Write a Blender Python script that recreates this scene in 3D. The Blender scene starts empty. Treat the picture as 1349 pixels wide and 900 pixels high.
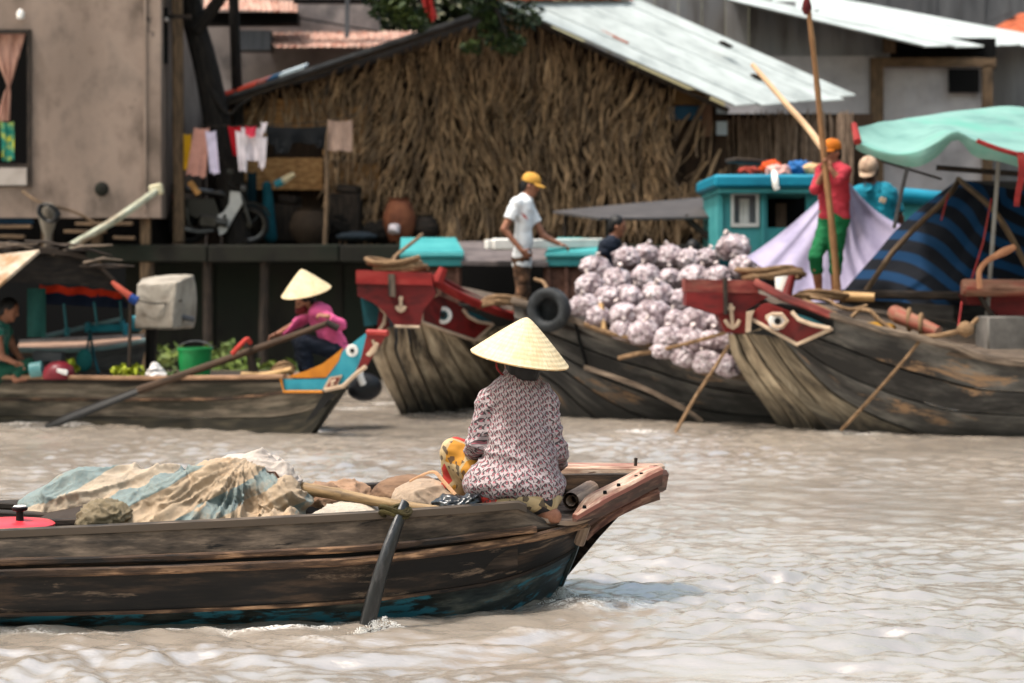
import bpy, math, random
import numpy as np
from mathutils import Vector, Matrix, Euler, noise

# ------------------------------------------------------------------ camera, world, sun, exposure
SC = bpy.context.scene
COL = SC.collection
F, CAM_H, HORIZON, CX = 2800.0, 1.6, 350.0, 674.5      # focal length in photo pixels, eye height above the water
cam_data = bpy.data.cameras.new('camera')
cam_data.sensor_width = 36.0
cam_data.lens = 36.0 * F / 1349.0
cam_data.shift_y = -(450.0 - HORIZON) / 1349.0
cam_data.clip_start, cam_data.clip_end = 0.1, 3000.0
cam_data.dof.use_dof = True
cam_data.dof.focus_distance = 9.75
cam_data.dof.aperture_fstop = 2.6
cam = bpy.data.objects.new('camera', cam_data)
COL.objects.link(cam)
cam.location = (0, 0, CAM_H)
cam.rotation_euler = (math.radians(90), 0, 0)
SC.camera = cam

SUN_EL, SUN_AZ = math.radians(67), math.radians(246)    # high, to the left and a little behind the camera (azimuth clockwise from +Y)
world = bpy.data.worlds.new('World')
SC.world = world
world.use_nodes = True
_n = world.node_tree.nodes
_bg = _n['Background']
_sky = _n.new('ShaderNodeTexSky')
_sky.sky_type = 'NISHITA'
_sky.sun_disc = False
_sky.sun_elevation = SUN_EL
_sky.sun_rotation = SUN_AZ
_sky.air_density = 2.6
_sky.dust_density = 7.0
_sky.ozone_density = 3.0
world.node_tree.links.new(_sky.outputs[0], _bg.inputs[0])
_bg.inputs[1].default_value = 0.14

sun_data = bpy.data.lights.new('sun', 'SUN')
sun_data.energy = 2.2
sun_data.angle = math.radians(5)
sun_data.color = (1.0, 0.975, 0.95)
sun = bpy.data.objects.new('sun', sun_data)
COL.objects.link(sun)
_sd = Vector((math.sin(SUN_AZ) * math.cos(SUN_EL), math.cos(SUN_AZ) * math.cos(SUN_EL), math.sin(SUN_EL)))
sun.rotation_euler = _sd.to_track_quat('Z', 'Y').to_euler()
sun.location = _sd * 60

SC.view_settings.view_transform = 'Standard'
SC.view_settings.look = 'None'
SC.view_settings.exposure = 1.1
SC.view_settings.gamma = 1.0
SC.render.engine = 'CYCLES'

random.seed(7)
RNG = np.random.default_rng(7)
U = random.uniform
V3 = Vector

def at(px, py, D):
    """World point seen at photo pixel (px, py) at distance D: used to turn measurements into metres."""
    return V3(((px - CX) * D / F, D, CAM_H + (HORIZON - py) * D / F))

def on_water(px, py):
    D = F * CAM_H / (py - HORIZON)
    return V3(((px - CX) * D / F, D, 0.0))

def c(r, g, b):
    """sRGB 0-255 to linear."""
    return tuple(((x / 255.0) / 12.92 if x / 255.0 <= 0.04045 else ((x / 255.0 + 0.055) / 1.055) ** 2.4) for x in (r, g, b))

# ------------------------------------------------------------------ materials
class NT:
    def __init__(s, name):
        s.m = bpy.data.materials.new(name)
        s.m.use_nodes = True
        s.t = s.m.node_tree
        s.b = s.t.nodes['Principled BSDF']
    def n(s, typ, ins=None, **kw):
        nd = s.t.nodes.new('ShaderNode' + typ)
        for k, v in kw.items():
            setattr(nd, k, v)
        for k, v in (ins or {}).items():
            s.put(nd.inputs[k], v)
        return nd
    def put(s, sock, v):
        if isinstance(v, bpy.types.NodeSocket):
            s.t.links.new(v, sock)
        elif isinstance(v, (tuple, list)) and sock.type == 'RGBA':
            sock.default_value = (*v[:3], 1)
        else:
            sock.default_value = v
    def math(s, op, a, b=0.0, cl=False):
        nd = s.n('Math', operation=op, use_clamp=cl)
        s.put(nd.inputs[0], a); s.put(nd.inputs[1], b)
        return nd.outputs[0]
    def mix(s, f, a, b, mode='MIX'):
        nd = s.n('Mix', data_type='RGBA', blend_type=mode)
        s.put(nd.inputs[0], f); s.put(nd.inputs[6], a); s.put(nd.inputs[7], b)
        return nd.outputs[2]
    def ramp(s, f, stops):
        nd = s.n('ValToRGB')
        e = nd.color_ramp.elements
        while len(e) < len(stops):
            e.new(0.5)
        for k, (p, col) in enumerate(stops):
            e[k].position = p
            e[k].color = (*col[:3], 1)
        s.put(nd.inputs[0], f)
        return nd.outputs[0]
    def noise(s, vec, scale, detail=6, rough=.6, dist=0.0):
        nd = s.n('TexNoise', {'Vector': vec, 'Scale': scale, 'Detail': detail, 'Roughness': rough, 'Distortion': dist})
        return nd.outputs[0]
    def coords(s, kind='Object', st=(1, 1, 1), rnd=True):
        tc = s.n('TexCoord')
        mp = s.n('Mapping')
        s.put(mp.inputs[0], tc.outputs[kind])
        mp.inputs[3].default_value = st
        if rnd:
            oi = s.n('ObjectInfo')
            sc = s.math('MULTIPLY', oi.outputs['Random'], 37.0)
            s.put(mp.inputs[1], sc)
        return mp.outputs[0]
    def bump(s, h, strength, dist=.01):
        nd = s.n('Bump', {'Height': h, 'Strength': strength, 'Distance': dist})
        s.put(s.b.inputs['Normal'], nd.outputs[0])

def mat(name, cols, sc=8, st=(1, 1, 1), rough=.8, bump=.3, bd=.01, patch=None, psc=1.5, pth=.5, pw=.08, spec=.25, vary=.12, coord='Object', metal=0.0, patch2=None, p2sc=4, p2th=.58, detail=7, wet=None):
    """Weathered surface: streaked fine noise through a colour ramp, two kinds of stains over it, a random tone per piece, fine relief."""
    t = NT(name)
    deep = lambda q: tuple(x ** 1.08 * (.2 * q[0] + .7 * q[1] + .1 * q[2]) ** .18 for x in q)
    cols = [deep(q) for q in cols]
    patch, patch2 = patch and deep(patch), patch2 and deep(patch2)
    v = t.coords(coord, st)
    f = t.noise(v, sc, detail)
    if len(cols) == 1:
        cols = [tuple(x * .82 for x in cols[0]), cols[0], tuple(min(1, x * 1.12) for x in cols[0])]
    k = len(cols)
    col = t.ramp(f, [(.3 + .4 * i / (k - 1), cc) for i, cc in enumerate(cols)])
    if patch:
        p = t.noise(v, psc, 5, .65)
        pf = t.ramp(p, [(max(0, pth - pw), (0, 0, 0)), (min(1, pth + pw), (1, 1, 1))])
        col = t.mix(pf, col, patch)
    if patch2:
        p = t.noise(v, p2sc, 8, .7, .4)
        pf = t.ramp(p, [(p2th - .03, (0, 0, 0)), (p2th + .03, (1, 1, 1))])
        col = t.mix(pf, col, patch2)
    if wet:                                               # algae and wet wood in a ragged band above the waterline
        sp = t.n('SeparateXYZ'); tcw = t.n('TexCoord'); t.put(sp.inputs[0], tcw.outputs['Object'])
        wn = t.noise(t.coords(coord, (2.2, 9, 1)), 2.0, 6, .65)
        lv = t.math('ADD', sp.outputs[2], t.math('MULTIPLY', t.math('SUBTRACT', .5, wn), wet[2]))
        wf = t.n('MapRange'); t.put(wf.inputs[0], lv); wf.inputs[1].default_value = wet[0]; wf.inputs[2].default_value = wet[1]; wf.inputs[3].default_value = .92; wf.inputs[4].default_value = 0.0
        col = t.mix(wf.outputs[0], col, c(26, 24, 20))
    if vary:
        oi = t.n('ObjectInfo')
        w = t.math('MULTIPLY_ADD', oi.outputs['Random'], 2 * vary)
        t.t.nodes[-1].inputs[2].default_value = 1 - vary
        cmb = t.n('CombineColor', {0: w, 1: w, 2: w})
        col = t.mix(1.0, col, cmb.outputs[0], 'MULTIPLY')
    t.put(t.b.inputs['Base Color'], col)
    t.b.inputs['Roughness'].default_value = rough
    t.b.inputs['Specular IOR Level'].default_value = spec
    t.b.inputs['Metallic'].default_value = metal
    if bump:
        t.bump(f, bump, bd)
    return t.m

# ------------------------------------------------------------------ mesh building
class MB:
    def __init__(s):
        s.v, s.f, s.uv = [], [], []
    def add(s, vs, fs, uvs=None):
        o = len(s.v)
        s.v += [tuple(x) for x in vs]
        for k, fc in enumerate(fs):
            s.f.append([o + i for i in fc])
            s.uv.append(uvs[k] if uvs else [(0, 0)] * len(fc))
        return s
    def box(s, ctr, size, rot=None, bev=.0):
        R = rot if isinstance(rot, Matrix) else (Euler(rot).to_matrix() if rot else Matrix.Identity(3))
        h = [x / 2 for x in size]
        b = min(bev, *[x * .45 for x in h]) if bev else 0
        L = max(range(3), key=lambda k: size[k])
        vs, fs = [], []
        ctr = V3(ctr)
        if not b:
            for sx in (-1, 1):
                for sy in (-1, 1):
                    for sz in (-1, 1):
                        vs.append((sx * h[0], sy * h[1], sz * h[2]))
            fs = [(0, 1, 3, 2), (4, 6, 7, 5), (0, 4, 5, 1), (2, 3, 7, 6), (0, 2, 6, 4), (1, 5, 7, 3)]
        else:
            ix = {}
            for sx in (-1, 1):
                for sy in (-1, 1):
                    for sz in (-1, 1):
                        sg = (sx, sy, sz)
                        for a in range(3):
                            ix[sg, a] = len(vs)
                            vs.append(tuple(sg[k] * (h[k] - (0 if k == a else b)) for k in range(3)))
            S = (-1, 1)
            for a in range(3):
                p, q = (a + 1) % 3, (a + 2) % 3
                for sa in S:
                    lp = []
                    for (i, j) in ((-1, -1), (1, -1), (1, 1), (-1, 1)):
                        g = [0, 0, 0]; g[a] = sa; g[p] = i; g[q] = j
                        lp.append(ix[tuple(g), a])
                    fs.append(lp if sa > 0 else lp[::-1])
                for i in S:
                    for j in S:
                        g0 = [0, 0, 0]; g0[p] = i; g0[q] = j
                        ga = list(g0); ga[a] = -1; gb = list(g0); gb[a] = 1
                        lp = [ix[tuple(ga), p], ix[tuple(gb), p], ix[tuple(gb), q], ix[tuple(ga), q]]
                        fs.append(lp if i * j < 0 else lp[::-1])
            for sg in [(x, y, z) for x in S for y in S for z in S]:
                lp = [ix[sg, 0], ix[sg, 1], ix[sg, 2]]
                fs.append(lp if sg[0] * sg[1] * sg[2] > 0 else lp[::-1])
        q = [k for k in range(3) if k != L]
        uvs = [[(vs[i][L], vs[i][q[0]] + vs[i][q[1]]) for i in fc] for fc in fs]
        return s.add([ctr + R @ V3(x) for x in vs], fs, uvs)
    def beam(s, a, b, w, h, up=(0, 0, 1), bev=0.0):
        a, b = V3(a), V3(b)
        d = b - a
        x = d.normalized()
        y = V3(up).cross(x)
        if y.length < 1e-4:
            y = V3((0, 1, 0)).cross(x)
        y.normalize()
        z = x.cross(y)
        R = Matrix((x, y, z)).transposed()
        return s.box((a + b) / 2, (d.length, w, h), R, bev)
    def tube(s, pts, r, n=8, caps=True, flat=1.0):
        pts = [V3(p) for p in pts]
        m = len(pts)
        rs = r if isinstance(r, (list, tuple)) else [r] * m
        t0 = (pts[1] - pts[0]).normalized()
        nrm = t0.orthogonal().normalized()
        vs, L, acc = [], [], 0.0
        for i, p in enumerate(pts):
            if i:
                acc += (p - pts[i - 1]).length
            t = (pts[min(i + 1, m - 1)] - pts[max(i - 1, 0)])
            t = t.normalized() if t.length > 1e-9 else t0
            nrm = (nrm - t * nrm.dot(t))
            nrm = nrm.normalized() if nrm.length > 1e-6 else t.orthogonal().normalized()
            bn = t.cross(nrm)
            L.append(acc)
            for k in range(n):
                a = 2 * math.pi * k / n
                vs.append(p + nrm * (math.cos(a) * rs[i]) + bn * (math.sin(a) * rs[i] * flat))
        fs, uvs = [], []
        for i in range(m - 1):
            for k in range(n):
                k2 = (k + 1) % n
                fs.append((i * n + k, i * n + k2, (i + 1) * n + k2, (i + 1) * n + k))
                w = 2 * math.pi * rs[i] / n
                uvs.append([(L[i], k * w), (L[i], (k + 1) * w), (L[i + 1], (k + 1) * w), (L[i + 1], k * w)])
        if caps:
            fs.append(tuple(range(n))[::-1]); uvs.append([(0, 0)] * n)
            fs.append(tuple((m - 1) * n + k for k in range(n))); uvs.append([(0, 0)] * n)
        return s.add(vs, fs, uvs)
    def lathe(s, prof, ctr=(0, 0, 0), n=24, R=None, wob=None):
        R = R or Matrix.Identity(3)
        ctr = V3(ctr)
        vs, fs, uvs = [], [], []
        m = len(prof)
        for i, (r, z) in enumerate(prof):
            for k in range(n):
                a = 2 * math.pi * k / n
                rr = r * (wob(a, i) if wob else 1)
                vs.append(ctr + R @ V3((math.cos(a) * rr, math.sin(a) * rr, z)))
        for i in range(m - 1):
            for k in range(n):
                k2 = (k + 1) % n
                fs.append((i * n + k, i * n + k2, (i + 1) * n + k2, (i + 1) * n + k))
                uvs.append([(k / n, i / m), ((k + 1) / n, i / m), ((k + 1) / n, (i + 1) / m), (k / n, (i + 1) / m)])
        for i, flip in ((0, True), (m - 1, False)):
            if prof[i][0] > 1e-4:
                lp = [i * n + k for k in range(n)]
                fs.append(lp[::-1] if flip else lp); uvs.append([(0, 0)] * n)
        return s.add(vs, fs, uvs)
    def grid(s, P, uvs=None, close=False):
        """P[i][j] points; u runs along j (metres), v along i."""
        m, n = len(P), len(P[0])
        P = [[V3(p) for p in row] for row in P]
        if uvs is None:
            uvs = []
            accv = 0.0
            for i in range(m):
                if i:
                    accv += (P[i][n // 2] - P[i - 1][n // 2]).length
                row, a = [], 0.0
                for j in range(n):
                    if j:
                        a += (P[i][j] - P[i][j - 1]).length
                    row.append((a, accv))
                uvs.append(row)
        fs, fu = [], []
        for i in range(m - 1):
            for j in range(n - 1):
                fs.append((i * n + j, i * n + j + 1, (i + 1) * n + j + 1, (i + 1) * n + j))
                fu.append([uvs[i][j], uvs[i][j + 1], uvs[i + 1][j + 1], uvs[i + 1][j]])
        return s.add([p for row in P for p in row], fs, fu)
    def slab(s, P, off):
        """A grid with thickness: its copy moved by the vector (or vector per point function) OFF, and the rim closed."""
        m, n = len(P), len(P[0])
        P = [[V3(p) for p in row] for row in P]
        Q = [[p + (off(p) if callable(off) else V3(off)) for p in row] for row in P]
        s.grid(P)
        s.grid([row[::-1] for row in Q])
        rim = [(0, j) for j in range(n)] + [(i, n - 1) for i in range(1, m)] + [(m - 1, j) for j in range(n - 2, -1, -1)] + [(i, 0) for i in range(m - 2, 0, -1)]
        k = len(rim)
        vs = [P[i][j] for i, j in rim] + [Q[i][j] for i, j in rim]
        s.add(vs, [(a, k + a, k + (a + 1) % k, (a + 1) % k) for a in range(k)])
        return s
    def prism(s, loop, off):
        loop = [V3(p) for p in loop]
        n = len(loop)
        off = V3(off)
        vs = loop + [p + off for p in loop]
        fs = [tuple(range(n)), tuple(range(2 * n - 1, n - 1, -1))] + [(i, n + i, n + (i + 1) % n, (i + 1) % n) for i in range(n)]
        L = max(range(3), key=lambda k: max(p[k] for p in vs) - min(p[k] for p in vs))
        q = [k for k in range(3) if k != L]
        return s.add(vs, fs, [[(vs[i][L], vs[i][q[0]] + vs[i][q[1]]) for i in fc] for fc in fs])

def origin_of(o):
    w = V3((0, 0, 0))
    while o is not None:
        w += o.location
        o = o.parent
    return w

def tag(o, label=None, cat=None, group=None, kind=None):
    for k, v in (('label', label), ('category', cat), ('group', group), ('kind', kind)):
        if v:
            o[k] = v
    return o

def raw_mesh(name, v, f, uv=None, smooth=35):
    me = bpy.data.meshes.new(name)
    if isinstance(v, np.ndarray):
        nv, nf, kk = len(v), len(f), f.shape[1]
        me.vertices.add(nv); me.vertices.foreach_set('co', v.astype(np.float32).ravel())
        me.loops.add(nf * kk); me.loops.foreach_set('vertex_index', f.astype(np.int32).ravel())
        me.polygons.add(nf); me.polygons.foreach_set('loop_start', np.arange(0, nf * kk, kk, dtype=np.int32))
        me.update(calc_edges=True)
        me.validate()
    else:
        me.from_pydata(v, [], f)
    if uv is not None:
        ul = me.uv_layers.new(name='UVMap')
        ul.data.foreach_set('uv', np.array(uv, dtype=np.float32).ravel())
    if smooth:
        me.polygons.foreach_set('use_smooth', np.ones(len(me.polygons), dtype=bool))
        if smooth < 180:
            me.set_sharp_from_angle(angle=math.radians(smooth))
    me.update()
    return me

def build(mb, name, material, parent=None, smooth=35, label=None, cat=None, group=None, kind=None, loc=None):
    """Links the collected shapes as ONE mesh object; world coordinates become local to its thing."""
    if parent is not None:
        org = origin_of(parent)
    elif loc is not None:
        org = V3(loc)
    else:
        A = np.array(mb.v)
        org = V3(((A[:, 0].min() + A[:, 0].max()) / 2, (A[:, 1].min() + A[:, 1].max()) / 2, A[:, 2].min()))
    v = [(x - org.x, y - org.y, z - org.z) for x, y, z in mb.v]
    uv = [q for fc in mb.uv for q in fc]
    me = raw_mesh(name, v, mb.f, uv, smooth)
    for m in (material if isinstance(material, (list, tuple)) else [material]):
        me.materials.append(m)
    return link(me, name, parent, org, label, cat, group, kind)

def link(me, name, parent=None, org=None, label=None, cat=None, group=None, kind=None):
    o = bpy.data.objects.new(name, me)
    COL.objects.link(o)
    if parent is not None:
        o.parent = parent
    else:
        o.location = org
    return tag(o, label, cat, group, kind)

def thing(name, label, cat, loc, group=None):
    o = bpy.data.objects.new(name, None)
    o.empty_display_size = .1
    COL.objects.link(o)
    o.location = loc
    return tag(o, label, cat, group)

def piece(src, parent, loc=None, rot=None, scale=None):
    """A copy of a built piece that shares its mesh."""
    o = src.copy()
    COL.objects.link(o)
    o.parent = parent
    if loc is not None: o.location = loc
    if rot is not None: o.rotation_euler = rot
    if scale is not None: o.scale = scale
    return o

def copy_tree(o, parent=None):
    cpy = o.copy()
    COL.objects.link(cpy)
    cpy.parent = parent
    for ch in [x for x in o.children]:
        copy_tree(ch, cpy)
    return cpy

def spline(P, n):
    """Catmull-Rom through the control points, n samples at even chord length."""
    P = [V3(p) for p in P]
    if len(P) == 2:
        return [P[0].lerp(P[1], i / (n - 1)) for i in range(n)]
    Q = [2 * P[0] - P[1]] + P + [2 * P[-1] - P[-2]]
    fine = []
    for i in range(1, len(Q) - 2):
        a, b, d, e = Q[i - 1], Q[i], Q[i + 1], Q[i + 2]
        for k in range(12):
            t = k / 12
            fine.append(.5 * ((2 * b) + (d - a) * t + (2 * a - 5 * b + 4 * d - e) * t * t + (3 * b - a - 3 * d + e) * t ** 3))
    fine.append(P[-1])
    acc = [0.0]
    for i in range(1, len(fine)):
        acc.append(acc[-1] + (fine[i] - fine[i - 1]).length)
    out, j = [], 0
    for i in range(n):
        s = acc[-1] * i / (n - 1)
        while j < len(acc) - 2 and acc[j + 1] < s:
            j += 1
        d = acc[j + 1] - acc[j]
        out.append(fine[j].lerp(fine[j + 1], (s - acc[j]) / d if d > 1e-9 else 0))
    return out

def pl(*pts):
    return [at(*p) for p in pts]

def lerp(a, b, t):
    return a + (b - a) * t

# ------------------------------------------------------------------ smooth bodies: signed distances blended, then surfaced
class SDF:
    def __init__(s, lo, hi, h, pad=.04):
        lo, hi = np.minimum(lo, hi).astype(float), np.maximum(lo, hi).astype(float)
        s.h = h
        s.o = lo - pad
        s.n = np.ceil((hi + pad - s.o) / h).astype(int) + 1
        s.f = np.full(s.n, 1.0, dtype=np.float32)
    def _sub(s, lo, hi, m):
        i0 = np.clip(np.floor((np.array(lo) - m - s.o) / s.h).astype(int), 0, s.n - 1)
        i1 = np.clip(np.ceil((np.array(hi) + m - s.o) / s.h).astype(int) + 1, 1, s.n)
        sl = tuple(slice(a, b) for a, b in zip(i0, i1))
        ax = [s.o[k] + s.h * np.arange(i0[k], i1[k]) for k in range(3)]
        return sl, np.meshgrid(*ax, indexing='ij')
    def _blend(s, sl, d, k):
        f = s.f[sl]
        if k > 0:
            hh = np.clip(.5 + .5 * (f - d) / k, 0, 1)
            s.f[sl] = f * (1 - hh) + d * hh - k * hh * (1 - hh)
        else:
            s.f[sl] = np.minimum(f, d)
    def cone(s, a, b, ra, rb, k=.02, sq=None, flat=False):
        """Round cone from a to b; sq=(axis vector, factor) flattens it along an axis."""
        a, b = np.array(a, float), np.array(b, float)
        m = max(ra, rb) + k + 3 * s.h
        sl, (X, Y, Z) = s._sub(np.minimum(a, b), np.maximum(a, b), m)
        d = b - a
        L2 = float(d @ d) + 1e-12
        px, py, pz = X - a[0], Y - a[1], Z - a[2]
        tu = (px * d[0] + py * d[1] + pz * d[2]) / L2
        t = np.clip(tu, 0, 1)
        qx, qy, qz = px - t * d[0], py - t * d[1], pz - t * d[2]
        if sq is not None:
            ax = np.array(sq[0], float); ax /= np.linalg.norm(ax)
            q = qx * ax[0] + qy * ax[1] + qz * ax[2]
            w = q * (1 / sq[1] - 1)
            qx, qy, qz = qx + w * ax[0], qy + w * ax[1], qz + w * ax[2]
        dist = np.sqrt(qx * qx + qy * qy + qz * qz) - (ra + (rb - ra) * t)
        if flat:
            dist = np.maximum(dist, (tu - 1) * math.sqrt(L2))
        s._blend(sl, dist.astype(np.float32), k)
        return s
    def ell(s, ctr, rad, k=.02, R=None):
        ctr, rad = np.array(ctr, float), np.array(rad, float)
        mx = rad.max()
        sl, (X, Y, Z) = s._sub(ctr, ctr, mx + k + 3 * s.h)
        p = np.stack([X - ctr[0], Y - ctr[1], Z - ctr[2]], -1)
        if R is not None:
            p = p @ np.array(R)
        q = p / rad
        L = np.sqrt((q * q).sum(-1))
        g = np.sqrt(((q / rad) ** 2).sum(-1)) + 1e-9
        s._blend(sl, (L * (L - 1) / g).astype(np.float32), k)
        return s
    def cut(s, p, nrm):
        """Keeps what lies behind the plane (normal points to what is removed)."""
        ax = [s.o[k] + s.h * np.arange(s.n[k]) for k in range(3)]
        X, Y, Z = np.meshgrid(*ax, indexing='ij', sparse=True)
        nrm = np.array(nrm, float); nrm /= np.linalg.norm(nrm)
        d = (X - p[0]) * nrm[0] + (Y - p[1]) * nrm[1] + (Z - p[2]) * nrm[2]
        s.f = np.maximum(s.f, d.astype(np.float32))
        return s
    def mesh(s):
        f = s.f
        f[0], f[-1], f[:, 0], f[:, -1], f[:, :, 0], f[:, :, -1] = (np.maximum(q, 1e-3) for q in (f[0], f[-1], f[:, 0], f[:, -1], f[:, :, 0], f[:, :, -1]))
        ins = f < 0
        nx, ny, nz = (x - 1 for x in f.shape)
        cnt = np.zeros((nx, ny, nz), np.int8)
        for dx in (0, 1):
            for dy in (0, 1):
                for dz in (0, 1):
                    cnt += ins[dx:dx + nx, dy:dy + ny, dz:dz + nz]
        I = np.argwhere((cnt > 0) & (cnt < 8))
        idx = np.full((nx, ny, nz), -1, np.int64)
        idx[tuple(I.T)] = np.arange(len(I))
        acc, num = np.zeros((len(I), 3)), np.zeros(len(I))
        cs = [(x, y, z) for x in (0, 1) for y in (0, 1) for z in (0, 1)]
        val = {q: f[I[:, 0] + q[0], I[:, 1] + q[1], I[:, 2] + q[2]] for q in cs}
        for q in cs:
            for a in range(3):
                if q[a] == 0:
                    r = list(q); r[a] = 1; r = tuple(r)
                    A, B = val[q], val[r]
                    x = (A < 0) != (B < 0)
                    t = np.where(x, A / np.where(x, A - B, 1), 0)
                    p = np.tile(np.array(q, float), (len(I), 1))
                    p[:, a] += t
                    acc[x] += p[x]; num[x] += 1
        v = s.o + s.h * (I + acc / num[:, None])
        faces = []
        for a in range(3):
            b, cc = (a + 1) % 3, (a + 2) % 3
            sl0 = [slice(1, None)] * 3; sl1 = [slice(1, None)] * 3
            sl0[a] = slice(0, -1)
            A, B = ins[tuple(sl0)], ins[tuple(sl1)]
            for sign, msk in ((1, A & ~B), (-1, ~A & B)):
                E = np.argwhere(msk)
                if not len(E):
                    continue
                E = E + 1
                E[:, a] -= 1
                q = []
                for (ob, oc) in ((-1, -1), (0, -1), (0, 0), (-1, 0)):
                    K = E.copy()
                    K[:, b] += ob; K[:, cc] += oc
                    ok = (K >= 0).all(1) & (K[:, 0] < nx) & (K[:, 1] < ny) & (K[:, 2] < nz)
                    K = np.clip(K, 0, np.array([nx, ny, nz]) - 1)
                    r = idx[tuple(K.T)]
                    r[~ok] = -1
                    q.append(r)
                Q = np.stack(q, 1)
                Q = Q[(Q >= 0).all(1)]
                faces.append(Q if sign > 0 else Q[:, ::-1])
        return v, np.concatenate(faces)

def smooth_verts(v, f, it=2, w=.5):
    n = len(v)
    e = np.concatenate([f[:, [0, 1]], f[:, [1, 2]], f[:, [2, 3]], f[:, [3, 0]]])
    e = np.concatenate([e, e[:, ::-1]])
    deg = np.bincount(e[:, 0], minlength=n)[:, None]
    for _ in range(it):
        s = np.stack([np.bincount(e[:, 0], weights=v[e[:, 1], k], minlength=n) for k in range(3)], 1)
        v = v * (1 - w) + w * s / np.maximum(deg, 1)
    return v

def normals_of(v, f):
    nn = np.cross(v[f[:, 2]] - v[f[:, 0]], v[f[:, 3]] - v[f[:, 1]])
    out = np.zeros_like(v)
    for k in range(4):
        for a in range(3):
            out[:, a] += np.bincount(f[:, k], weights=nn[:, a], minlength=len(v))
    return out / (np.linalg.norm(out, axis=1, keepdims=True) + 1e-12)

def build_sdf(S, name, material, parent=None, wrinkle=None, it=2, label=None, cat=None, group=None, loc=None, uvf=None):
    v, f = S.mesh()
    v = smooth_verts(v, f, it)
    if wrinkle:
        nn = normals_of(v, f)
        v = v + nn * np.array([wrinkle(p) for p in v])[:, None]
    if parent is not None:
        org = origin_of(parent)
    elif loc is not None:
        org = V3(loc)
    else:
        org = V3(((v[:, 0].min() + v[:, 0].max()) / 2, (v[:, 1].min() + v[:, 1].max()) / 2, v[:, 2].min()))
    uv = None
    if uvf is not None:
        uv = uvf(v)[f.ravel()]
    me = raw_mesh(name, v - np.array(org), f, uv, 180)
    me.materials.append(material)
    return link(me, name, parent, org, label, cat, group)
# ------------------------------------------------------------------ palette
def water_material():
    t = NT('river_water')
    geo = t.n('TexCoord')
    v = geo.outputs['Object']
    mp = t.n('Mapping'); t.put(mp.inputs[0], v); mp.inputs[3].default_value = (1, 2.2, 1)
    n1 = t.noise(mp.outputs[0], 9, 5, .6, .3)
    n2 = t.noise(mp.outputs[0], 34, 4, .6)
    big = t.noise(v, .7, 4)
    mud = t.ramp(big, [(.35, c(122, 112, 101)), (.65, c(138, 128, 117))])
    at_ = t.n('Attribute', attribute_name='foam')
    fn = t.noise(v, 30, 8, .75, .6)
    fm = t.math('MULTIPLY', at_.outputs['Fac'], t.ramp(fn, [(.42, (0, 0, 0)), (.56, (1, 1, 1))]), True)
    col = t.mix(fm, mud, c(236, 232, 226))
    t.put(t.b.inputs['Base Color'], col)
    rg = t.math('MULTIPLY_ADD', fm, .6)
    t.t.nodes[-1].inputs[2].default_value = .10
    t.put(t.b.inputs['Roughness'], rg)
    t.b.inputs['IOR'].default_value = 2.4
    t.b.inputs['Specular IOR Level'].default_value = .7
    h = t.math('MULTIPLY_ADD', n1, 1.0)
    t.t.nodes[-1].inputs[2].default_value = 0
    h2 = t.math('ADD', h, t.math('MULTIPLY', n2, .35))
    t.bump(h2, .2, .03)
    return t.m

M = {}
M['water'] = water_material()
M['concrete'] = mat('stained_render', [c(112, 98, 88), c(150, 132, 120), c(160, 143, 131)], 1.6, (1, 1, .7), .95, .25, .02, patch=c(110, 97, 88), psc=.8, pth=.6, pw=.09, patch2=c(84, 76, 70), p2sc=2.2, p2th=.68, vary=.03, detail=9)
M['quay'] = mat('mossy_quay', [c(34, 33, 29), c(52, 49, 41), c(68, 63, 52)], 2.2, (1, 1, .6), .95, .4, .03, patch=c(38, 44, 34), psc=1.1, pth=.5, vary=.1)
M['earth'] = mat('packed_earth', [c(70, 60, 50), c(98, 84, 70), c(120, 104, 88)], 1.5, rough=1, bump=.5, bd=.03, vary=0)
M['dark_wood'] = mat('old_dark_wood', [c(34, 29, 26), c(62, 52, 45), c(92, 77, 65)], 6, (1, 7, 1), .8, .5, .008, coord='UV', vary=.2)
M['grey_wood'] = mat('weathered_grey_wood', [c(72, 62, 54), c(120, 104, 90), c(150, 133, 116)], 5, (1, 8, 1), .85, .5, .008, coord='UV', vary=.2, patch=c(70, 66, 60), psc=1.2, pth=.6)
M['post'] = mat('post_wood', [c(70, 58, 46), c(110, 90, 70), c(136, 112, 88)], 5, (1, 8, 1), .85, .5, .01, coord='UV', vary=.15)
M['bark'] = mat('bark', [c(24, 21, 19), c(42, 37, 33), c(60, 53, 46)], 7, (1, 4, 1), .95, .9, .03, coord='UV', vary=0)
M['thatch'] = mat('nipa_thatch', [c(88, 72, 57), c(156, 127, 97), c(200, 166, 127)], 3.2, (7, 7, .8), .9, .4, .01, vary=.5, patch=c(86, 74, 64), psc=.8, pth=.56, pw=.10)
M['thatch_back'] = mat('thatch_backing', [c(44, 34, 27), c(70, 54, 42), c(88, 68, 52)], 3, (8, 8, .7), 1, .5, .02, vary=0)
M['tin'] = mat('white_tin', [c(158, 165, 164), c(182, 188, 187), c(190, 196, 195)], 2.2, (1, 1, 1), .55, .1, .01, spec=.4, vary=.05, patch=c(162, 168, 167), psc=1.2, pth=.62, pw=.1)
M['tin_grey'] = mat('grey_tin_wall', [c(110, 110, 112), c(138, 137, 138), c(154, 153, 153)], 1.4, (3, 3, .5), .7, .15, .01, vary=.06, patch=c(104, 100, 98), psc=.7, pth=.55)
M['tin_dark'] = mat('dark_tin_wall', [c(78, 79, 82), c(100, 100, 103), c(116, 116, 118)], 1.2, (3, 3, .4), .8, .15, .01, vary=.1)
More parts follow.
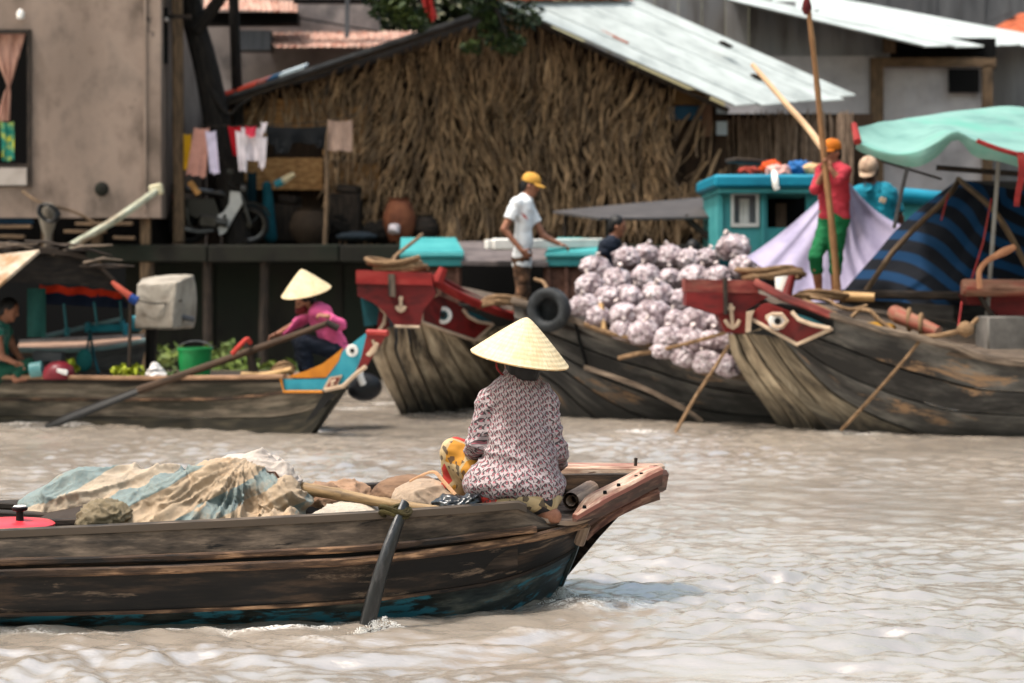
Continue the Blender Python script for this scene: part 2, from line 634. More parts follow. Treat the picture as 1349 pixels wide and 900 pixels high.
M['tin_rust'] = mat('rusty_tin', [c(160, 90, 66), c(196, 172, 158), c(206, 196, 188)], 1.6, (4, 4, .6), .8, .2, .01, patch=c(150, 84, 58), psc=1.6, pth=.52, vary=.1)
M['sheet_tarp'] = mat('grey_tarp_wall', [c(146, 142, 143), c(172, 167, 168), c(186, 181, 181)], 1.2, rough=.6, bump=.3, bd=.05, vary=.05)
M['orange_tile'] = mat('orange_tile', [c(140, 66, 38), c(178, 92, 56), c(194, 116, 80)], 9, rough=.85, bump=.2, vary=.2)
M['dark_void'] = mat('shade_and_black_parts', [c(9, 9, 10), c(14, 13, 13)], 3, rough=1, bump=0, vary=0)  # near-black colour stands in for shade in openings; also used on small black parts
M['leaf'] = mat('tree_leaf', [c(26, 42, 18), c(48, 66, 26), c(84, 96, 40)], 1.3, rough=.6, bump=0, vary=.3)
M['leaf_pale'] = mat('water_plant_leaf', [c(56, 76, 26), c(92, 112, 44), c(130, 140, 62)], 2.3, rough=.6, bump=0, vary=.2)
M['bamboo'] = mat('bamboo', [c(150, 116, 76), c(188, 152, 106), c(204, 172, 128)], 5, (.8, 6, 1), .6, .2, .004, coord='UV', vary=.1)

# ------------------------------------------------------------------ river: one sheet of real waves
def make_water():
    rows = [-300., -80., -20., -4., 1., 4., 5.6]
    d = 6.2
    while d < 24.5:
        rows.append(d); d += d * .0024
    while d < 31:
        rows.append(d); d += .09
    rows += [34., 45., 120., 400.]
    cols = [-400., -120., -40., -15., -8.] + list(np.arange(-5.7, 5.7, .023)) + [8., 15., 40., 120., 400.]
    R, Cc = np.array(rows), np.array(cols)
    X, Y = np.meshgrid(Cc, R)
    Z = np.zeros_like(X)
    rng = np.random.default_rng(3)
    wx = X + .12 * np.sin(1.7 * Y + .8 * X) + .07 * np.sin(3.9 * X - 2.3 * Y)
    wy = Y + .10 * np.sin(1.9 * X - 1.1 * Y) + .06 * np.sin(4.4 * Y + 1.2 * X)
    gain = .55 + .45 * np.sin(.9 * X + .6 * np.sin(.8 * Y)) * np.sin(.7 * Y + 1.1 * np.sin(.5 * X))
    for k in range(80):
        lam = .075 * (.50 / .075) ** rng.random()
        th = rng.normal(math.pi / 2 + .15, .5)
        ph = rng.random() * 2 * math.pi
        a = (.0066 * lam ** .8) * rng.uniform(.5, 1.2)
        kx, ky = 2 * math.pi / lam * math.cos(th), 2 * math.pi / lam * math.sin(th)
        s = np.sin(kx * wx + ky * wy + ph)
        w = a * (s + .6 * (1 - np.abs(s)) ** 2)
        Z += w * (gain if lam < .45 else 1.0)
    near = np.clip((9.25 - Y) / .7, 0, 1)
    for k in range(7):
        lam = rng.uniform(.55, 1.25); th = rng.normal(math.pi / 2 + .3, .5); ph = rng.random() * 6.28
        s = np.sin(2 * math.pi / lam * (math.cos(th) * wx + math.sin(th) * wy) + ph)
        Z += near * .0065 * lam * (s + .5 * (1 - np.abs(s)) ** 2)
    foam = np.zeros_like(X)
    def lump(px, py, sx, sy, h, f=0.0, fs=1.0, ang=0.0):
        nonlocal Z, foam
        p = on_water(px, py)
        dx, dy = X - p.x, Y - p.y
        ca, sa = math.cos(ang), math.sin(ang)
        u, v = dx * ca + dy * sa, -dx * sa + dy * ca
        g = np.exp(-(u / sx) ** 2 - (v / sy) ** 2)
        Z += h * g
        if f:
            foam = np.maximum(foam, f * np.exp(-(u / (sx * fs)) ** 2 - (v / (sy * fs)) ** 2))
    # wake of the near boat: the stroke of the oar, the bow wave, the swell along the hull
    lump(518, 842, .16, .10, .030)
    lump(497, 814, .06, .05, .045, 1.2, 1.2)
    lump(600, 862, .30, .12, .028)
    lump(415, 850, .16, .12, .018, .35, .8)
    lump(365, 832, .15, .05, .012, 1.1, 1.0)
    lump(325, 836, .12, .04, .008, .85, 1.0)
    lump(280, 858, .22, .12, .020)
    lump(130, 872, .30, .12, .02)
    lump(690, 840, .24, .10, .015, .2, .7, .25)
    lump(757, 806, .15, .11, .050, .85, .9)
    lump(805, 799, .12, .10, .018, 1.0, 1.0)
    lump(835, 802, .10, .08, .008, .55, 1)
    lump(738, 786, .05, .06, .035, 1.1, 1.1)
    lump(715, 852, .30, .10, -.02)
    lump(455, 820, .10, .04, -.008, .8, 1)
    lump(230, 834, .22, .035, .004, .6, 1)
    lump(60, 838, .4, .03, .003, .5, 1)
    lump(820, 850, .5, .08, .016, 0, 1, .1)
    lump(900, 880, .6, .10, .014, 0, 1, .1)
    for px, py in ((25, 560), (90, 562), (42, 566), (410, 568), (470, 540), (505, 533), (845, 570), (1120, 573)):
        lump(px, py, .22, .2, .0, .6, 1)
    fade = np.clip((5.6 - np.abs(X)) / .8, 0, 1) * np.clip((Y - 6.2) / .6, 0, 1) * np.clip((29.2 - Y) / 2.0, 0, 1)
    Z *= fade
    m, n = X.shape
    v = np.stack([X, Y, Z], -1).reshape(-1, 3)
    i = np.arange(m * n).reshape(m, n)
    f = np.stack([i[:-1, :-1], i[:-1, 1:], i[1:, 1:], i[1:, :-1]], -1).reshape(-1, 4)
    me = raw_mesh('river', v, f, None, 180)
    a = me.attributes.new('foam', 'FLOAT', 'POINT')
    a.data.foreach_set('value', (foam * fade).astype(np.float32).ravel())
    me.materials.append(M['water'])
    link(me, 'river_water', None, V3((0, 0, 0)), kind='structure')
    return (X, Y, Z)

WATER = make_water()

# ------------------------------------------------------------------ bank and quay
GZ = 1.90            # the bank stands 1.9 m above the river
mb = MB()
for k in range(1):
    mb.grid([[(-500, 30.0, GZ), (500, 30.0, GZ)], [(-500, 900, GZ), (500, 900, GZ)]])
build(mb, 'bank_ground', M['earth'], kind='structure', smooth=0, loc=(0, 30, GZ))
quay = thing('quay', 'dark mossy concrete quay along the river bank below the thatched house', 'quay', (0, 29.6, -.5))
x = -5.9
k = 0
while x < 14:
    w = U(1.5, 2.1)
    mb = MB(); mb.box((x + w / 2, 30.0, GZ - .13), (w - .02, 1.25 + U(-.04, .04), .24), (0, U(-.006, .006), 0), .02)
    build(mb, 'coping_slab', M['quay'], quay, 30)
    mb = MB(); mb.box((x + w / 2, 30.35 + U(-.02, .02), .45), (w - .012, .5, 2.4), None, .02)
    build(mb, 'wall_panel', M['quay'], quay, 30)
    x += w; k += 1
for px in (195, 275, 345, 545, 640):
    D = 29.55
    p = at(px, 400, D)
    mb = MB(); mb.tube([(p.x, D, -.6), (p.x + U(-.05, .05), D, GZ - .02)], [.075, .065], 8)
    build(mb, 'pile', M['dark_wood'] if px > 200 else M['grey_wood'], quay)

# ------------------------------------------------------------------ concrete house at the left
def quad_wall(root, name, material, px0, px1, y0, y1, D, thick=.18, **kw):
    a, b = at(px0, y1, D), at(px1, y0, D)
    mb = MB(); mb.box(((a.x + b.x) / 2, D + thick / 2, (a.z + b.z) / 2), (abs(b.x - a.x), thick, abs(b.z - a.z)))
    return build(mb, name, material, root, 0, **kw)

ch = thing('concrete_house', 'unpainted grey concrete house wall with a dark window hole, left of the tree', 'house', at(100, 290, 29.3))
quad_wall(ch, 'wall', M['concrete'], 41, 212, -160, 287, 29.3, .22)
quad_wall(ch, 'wall', M['concrete'], -160, 41, -160, 39, 29.303, .22)
quad_wall(ch, 'wall', M['concrete'], -160, 41, 246, 287, 29.303, .22)
quad_wall(ch, 'wall', M['concrete'], -160, -50, 39, 246, 29.303, .22)
a, b = at(212, 287, 29.52), at(212, -160, 29.52)
mb = MB(); mb.box((a.x - .11, 31.6, (a.z + b.z) / 2), (.22, 4.1, b.z - a.z)); build(mb, 'wall', M['concrete'], ch, 0)
mb = MB()
for (x0, x1, y0, y1) in ((36, 41, 39, 246), (-50, 36, 39, 44), (-50, 36, 216, 220)):
    p, q = at(x0, y1, 29.27), at(x1, y0, 29.27)
    mb.box(((p.x + q.x) / 2, 29.3, (p.z + q.z) / 2), (q.x - p.x, .1, q.z - p.z))
fr = build(mb, 'window_frame', M['dark_wood'], ch, 0)
quad_wall(ch, 'sill_block', mat('pale_block', [c(150, 140, 132), c(178, 168, 160)], 4, rough=.9, vary=0), -50, 35, 221, 244, 29.24, .2)
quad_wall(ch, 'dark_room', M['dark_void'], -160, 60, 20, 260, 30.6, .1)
mb = MB()
p = at(193, 62, 29.28); mb.box((p.x - .02, 29.29, at(0, 120, 29.3).z), (.03, .04, 3.3)); build(mb, 'drain_pipe', M['concrete'], ch, 0)
# stilts and loose boards under the house
for px in (62, 128, 192):
    D = 29.5
    mb = MB(); mb.beam(at(px, 283, D), at(px, 520, D), .14, .14, (0, 1, 0), .015)
    build(mb, 'stilt', M['post'], ch)
mb = MB(); p, q = at(-60, 285, 29.42), at(44, 292, 29.42)
mb.box(((p.x + q.x) / 2, 29.42, (p.z + q.z) / 2 - .02), (q.x - p.x, .06, .09))
build(mb, 'blue_board', mat('blue_board_paint', [c(16, 58, 84), c(22, 76, 108)], 6, rough=.7), ch, 0)
for (x0, x1, y) in ((-40, 42, 299), (-40, 33, 311), (85, 140, 305), (150, 178, 313), (100, 175, 295)):
    mb = MB(); mb.beam(at(x0, y, 29.35), at(x1, y - U(-1, 1), 29.35), .12, .045, bev=.006)
    build(mb, 'joist', M['post'], ch)
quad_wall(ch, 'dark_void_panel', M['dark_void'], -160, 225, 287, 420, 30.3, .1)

# ------------------------------------------------------------------ roofs of corrugated sheets
def sheet_roof(root, A, B, Cq, Dq, n, material, amp=.012, waves=9, thick=.012, over=.05):
    """A ridge front, B ridge back, Cq eave back, Dq eave front; n sheets side by side, each a part."""
    A, B, Cq, Dq = map(V3, (A, B, Cq, Dq))
    nrm = (B - A).cross(Dq - A).normalized()
    if nrm.z < 0: nrm = -nrm
    for k in range(n):
        u0, u1 = k / n, (k + 1) / n + (over / (B - A).length if k < n - 1 else 0)
        mb = MB()
        lift = .006 * (k % 2) + U(0, .004)
        P = []
        for i in range(3):
            v = i / 2
            row = []
            ext = U(-.04, .05) if i == 2 else 0
            for j in range(waves * 4 + 1):
                u = lerp(u0, u1, j / (waves * 4))
                p = A.lerp(B, u).lerp(Dq.lerp(Cq, u), v + ext * .4)
                row.append(p + nrm * (lift + amp * math.cos(2 * math.pi * j / 4)))
            P.append(row)
        mb.slab(P, -nrm * thick)
        build(mb, 'roof_sheet', material, root, 60)

# ------------------------------------------------------------------ thatched house
th = thing('thatched_house', 'big house with shaggy brown palm thatch gable under white tin roof', 'house', at(640, 320, 31.2))
DG = 31.2
def gable_top(px):
    """Underside of the roof over the gable, in pixels."""
    return lerp(132, 4, (px - 288) / (664 - 288)) if px < 664 else lerp(4, 140, (px - 664) / (968 - 664))
loop = [at(292, 330, DG + .15), at(958, 330, DG + .15), at(958, 146, DG + .15), at(664, 10, DG + .15), at(292, 138, DG + .15)]
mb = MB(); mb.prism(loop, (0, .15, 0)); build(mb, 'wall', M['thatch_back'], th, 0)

def leaf_mesh(L, w, bend, twist):
    mb = MB()
    n = 5
    P = []
    for i in range(n + 1):
        t = i / n
        ww = w * (.75 + .5 * math.sin(math.pi * min(1, t * 1.15))) * (1 - .75 * max(0, t - .6) / .4)
        y = -(.015 + bend * t * t)
        x0 = .03 * math.sin(2.4 * t + twist * 5)
        a = twist * t
        P.append([(x0 - ww / 2 * math.cos(a), y - ww / 2 * math.sin(a), -L * t), (x0, y - .012, -L * t), (x0 + ww / 2 * math.cos(a), y + ww / 2 * math.sin(a), -L * t)])
    mb.grid(P)
    return mb

rl = random.Random(11)
LV = [leaf_mesh(rl.uniform(.22, .50), rl.uniform(.012, .034), rl.uniform(.03, .24), rl.uniform(-1.1, 1.1)) for _ in range(24)]
LM = []
for m_ in LV:
    me = raw_mesh('thatch_leaf', [tuple(q) for q in m_.v], m_.f, [q for fc in m_.uv for q in fc], 180)
    me.materials.append(M['thatch'])
    LM.append(me)
spots = []
z0, z1 = at(0, 318, DG).z, at(0, 14, DG).z
z = z0 + .25
while z < z1:
    x = at(300, 0, DG).x
    while x < at(955, 0, DG).x:
        px = CX + x * F / DG
        py = HORIZON - (z - CAM_H) * F / DG
        edge = py - gable_top(px)
        rag = noise.noise((x * .5, z * .5, 3))
        skip = (px < 430 and py > 150 and rag < .5) or (px > 885 and py < 235 and rag < .62)
        if edge > 8 and not skip and rl.random() < .93:
            spots.append((x + rl.uniform(-.03, .03), z + rl.uniform(-.07, .07), px, py))
        x += rl.uniform(.022, .046)
    z += .12
rl.shuffle(spots)
org = origin_of(th)
stuff = MB()
for k, (x, z, px, py) in enumerate(spots):
    rot = Euler((rl.uniform(-.10, .10), rl.gauss(.08, .16) + .75 * noise.noise((x * .8, z * .8, 31)), rl.gauss(0, .7)))
    s = rl.uniform(.7, 1.2)
    y = DG + .10 - rl.uniform(0, .17) - .26 * max(0, noise.noise((x * 2.6, z * 3.4, 8))) - .12 * (((z + .12 * noise.noise((x * .9, 0, 4))) % .42) / .42)
    if k < 296:
        o = bpy.data.objects.new('thatch_leaf', rl.choice(LM))
        COL.objects.link(o); o.parent = th
        s *= 1.3; y -= .06
        o.location = V3((x, y, z)) - org; o.rotation_euler = rot; o.scale = (s, s, s)
    else:
        src = rl.choice(LV)
        Mx = Matrix.Translation((x, y, z)) @ rot.to_matrix().to_4x4() @ Matrix.Scale(s, 4)
        stuff.add([Mx @ V3(q) for q in src.v], src.f, src.uv)
build(stuff, 'thatch', M['thatch'], th, 180, kind='stuff')
# loose fronds over the right corner, slats and boards at the left
for k in range(26):
    o = bpy.data.objects.new('thatch_leaf', rl.choice(LM)); COL.objects.link(o); o.parent = th
    px, py = rl.uniform(868, 955), rl.uniform(150, 250)
    p = at(px, py, DG - .12)
    o.location = p - org; o.rotation_euler = (rl.uniform(-.2, .2), rl.uniform(.1, .9), rl.gauss(0, .5)); s = rl.uniform(1.1, 1.7); o.scale = (s, s, s)
mboard = mat('woven_bamboo_board', [c(120, 84, 52), c(172, 128, 82), c(196, 154, 104)], 10, (1, 3, 1), .85, .4, coord='UV', vary=.2)
for (x0, x1, y0, y1) in ((300, 352, 145, 190), (352, 432, 130, 168), (330, 425, 208, 250), (425, 480, 140, 205), (300, 345, 200, 240), (430, 500, 215, 262)):
    quad_wall(th, 'board', mboard, x0, x1, y0, y1, DG - .02 - U(0, .05), .03)
mb = MB(); mb.beam(at(935, 92 + 30, DG - .1), at(882, 225, DG - .14), .07, .07); build(mb, 'corner_post', M['post'], th)
for (x0, x1, y0, y1, cc) in ((885, 932, 118, 138, c(104, 76, 40)), (880, 925, 140, 158, c(40, 82, 108)), (925, 938, 138, 180, c(120, 90, 70)), (944, 958, 140, 150, c(150, 158, 164)), (944, 958, 160, 178, c(150, 158, 164))):
    quad_wall(th, 'board', mat('patch_board', [cc], 5, rough=.8), x0, x1, y0, y1, DG - .05, .03)
# roof: white tin over the right slope, thin dark sheet over the left one
A, B, Cq, Dq = at(660, 3, 30.4), at(842, 1, 33.2), at(1128, 127, 33.0), at(967, 139, 30.3)
sheet_roof(th, A, B, Cq, Dq, 6, M['tin'])
B2 = at(842, 1, 33.2)
Lf, Lb = at(284, 130, 30.5), at(330, 128, 34.0)
mb = MB(); mb.slab([[A + V3((0, 0, -.02)), Lf], [B2 + V3((0, 0, -.02)), Lb]], (0, 0, -.05)); build(mb, 'roof', M['tin_dark'], th, 0)
for k, (x0, x1, cc) in enumerate(((284, 308, c(190, 60, 36)), (312, 336, c(206, 74, 44)), (338, 352, c(168, 96, 84)), (350, 368, c(28, 84, 120)), (366, 400, c(180, 190, 194)))):
    y0, y1 = gable_top(x0) - 3, gable_top(x1) - 3
    mb = MB(); mb.slab([[at(x0, y0, 30.42), at(x1, y1, 30.42)], [at(x0 + 6, y0 - 5, 31.4), at(x1 + 6, y1 - 5, 31.4)]], (0, 0, .035))
    build(mb, 'roof_tarp', mat('roof_tarp', [cc], 6, rough=.7), th, 0)
mb = MB(); mb.beam(at(667, 12, 30.6), at(960, 146, 30.6), .08, .06); mb.beam(at(660, 12, 30.6), at(290, 140, 30.6), .08, .06)
build(mb, 'rafter', M['dark_wood'], th, 0)
# ridge tiles and loose tiles lying on the tin
for k in range(9):
    p = A.lerp(B, .08 + .095 * k)
    mb = MB()
    R = Euler((0, U(-.08, .08), math.atan2((B - A).y, (B - A).x) + U(-.1, .1))).to_matrix()
    prof = [R @ V3((sx * .19, .14 * math.cos(a), .11 * math.sin(a))) + p + V3((0, 0, .02)) for sx in (-1, 1) for a in [math.pi * q / 6 for q in range(7)]]
    mb.slab([prof[:7], prof[7:]], lambda q, p=p: (q - p).normalized() * .02 if (q - p).length > 1e-6 else V3((0, 0, .02)))
    build(mb, 'ridge_tile', M['orange_tile'], th, 40)
for (px, py, D, s) in ((770, 38, 31.3, .55), (803, 50, 31.1, .8), (818, 57, 31.0, .75), (956, 62, 32.1, .55), (997, 105, 31.8, .5)):
    u = V3(((px - CX) * D / F, D, CAM_H + (HORIZON - py) * D / F))
    mb = MB(); mb.box(u + V3((0, 0, .04)), (.34 * s, .3 * s, .04), (.05, .42, U(-.4, .4)), .008)
    build(mb, 'loose_tile', M['orange_tile'] if px < 900 else M['dark_wood'], th, 40)

# reed fence between the houses
rf = thing('reed_fence', 'dry reed fence under the tin eave, behind the turquoise cabin', 'fence', at(1040, 300, 32.2))
mb = MB(); 
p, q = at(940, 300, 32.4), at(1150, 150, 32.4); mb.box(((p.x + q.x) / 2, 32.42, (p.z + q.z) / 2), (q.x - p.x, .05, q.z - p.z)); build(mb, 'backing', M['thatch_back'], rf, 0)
reed = mat('dry_reed', [c(96, 80, 68), c(146, 124, 106), c(168, 144, 124)], 5, (6, 6, 1), .9, .3, vary=.25)
for k in range(90):
    x0 = 942 + k * 2.0
    mb = MB(); yy = 152 + U(-8, 6) + (8 if k % 7 == 0 else 0)
    mb.tube([at(x0 + U(-4, 4), 300, 32.3 - U(0, .1)), at(x0 + U(-3, 3), 220, 32.25 - U(0, .12)), at(x0 + U(-4, 4), yy, 32.3)], [.02, .022, .012], 5)
    build(mb, 'reed', reed, rf)

# ------------------------------------------------------------------ grey house at the right with white roof
gh = thing('grey_tin_house', 'grey tin and tarp house with white corrugated roof at upper right', 'house', at(1150, 300, 36))
D = 36.0
n = 13
for k in range(n):
    x0, x1 = 770 + k * 31, 770 + (k + 1) * 31 - .6
    ytop = lerp(-60, 78, (x0 - 770) / (1163 - 770))
    quad_wall(gh, 'wall_sheet', M['tin_grey'], x0, x1, min(-30, ytop) if x0 < 900 else ytop - 25, 80, D + .012 * (k % 2), .04)
mb = MB()
P = []
for i in range(9):
    row = []
    for j in range(26):
        px, py = lerp(955, 1152, j / 25), lerp(74, 215, i / 8)
        p = at(px, py, D - .06)
        row.append(p + V3((0, -.05 * (noise.noise((px * .02, py * .03, 1)) + .6 * abs(noise.noise((px * .05 + py * .04, py * .02, 4)))), 0)))
    P.append(row)
mb.slab(P, (0, .01, 0)); build(mb, 'tarp_wall', M['sheet_tarp'], gh, 180)
mb = MB(); P = []
for i in range(9):
    P.append([at(lerp(1160, 1300, j / 19), lerp(88, 260, i / 8), D - .03) + V3((0, -.07 * (noise.noise((j * .3, i * .5, 7)) + .5 * noise.noise((j * .6 + i * .3, i * .4, 9))), 0)) for j in range(20)])
mb.slab(P, (0, .01, 0)); build(mb, 'tarp_wall', M['sheet_tarp'], gh, 180)
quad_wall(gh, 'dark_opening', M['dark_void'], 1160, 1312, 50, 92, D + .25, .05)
quad_wall(gh, 'window', M['dark_void'], 1250, 1290, 91, 122, D - .16, .05)
for (x0, x1, y0, y1) in ((1147, 1164, 76, 300), (1295, 1308, 86, 300), (1164, 1312, 76, 88), (1164, 1180, 45, 70)):
    quad_wall(gh, 'post', M['post'], x0, x1, y0, y1, D - .2, .1)
sheet_roof(gh, at(925, -8, 34.9), at(1070, -8, 39.5), at(1420, 58, 39.0), at(1222, 62, 34.8), 7, M['tin'])
quad_wall(gh, 'side_wall', M['tin_grey'], 1308, 1460, 60, 320, D + 2.2, .05)

fw = thing('far_shed', 'plain dark grey tin shed wall far behind the white corrugated roof', 'shed', at(1200, 300, 48))
for k in range(16):
    quad_wall(fw, 'wall_sheet', M['tin_dark'], 1010 + k * 32, 1010 + (k + 1) * 32 - .5, -120, 330, 48 + .03 * (k % 2), .05)
fo = thing('tiled_shed', 'small dark shed with an orange tiled roof edge at the right border', 'shed', at(1340, 300, 42))
quad_wall(fo, 'wall', M['tin_dark'], 1290, 1480, 42, 330, 42, .1)
R0, R1, R2, R3 = at(1326, 22, 42.0), at(1460, 14, 42.0), at(1470, 52, 40.8), at(1280, 42, 41)
for k in range(8):
    for r in range(2):
        u0, u1 = k / 8, (k + 1) / 8
        a = R0.lerp(R1, u0).lerp(R3.lerp(R2, u0), r / 2); b = R0.lerp(R1, u1).lerp(R3.lerp(R2, u1), r / 2)
        cc = R0.lerp(R1, u1).lerp(R3.lerp(R2, u1), r / 2 + .55); d = R0.lerp(R1, u0).lerp(R3.lerp(R2, u0), r / 2 + .55)
        if k < 1: continue
        mb = MB(); mb.slab([[a, b], [d, cc]], (0, -.02, .05)); build(mb, 'roof_tile', M['orange_tile'], fo, 0)
mb = MB(); mb.slab([[at(1290, 36, 41.5), at(1335, 18, 41.5)], [at(1290, 36, 43), at(1335, 18, 43)]], (0, 0, .06)); build(mb, 'barge_board', M['tin_dark'], fo, 0)

# ------------------------------------------------------------------ pale buildings behind, left of the thatched house
bb = thing('rendered_building', 'pale grey building with rusty tin awning behind the thatched house', 'building', at(400, 300, 37))
quad_wall(bb, 'wall', mat('pale_grey_render', [c(120, 112, 110), c(148, 138, 135), c(160, 150, 146)], 1.4, rough=.95, vary=.02, patch=c(108, 104, 104), psc=.9, pth=.6), 225, 500, -120, 330, 38, .3)
sheet_roof(bb, at(345, 44, 38), at(640, 40, 38), at(640, 62, 36.6), at(362, 62, 36.6), 7, M['tin_rust'], .014, 5)
sheet_roof(bb, at(255, -4, 37.8), at(392, 2, 37.8), at(392, 16, 36.6), at(268, 12, 36.6), 4, M['tin_rust'], .014, 5)
quad_wall(bb, 'shutter_box', M['dark_void'], 268, 392, 16, 31, 36.9, .5)
quad_wall(bb, 'door_canopy', M['tin_dark'], 310, 356, 40, 66, 36.9, .5)
mb = MB(); mb.beam(at(458, -20, 36.6), at(457, 50, 36.6), .07, .07); build(mb, 'pipe', M['tin_dark'], bb, 0)
mb = MB(); mb.beam(at(395, 24, 37.9), at(500, 42, 37.9), .03, .03); build(mb, 'cable', M['dark_void'], bb, 0)
mb = MB(); mb.box(at(470, 2, 37) , (2.2, .3, .06)); build(mb, 'gutter', M['dark_void'], bb, 0)
bs = thing('brown_shanty', 'low brown board shanty in deep shade behind the motorbike', 'shanty', at(300, 315, 33.5))
for k in range(11):
    quad_wall(bs, 'plank', M['dark_wood'], 212 + k * 20, 231 + k * 20, 118 + U(-6, 6), 325, 33.5 + U(0, .05), .04)

# ------------------------------------------------------------------ tree, poles
def leaf_blob(mb, ctr, rad, n, size, rng):
    for _ in range(n):
        d = V3((rng.gauss(0, 1), rng.gauss(0, 1), rng.gauss(0, 1)))
        d = d.normalized() * (rng.random() ** .4)
        p = V3(ctr) + V3((d.x * rad[0], d.y * rad[1], d.z * rad[2]))
        R = Euler((rng.uniform(-.9, .9), rng.uniform(-.9, .9), rng.uniform(0, 6.3))).to_matrix()
        s = size * rng.uniform(.6, 1.3)
        mb.add([p + R @ V3(q) for q in ((-s, 0, 0), (-.2 * s, -.42 * s, .06 * s), (s, 0, -.1 * s), (-.2 * s, .42 * s, .06 * s))], [(0, 1, 2, 3)])

tr = thing('shade_tree', 'dark leaning tree trunk beside the concrete house, foliage overhead', 'tree', at(312, 318, 30.3))
mb = MB()
mb.tube(spline([at(318, 322, 30.3), at(300, 230, 30.3), at(286, 160, 30.3), at(272, 90, 30.3), at(254, 20, 30.35), at(240, -60, 30.4), at(236, -140, 30.4)], 22), [.23 - .005 * k for k in range(22)], 10)
build(mb, 'trunk', M['bark'], tr)
rt = random.Random(5)
for pts, r in (([(278, 120), (300, 150), (316, 139), (330, 130)], .05), ([(258, 40), (330, -40), (440, -60), (540, -10)], .10), ([(440, -60), (560, -70), (640, -10), (668, 50)], .06), ([(240, -60), (200, -130), (120, -160)], .08), ([(236, -120), (330, -200), (520, -170), (640, -60)], .09)):
    P = spline([at(x, y, 30.2 - .9 * min(1, abs(x - 260) / 300)) for x, y in pts], 12)
    mb = MB(); mb.tube(P, [r * (1 - .06 * k) for k in range(12)], 7); build(mb, 'limb', M['bark'], tr)
mb = MB()
for (px, py, rx, rz, n) in ((520, 14, .42, .22, 260), (505, -20, .6, .3, 260), (545, 28, .25, .14, 110), (640, 5, .35, .25, 260), (650, 40, .2, .25, 150), (672, 58, .22, .16, 120), (690, 20, .3, .2, 120), (600, -30, .5, .3, 260), (480, -60, .7, .4, 300), (620, -90, .9, .5, 420), (400, -90, 1.0, .4, 360), (250, -130, 1.2, .5, 380), (300, -60, .8, .3, 200), (130, -170, 1.0, .5, 260), (520, -190, 1.2, .6, 420), (700, -110, .8, .4, 240), (620, 60, .14, .1, 40), (240, -230, .9, .5, 620), (330, -250, .9, .5, 620), (400, -260, .8, .45, 500), (290, -300, 1.0, .5, 500), (190, -220, .9, .5, 520), (350, -200, .7, .35, 420)):
    p = at(px, py, 29.7)
    leaf_blob(mb, p, (rx, .55, rz), n, .085, rt)
build(mb, 'crown', M['leaf'], tr, 0)

ft = thing('far_tree', 'dark bushy tree behind the ridge of the thatched house', 'tree', at(560, 300, 41))
mb = MB(); mb.tube([at(560, 310, 41), at(565, 150, 41), at(575, 40, 41)], [.25, .2, .12], 8); build(mb, 'trunk', M['bark'], ft)
mb = MB()
for (px, py, rx, rz) in ((500, 40, .8, .6), (540, 10, .9, .7), (590, 30, .9, .6), (630, -10, 1.0, .7), (560, -60, 1.3, .7), (660, -60, 1.2, .7), (480, -30, .7, .6), (610, 70, 1.0, .6), (700, -30, .9, .5)):
    leaf_blob(mb, at(px, py, 41), (rx, .8, rz), 330, .13, rt)
build(mb, 'crown', M['leaf'], ft, 0)

up = thing('utility_pole', 'weathered brown pole at the corner of the concrete house', 'pole', at(236, 318, 29.9))
mb = MB(); mb.beam(at(236, 320, 29.9), at(233, -120, 29.9), .15, .15, (0, 1, 0), .02); build(mb, 'shaft', M['post'], up)
mb = MB(); mb.beam(at(215, 22, 29.85), at(252, 22, 29.85), .06, .06); build(mb, 'bracket', M['dark_wood'], up)
mb = MB(); mb.beam(at(216, 10, 29.7), at(216, 84, 29.7), .1, .1); build(mb, 'meter_box', M['dark_void'], up, 0)
mb = MB(); mb.lathe([(0, -.03), (.03, -.02), (.035, 0), (.02, .03), (0, .035)], at(219, 26, 29.62), 10); build(mb, 'insulator', mat('porcelain', [c(190, 180, 172)], 3, rough=.4), up)
dp = thing('dark_pole', 'slim dark wooden pole standing right of the leaning trunk', 'pole', at(316, 318, 30.9))
mb = MB(); mb.tube([at(316, 320, 30.9), at(313, 140, 30.9), at(303, -120, 30.9)], [.085, .08, .075], 9); build(mb, 'shaft', M['bark'], dp)
cloth_red = mat('red_cloth', [c(170, 44, 40), c(208, 66, 58)], 5, rough=.8, vary=0)
mb = MB(); P = [[at(lerp(553, 566, j / 5) + i * 2.2, -6 + i * 6.5 + 3 * math.sin(j), 31.2 + .05 * math.sin(j * 2 + i)) for j in range(6)] for i in range(6)]
mb.slab(P, (0, .01, 0)); build(mb, 'red_cloth', cloth_red, None, 60, 'red cloth hung in the foliage above the left roof slope', 'cloth')
